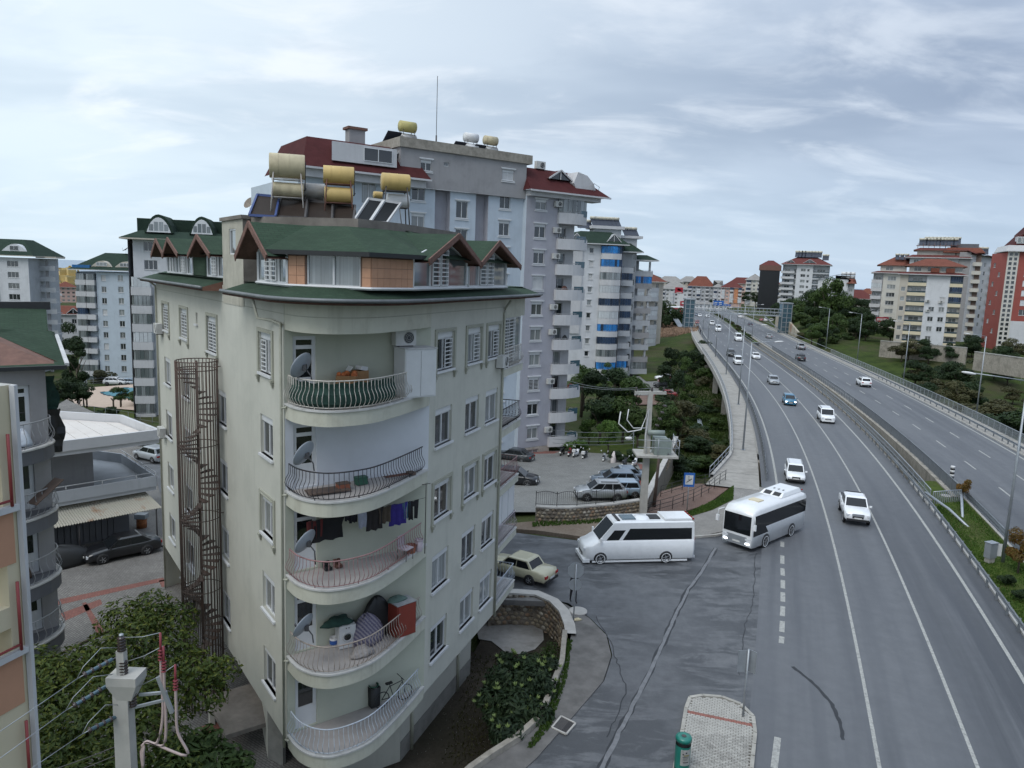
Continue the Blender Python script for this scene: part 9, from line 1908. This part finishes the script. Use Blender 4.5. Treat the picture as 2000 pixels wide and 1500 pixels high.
def trunk(kind,var):
 k=(kind,var)
 if k not in TRK:
  rr=random.Random(var+50);mb=MB();mb.tube([(0,0,-.03),(.01,0,.2),(.02,.01,.42)],.028,7,r2=.016)
  for i in range(5):a=rr.uniform(0,6.28);mb.tube([(.01,0,.22+.04*i),(.12*math.cos(a),.12*math.sin(a),.42+.04*i),(.22*math.cos(a),.22*math.sin(a),.60+.03*i)],.012,5,r2=.004)
  TRK[k]=mb.mesh('trunk',MATS['bark'])
 return TRK[k]
def tree(label,p,h,w=1.0,kind='round',mat='leaf_mid',var=0,name='tree',cat='tree',group=None,has_trunk=True,rz=None):
 t=thing(name,label,cat,tuple(p),(var*1.7)if rz is None else rz,group);t.scale=(h*w,h*w,h);put('crown',crown(kind,var%3,mat),t)
 if has_trunk:put('trunk',trunk(kind,var%3),t)
 return t
def big_tree(name,label,base,blobs,mat,lim,nl,sz,mat2=None,tips=0,asp=2.6):
 t=thing(name,label,'tree',tuple(base));rr=random.Random(len(label));mb=MB()
 for c,r in blobs:leaves(mb,rr,Vector(c),r,int(nl*r*r),sz,.8,asp,.35)
 mb.wb('crown',MATS[mat],t)
 if mat2:
  mb=MB()
  for c,r in blobs:
   for _ in range(tips):
    a,e=rr.uniform(0,6.28),rr.uniform(.1,1.3);d=Vector((math.cos(a)*math.cos(e),math.sin(a)*math.cos(e),math.sin(e)));p=Vector(c)+Vector((d.x,d.y,d.z*.8))*r*1.02
    for q in range(6):b=q*PI/3+a;u_=(d*1.2+Vector((math.cos(b),math.sin(b),.35))).normalized();s_=Vector((-math.sin(b),math.cos(b),0))*sz*.38;e_=p+u_*sz*1.9;mb._add([p,p.lerp(e_,.5)+s_,e_,p.lerp(e_,.5)-s_],[(0,1,2,3)],None,False)
  mb.wb('young_leaves',MATS[mat2],t,kind='stuff')
 mb=MB();b=Vector(base);f=b+Vector((0,0,lim));mb.tube([b,b.lerp(f,.5)+Vector((.1,.05,0)),f],.22,8,r2=.15);mb.wb('trunk',MATS['bark'],t)
 for c,r in blobs[:10]:mb=MB();mb.tube([f,f.lerp(Vector(c),.5)+Vector((0,0,.2)),Vector(c)],.09,6,r2=.03);mb.wb('branch',MATS['bark'],t)
bl=[(gy(x,y,Y),r)for x,y,Y,r in((250,1215,24.5,1.1),(300,1190,25,.9),(345,1210,24.8,.8),(275,1260,23.5,1.2),(330,1275,23.5,1.1),(215,1290,22.5,1.2),(160,1300,22,1.0),(110,1330,21,1.1),(70,1300,21.5,.8),(60,1390,20,1.1),(150,1390,20,1.3),(230,1370,20.5,1.3),(300,1360,21,1.2),(380,1310,22.5,.9),(430,1310,22.5,.7),(400,1360,22,.8),(100,1460,18.5,1.2),(190,1460,18.5,1.3),(290,1450,19,1.2),(80,1520,17.5,1.2),(200,1540,17,1.3),(320,1520,18,1.0))]
b0=gz(270,1500,-1.5);big_tree('tree','large spreading tree with yellow green tips in the left foreground',(b0.x,b0.y+1.5,-1.6),bl,'leaf_yellow',5.5,620,.085)
bl=[(gy(x,y,Y),r)for x,y,Y,r in((370,1500,19,.8),(430,1490,19.5,.7),(400,1450,20,.6),(460,1500,19.5,.6),(350,1470,19.5,.6))];c=gy(410,1560,19.5);big_tree('shrub','light green leafy shrub beside the foot of the cream building',(c.x,c.y,-1.6),bl,'leaf_mid',1.5,520,.13)
bl=[(gz(x,y,z),r)for x,y,z,r in((985,1330,.6,.9),(1035,1330,.6,.95),(1060,1345,.3,.7),(960,1365,.3,.7),(1010,1380,.4,.9),(1050,1395,.2,.7),(990,1430,.1,.75),(1030,1300,.9,.7),(1072,1300,.3,.5),(965,1400,0,.5),(990,1290,.6,.5))];c=gz(1010,1400,-1.8);big_tree('loquat_tree','dark leathery leaved tree with pale young leaves in the sunken garden',tuple(c),bl,'leaf_loquat',1.4,900,.11,'leaf_fresh',5,2.8)
bl=[(gz(x,y,z),r)for x,y,z,r in((1060,1285,-.6,.6),(1078,1268,-.5,.5),(1045,1290,-.9,.5),(1085,1290,-.7,.4))];c=gz(1062,1300,-1.9);big_tree('shrub','bright green bush in the corner of the stone garden wall',tuple(c),bl,'leaf_mid',.6,900,.06)
VG=[(1170,868,-3.4,6.5,1.1,'round','leaf_dark','dark tree behind the round clipped trees by the grey tower'),(1150,868,-3.2,3.2,1.15,'round','leaf_bright','bright green round tree beside the lowest balcony of the grey tower'),(1188,888,-2.9,4.2,1.0,'round','leaf_bright','bright green round tree on a thin trunk above the motorcycles'),(1128,885,-3.0,2.4,1.2,'bush','leaf_bright','bright bush at the right corner of the grey tower'),(1215,868,-3.4,7.0,1.0,'wide','leaf_mid','leafy tree behind the row of motorcycles'),(1245,880,-3.2,5.5,1.1,'round','leaf_mid','tree left of the transformer pole'),(1165,815,-4.0,7.5,1.05,'round','leaf_dark','large dark tree below the white tower'),(1200,805,-4.2,7.0,1.1,'round','leaf_dark','large dark tree in the middle of the garden between the towers'),(1235,815,-4.2,6.5,1.05,'round','leaf_mid','tree in the garden nearest the far yard'),(1140,800,-4.0,7.5,.9,'round','leaf_mid','tree touching the grey tower balconies'),(1205,905,-2.4,1.6,1.3,'bush','leaf_dark','dark clipped bush behind the covered motorcycle'),(1232,905,-2.4,2.0,1.3,'bush','leaf_dark','dark clipped bush behind the white scooter'),(1182,765,-5,5.5,1.0,'tall','leaf_mid','slim tree at the foot of the white tower'),(1290,860,-4.2,6.0,1.2,'wide','leaf_mid','tree overhanging the gully behind the transformer'),(1322,870,-5.0,6.5,1.1,'round','leaf_dry','yellowish willow like tree in the gully'),(1345,880,-5.3,4.0,1.3,'bush','leaf_dry','yellow green bush on the stream bank'),(1315,820,-5.2,8,.8,'tall','leaf_dark','tall dark tree at the far side of the gully'),(1335,800,-5.4,9,.7,'tall','leaf_mid','tall slim green tree behind the dark one in the gully'),(1330,770,-5.6,8.5,.9,'tall','leaf_dark','dark tree near the viaduct piers'),(1300,760,-5.4,5,1.2,'round','leaf_dark','round dark tree beside the far parking yard'),(1310,735,-5.6,7,1.0,'round','leaf_dark','dark tree behind the far parking yard'),(1362,742,-6.2,8,1.1,'wide','leaf_dark','broad dark tree beside the second pier'),(1385,752,-6.3,5,1.2,'bush','leaf_mid','bush under the edge of the viaduct'),(1335,720,-6,5.5,1.2,'bush','leaf_mid','bush at the lower edge of the field with dry reeds'),(1375,712,-6,7,1.1,'round','leaf_dark','round dark tree against the viaduct'),(1365,895,-4.8,3.4,1.3,'bush','leaf_dark','dark bush in the gully left of the walkway'),(1400,900,-4.5,2.6,1.4,'bush','leaf_dry','dry bush below the walkway parapet'),(1335,925,-3.8,2.2,1.4,'bush','leaf_dark','low bush behind the blue sign'),(1300,915,-3,3,1.2,'bush','leaf_dark','bush growing over the stone wall near the pole'),(1395,835,-6,2,1.6,'bush','leaf_mid','low bush on the slope right of the stream'),(1415,880,-5,2,1.6,'bush','leaf_mid','low bush close under the walkway'),(1278,655,-4,11,.9,'wide','leaf_dark','left of the group of dark evergreens by the petrol station'),(1300,658,-4,15,.75,'wide','leaf_dark','tallest of the dark evergreens by the petrol station'),(1322,655,-4,12,.9,'wide','leaf_dark','broad dark evergreen beside the viaduct approach'),(1340,650,-3.4,9,1.0,'wide','leaf_dark','right of the dark evergreens, by the footbridge stairs'),(1262,660,-4.5,8,1.0,'wide','leaf_dark','dark tree beside the beige row'),(1967,1142,.15,.95,1.05,'bush','leaf_dark','round clipped bush at the foot of the median lamp'),(1998,1176,.15,.95,1.05,'bush','leaf_dark','round clipped bush cut by the right border'),(1880,975,.15,1.9,.9,'wide','leaf_orange','small tree with rusty leaves beside the striped marker'),(1988,1120,.15,3.2,.8,'wide','leaf_orange','small tree with orange leaves at the right border'),(1590,640,1.5,16,.9,'wide','leaf_dark','tall dark tree in front of the white tower by the road'),(1612,645,2,20,.8,'wide','leaf_mid','tallest tree on the slope left of the low white house'),(1640,640,2.5,15,.9,'wide','leaf_dark','dark tree left of the hillside lane'),(1563,645,1,8,1.1,'bush','leaf_mid','bushy growth above the painted retaining wall'),(1535,632,2,6,1.3,'bush','leaf_dark','dark growth on top of the painted retaining wall'),(1625,668,0,10,1.1,'wide','leaf_mid','green tree right of the dark hoarding'),(1585,672,0,7,1.2,'wide','leaf_mid','low tree behind the far guard rail near the retaining wall'),(1600,690,-3,8,1.1,'round','leaf_dark','dark round tree right behind the far fence'),(1625,700,-5,9,.9,'tall','leaf_dark','cypress like tree behind the far fence'),(1675,632,3,11,1.0,'wide','leaf_dark','dark tree beside the hillside lane'),(1700,628,3,10,1.1,'wide','leaf_dark','dark tree in front of the corner block'),(1725,632,2.5,9,1.1,'wide','leaf_dark','dark tree left of the red banner'),(1750,640,1,8,1.0,'round','leaf_dark','round tree at the left corner of the white block'),(1700,662,-.5,6,1.3,'bush','leaf_mid','wide bush above the long retaining wall'),(1735,664,-1,6,1.2,'bush','leaf_dark','bush beside the open garage'),(1815,668,-1.5,4,1.2,'bush','leaf_dry','yellow green bush under the white block'),(1855,668,-1.5,5,1.1,'bush','leaf_mid','bush at the right corner of the white block'),(1890,655,-1,12,1.1,'wide','leaf_dark','large dark tree right of the white block'),(1912,650,-1,14,1.0,'wide','leaf_dark','large dark tree in front of the brown tower'),(1932,655,-1.5,11,1.0,'wide','leaf_dark','dark tree left of the red building'),(1948,668,-2,4,1.2,'bush','leaf_mid','bush beside the arched entrance'),(1846,728,-6.4,8.5,.8,'tall','leaf_dark','conical conifer on the meadow'),(1770,727,-6.4,4.5,1.3,'bush','leaf_dark','dark bush in front of the white framed shelter'),(1730,715,-6.2,6,1.1,'round','leaf_dark','round tree left of the white framed shelter'),(1880,735,-6.4,5,1.2,'bush','leaf_mid','bush right of the conical conifer'),(1925,748,-6.8,9,1.1,'wide','leaf_dark','dark tree between the meadow and the sports court'),(1965,745,-6.8,8,1.2,'wide','leaf_dark','broad dark tree above the sports court'),(1990,750,-6.5,8,1.1,'wide','leaf_dry','greyish bare tree at the right border'),(1945,845,-7.2,6.5,1.4,'bush','leaf_dry','greyish thicket right behind the far fence, left part'),(1985,862,-7.2,7,1.4,'bush','leaf_dark','thicket right behind the far fence, right part'),(1900,830,-7.4,5,1.5,'bush','leaf_dry','low thicket between the court and the fence'),(60,820,-6.5,9,.9,'tall','leaf_dark','dark conifer rising beside the grey house roof'),(140,755,-8,12,.8,'tall','leaf_dark','tall dark conifer left of the slender tower'),(152,760,-8,10,.9,'tall','leaf_dark','second dark conifer left of the slender tower'),(195,752,-8.5,4,1.3,'bush','leaf_dry','brownish bush beyond the pool'),(120,800,-6.4,5,1.2,'bush','leaf_mid','bush at the left end of the pool lawn'),(262,790,-7,3,1.4,'bush','leaf_mid','round bush at the near edge of the pool'),(220,810,-6.2,1.6,1.7,'bush','leaf_dark','low dark shrub in the pool lawn'),(190,812,-6.2,1.2,1.7,'bush','leaf_dark','lower dark shrub left of the one in the pool lawn'),(1455,598,-1,14,1.0,'wide','leaf_dark','dark trees left of the black building'),(1475,600,0,12,1.0,'wide','leaf_dark','dark tree touching the black building'),(1392,596,-1,8,1.2,'bush','leaf_dark','dark shrub in front of the narrow pale block'),(300,880,-1.5,2.6,1.3,'bush','leaf_dark','dark bush behind the shop roof corner')]
for i,(x,y,z,h,w,k,m_,lb)in enumerate(VG):tree(lb,gz(x,y,z),h,w*(1.0 if k!='bush' else 1.25),k,m_,i,'tree' if k!='bush' else 'bush','tree' if k!='bush' else 'bush',None,k!='bush')
rr=random.Random(4);lbl=('behind the far fence','below the long retaining wall','in the gully')
for i in range(64):
 y=rr.uniform(150,214);x=62+y*.13+(y-150)*.25+rr.uniform(0,62);tree('dense dark tree in the belt below the long retaining wall',(x,y,hgt(x,y)-.3),rr.uniform(4.5,7.5),1.3,'wide','leaf_dark' if i%4 else 'leaf_dry',i,group='belt of trees below the retaining wall')
for i in range(40):
 y=rr.uniform(235,350);x=road(2,y,16).x+rr.uniform(1,30);tree('dark tree on the hillside beyond the far fence',(x,y,hgt(x,y)-.3),rr.uniform(5,10),1.2,'wide','leaf_dark' if i%3 else 'leaf_mid',i,group='trees on the right hillside')
for i in range(16):c=gz(1700+i*19,722+i*6.5+rr.uniform(-3,3),-6.9);tree('low shrub growing close behind the far fence',c,rr.uniform(1.8,3.6),1.7,'bush',rr.choice(['leaf_mid','leaf_dark','leaf_dry']),i,'bush','bush','shrubs close behind the far fence',False)
for i in range(46):c=gz(1292+rr.uniform(0,120),690+rr.uniform(0,235),-5.6);tree('low scrub bush on the floor of the green gully',c,rr.uniform(.9,2.6),1.9,'bush',rr.choice(['leaf_mid','leaf_dark','leaf_dark','leaf_dry']),i,'bush','bush','scrub in the gully',False)
for i in range(30):c=gz(1560+rr.uniform(0,130),640+rr.uniform(0,34),-.5);tree('scrub bush on the slope above the far carriageway',c,rr.uniform(2.0,4.5),1.6,'bush',rr.choice(['leaf_mid','leaf_dark','leaf_dry']),i,'bush','bush','scrub on the right slope',False)
for i in range(34):y=228+i*6.2;c=road(1,y,2.6+rr.uniform(-.5,.8),.1);tree('low shrub planted in the median beyond the gap',c,rr.uniform(1.0,1.9),1.7,'bush',rr.choice(['leaf_mid','leaf_dry']),i,'bush','bush','shrubs of the planted median',False)
for i in range(26):c=Vector((rr.uniform(-100,-62),rr.uniform(80,125),-5.5));tree('garden tree between the grey house and the pool',c,rr.uniform(2.5,5),1.2,'wide',rr.choice(['leaf_mid','leaf_dark']),i,group='garden trees near the pool')
def palm(label,c,h,r):
 t=thing('palm_tree',label,'palm tree',tuple(c),group='palm trees by the white tower');mb=MB();mb.tube([(0,0,0),(0,0,h)],.28,8,r2=.2);put('trunk',mb.mesh('trunk',MATS['bark']),t);rr=random.Random(int(h*10))
 for i in range(34):
  a,e=i*2.4,1.25-1.9*(i/34);mb=MB();u_=Vector((math.cos(a),math.sin(a),0));s_=Vector((-u_.y,u_.x,0));P=[Vector((0,0,h))+u_*r*q*math.cos(e)+Vector((0,0,r*q*math.sin(e)-.45*r*q*q))for q in(0,.35,.6)];mb.tube(P,.03,4);c2=P[-1];d=(P[-1]-P[-2]).normalized()
  for k in range(9):f=(d+s_*(k-4)*.32).normalized();e_=c2+f*r*.5-Vector((0,0,.12*abs(k-4)));w_=s_.cross(f).normalized().cross(f)*.07;mb._add([c2,c2.lerp(e_,.4)+w_,e_,c2.lerp(e_,.4)-w_],[(0,1,2,3)])
  put('frond',mb.mesh('frond',MATS['leaf_dark' if e<0 else 'leaf_mid'],uv=False),t)
palm('palm tree left, close to the grey tower balconies',gz(1135,815,-4.5),5.8,2.7);palm('larger palm tree at the foot of the blue blind balconies',gz(1201,795,-4.8),5.2,3.1)
for i,(x,y)in enumerate(((170,797),(222,802),(236,795))):c=gz(x,y,-7);t=thing('pruned_tree',('left','middle','right')[i]+' pruned leafless tree on the pool terrace','tree',tuple(c));mb=MB();mb.tube([(0,0,0),(0,0,1.7)],.14,7);put('trunk',mb.mesh('trunk',MATS['bark']),t);mb=MB();[mb.tube([(0,0,1.6),(.4*math.cos(a),.4*math.sin(a),2.1)],.08,5)for a in(0,1.6,3.1,4.7)];put('branch',mb.mesh('branch',MATS['bark']),t,kind='stuff')
def tufts(name,pts,n,sz,mat,label=None,zf=None):
 rr=random.Random(len(name)+n);mb=MB();k=0
 while k<n:
  x,y=rr.uniform(min(p[0]for p in pts),max(p[0]for p in pts)),rr.uniform(min(p[1]for p in pts),max(p[1]for p in pts))
  if not inside((x,y),pts):continue
  k+=1;z=zf(x,y)
  for q in range(3):a=rr.uniform(0,6.28);s_=sz*rr.uniform(.5,1.3);u_=Vector((math.cos(a),math.sin(a),0));b=Vector((x,y,z));mb._add([b-u_*s_*.3,b+u_*s_*.3,b+u_*s_*rr.uniform(-.5,.5)+Vector((rr.uniform(-.4,.4)*s_,rr.uniform(-.4,.4)*s_,s_))],[(0,1,2)])
 o=mb.build(name,MATS[mat]);tag(o,label,'grass',kind='stuff')
G2=lambda pts,z:[tuple(gz(x,y,z).xy)for x,y in pts]
tufts('grass',[tuple(road(1,y,1.7).xy)for y in range(24,64,4)]+[tuple(road(2,y,-1.2).xy)for y in range(64,24,-4)],9000,.13,'leaf_bright','grass of the median',lambda x,y:.1)
tufts('weeds',G2([(1310,700),(1400,700),(1425,800),(1438,870),(1420,930),(1300,950),(1290,880),(1310,800)],-5.2),9000,.35,'leaf_mid','weeds covering the gully floor',lambda x,y:hgt(x,y)-.02)
tufts('grass',G2([(1300,1012),(1345,1000),(1400,975),(1433,948),(1432,975),(1392,995),(1332,1013)],.16),1600,.12,'leaf_bright','grass strip beside the footpath',lambda x,y:.16)
tufts('weeds',G2([(1040,1022),(1250,1012),(1250,1018),(1040,1030)],0),500,.18,'leaf_bright','weeds along the foot of the stone wall',lambda x,y:.02);tufts('weeds',G2([(1108,1250),(1118,1250),(1108,1320),(1075,1420),(1040,1462),(1030,1460),(1065,1400),(1095,1310)],.06),900,.11,'leaf_bright','weeds along the foot of the garden wall',lambda x,y:.05);tufts('weeds',G2([(925,1275),(1060,1300),(1060,1400),(980,1480),(860,1500)],-1.75),900,.10,'leaf_dry','sparse weeds on the garden soil',lambda x,y:-1.75)
M('reed_pale',(.30,.20,.14),.9,.3,2);tufts('reeds',G2([(1262,655),(1300,650),(1362,662),(1360,675),(1320,680),(1262,668)],-5),2600,.8,'reed_pale','dry reddish reeds on the field below the viaduct',lambda x,y:hgt(x,y))
tufts('litter_specks',G2([(925,1275),(1060,1300),(1060,1400),(980,1480),(800,1500)],-1.75),260,.035,'paper_grey','small pale scraps strewn on the garden soil',lambda x,y:-1.74)
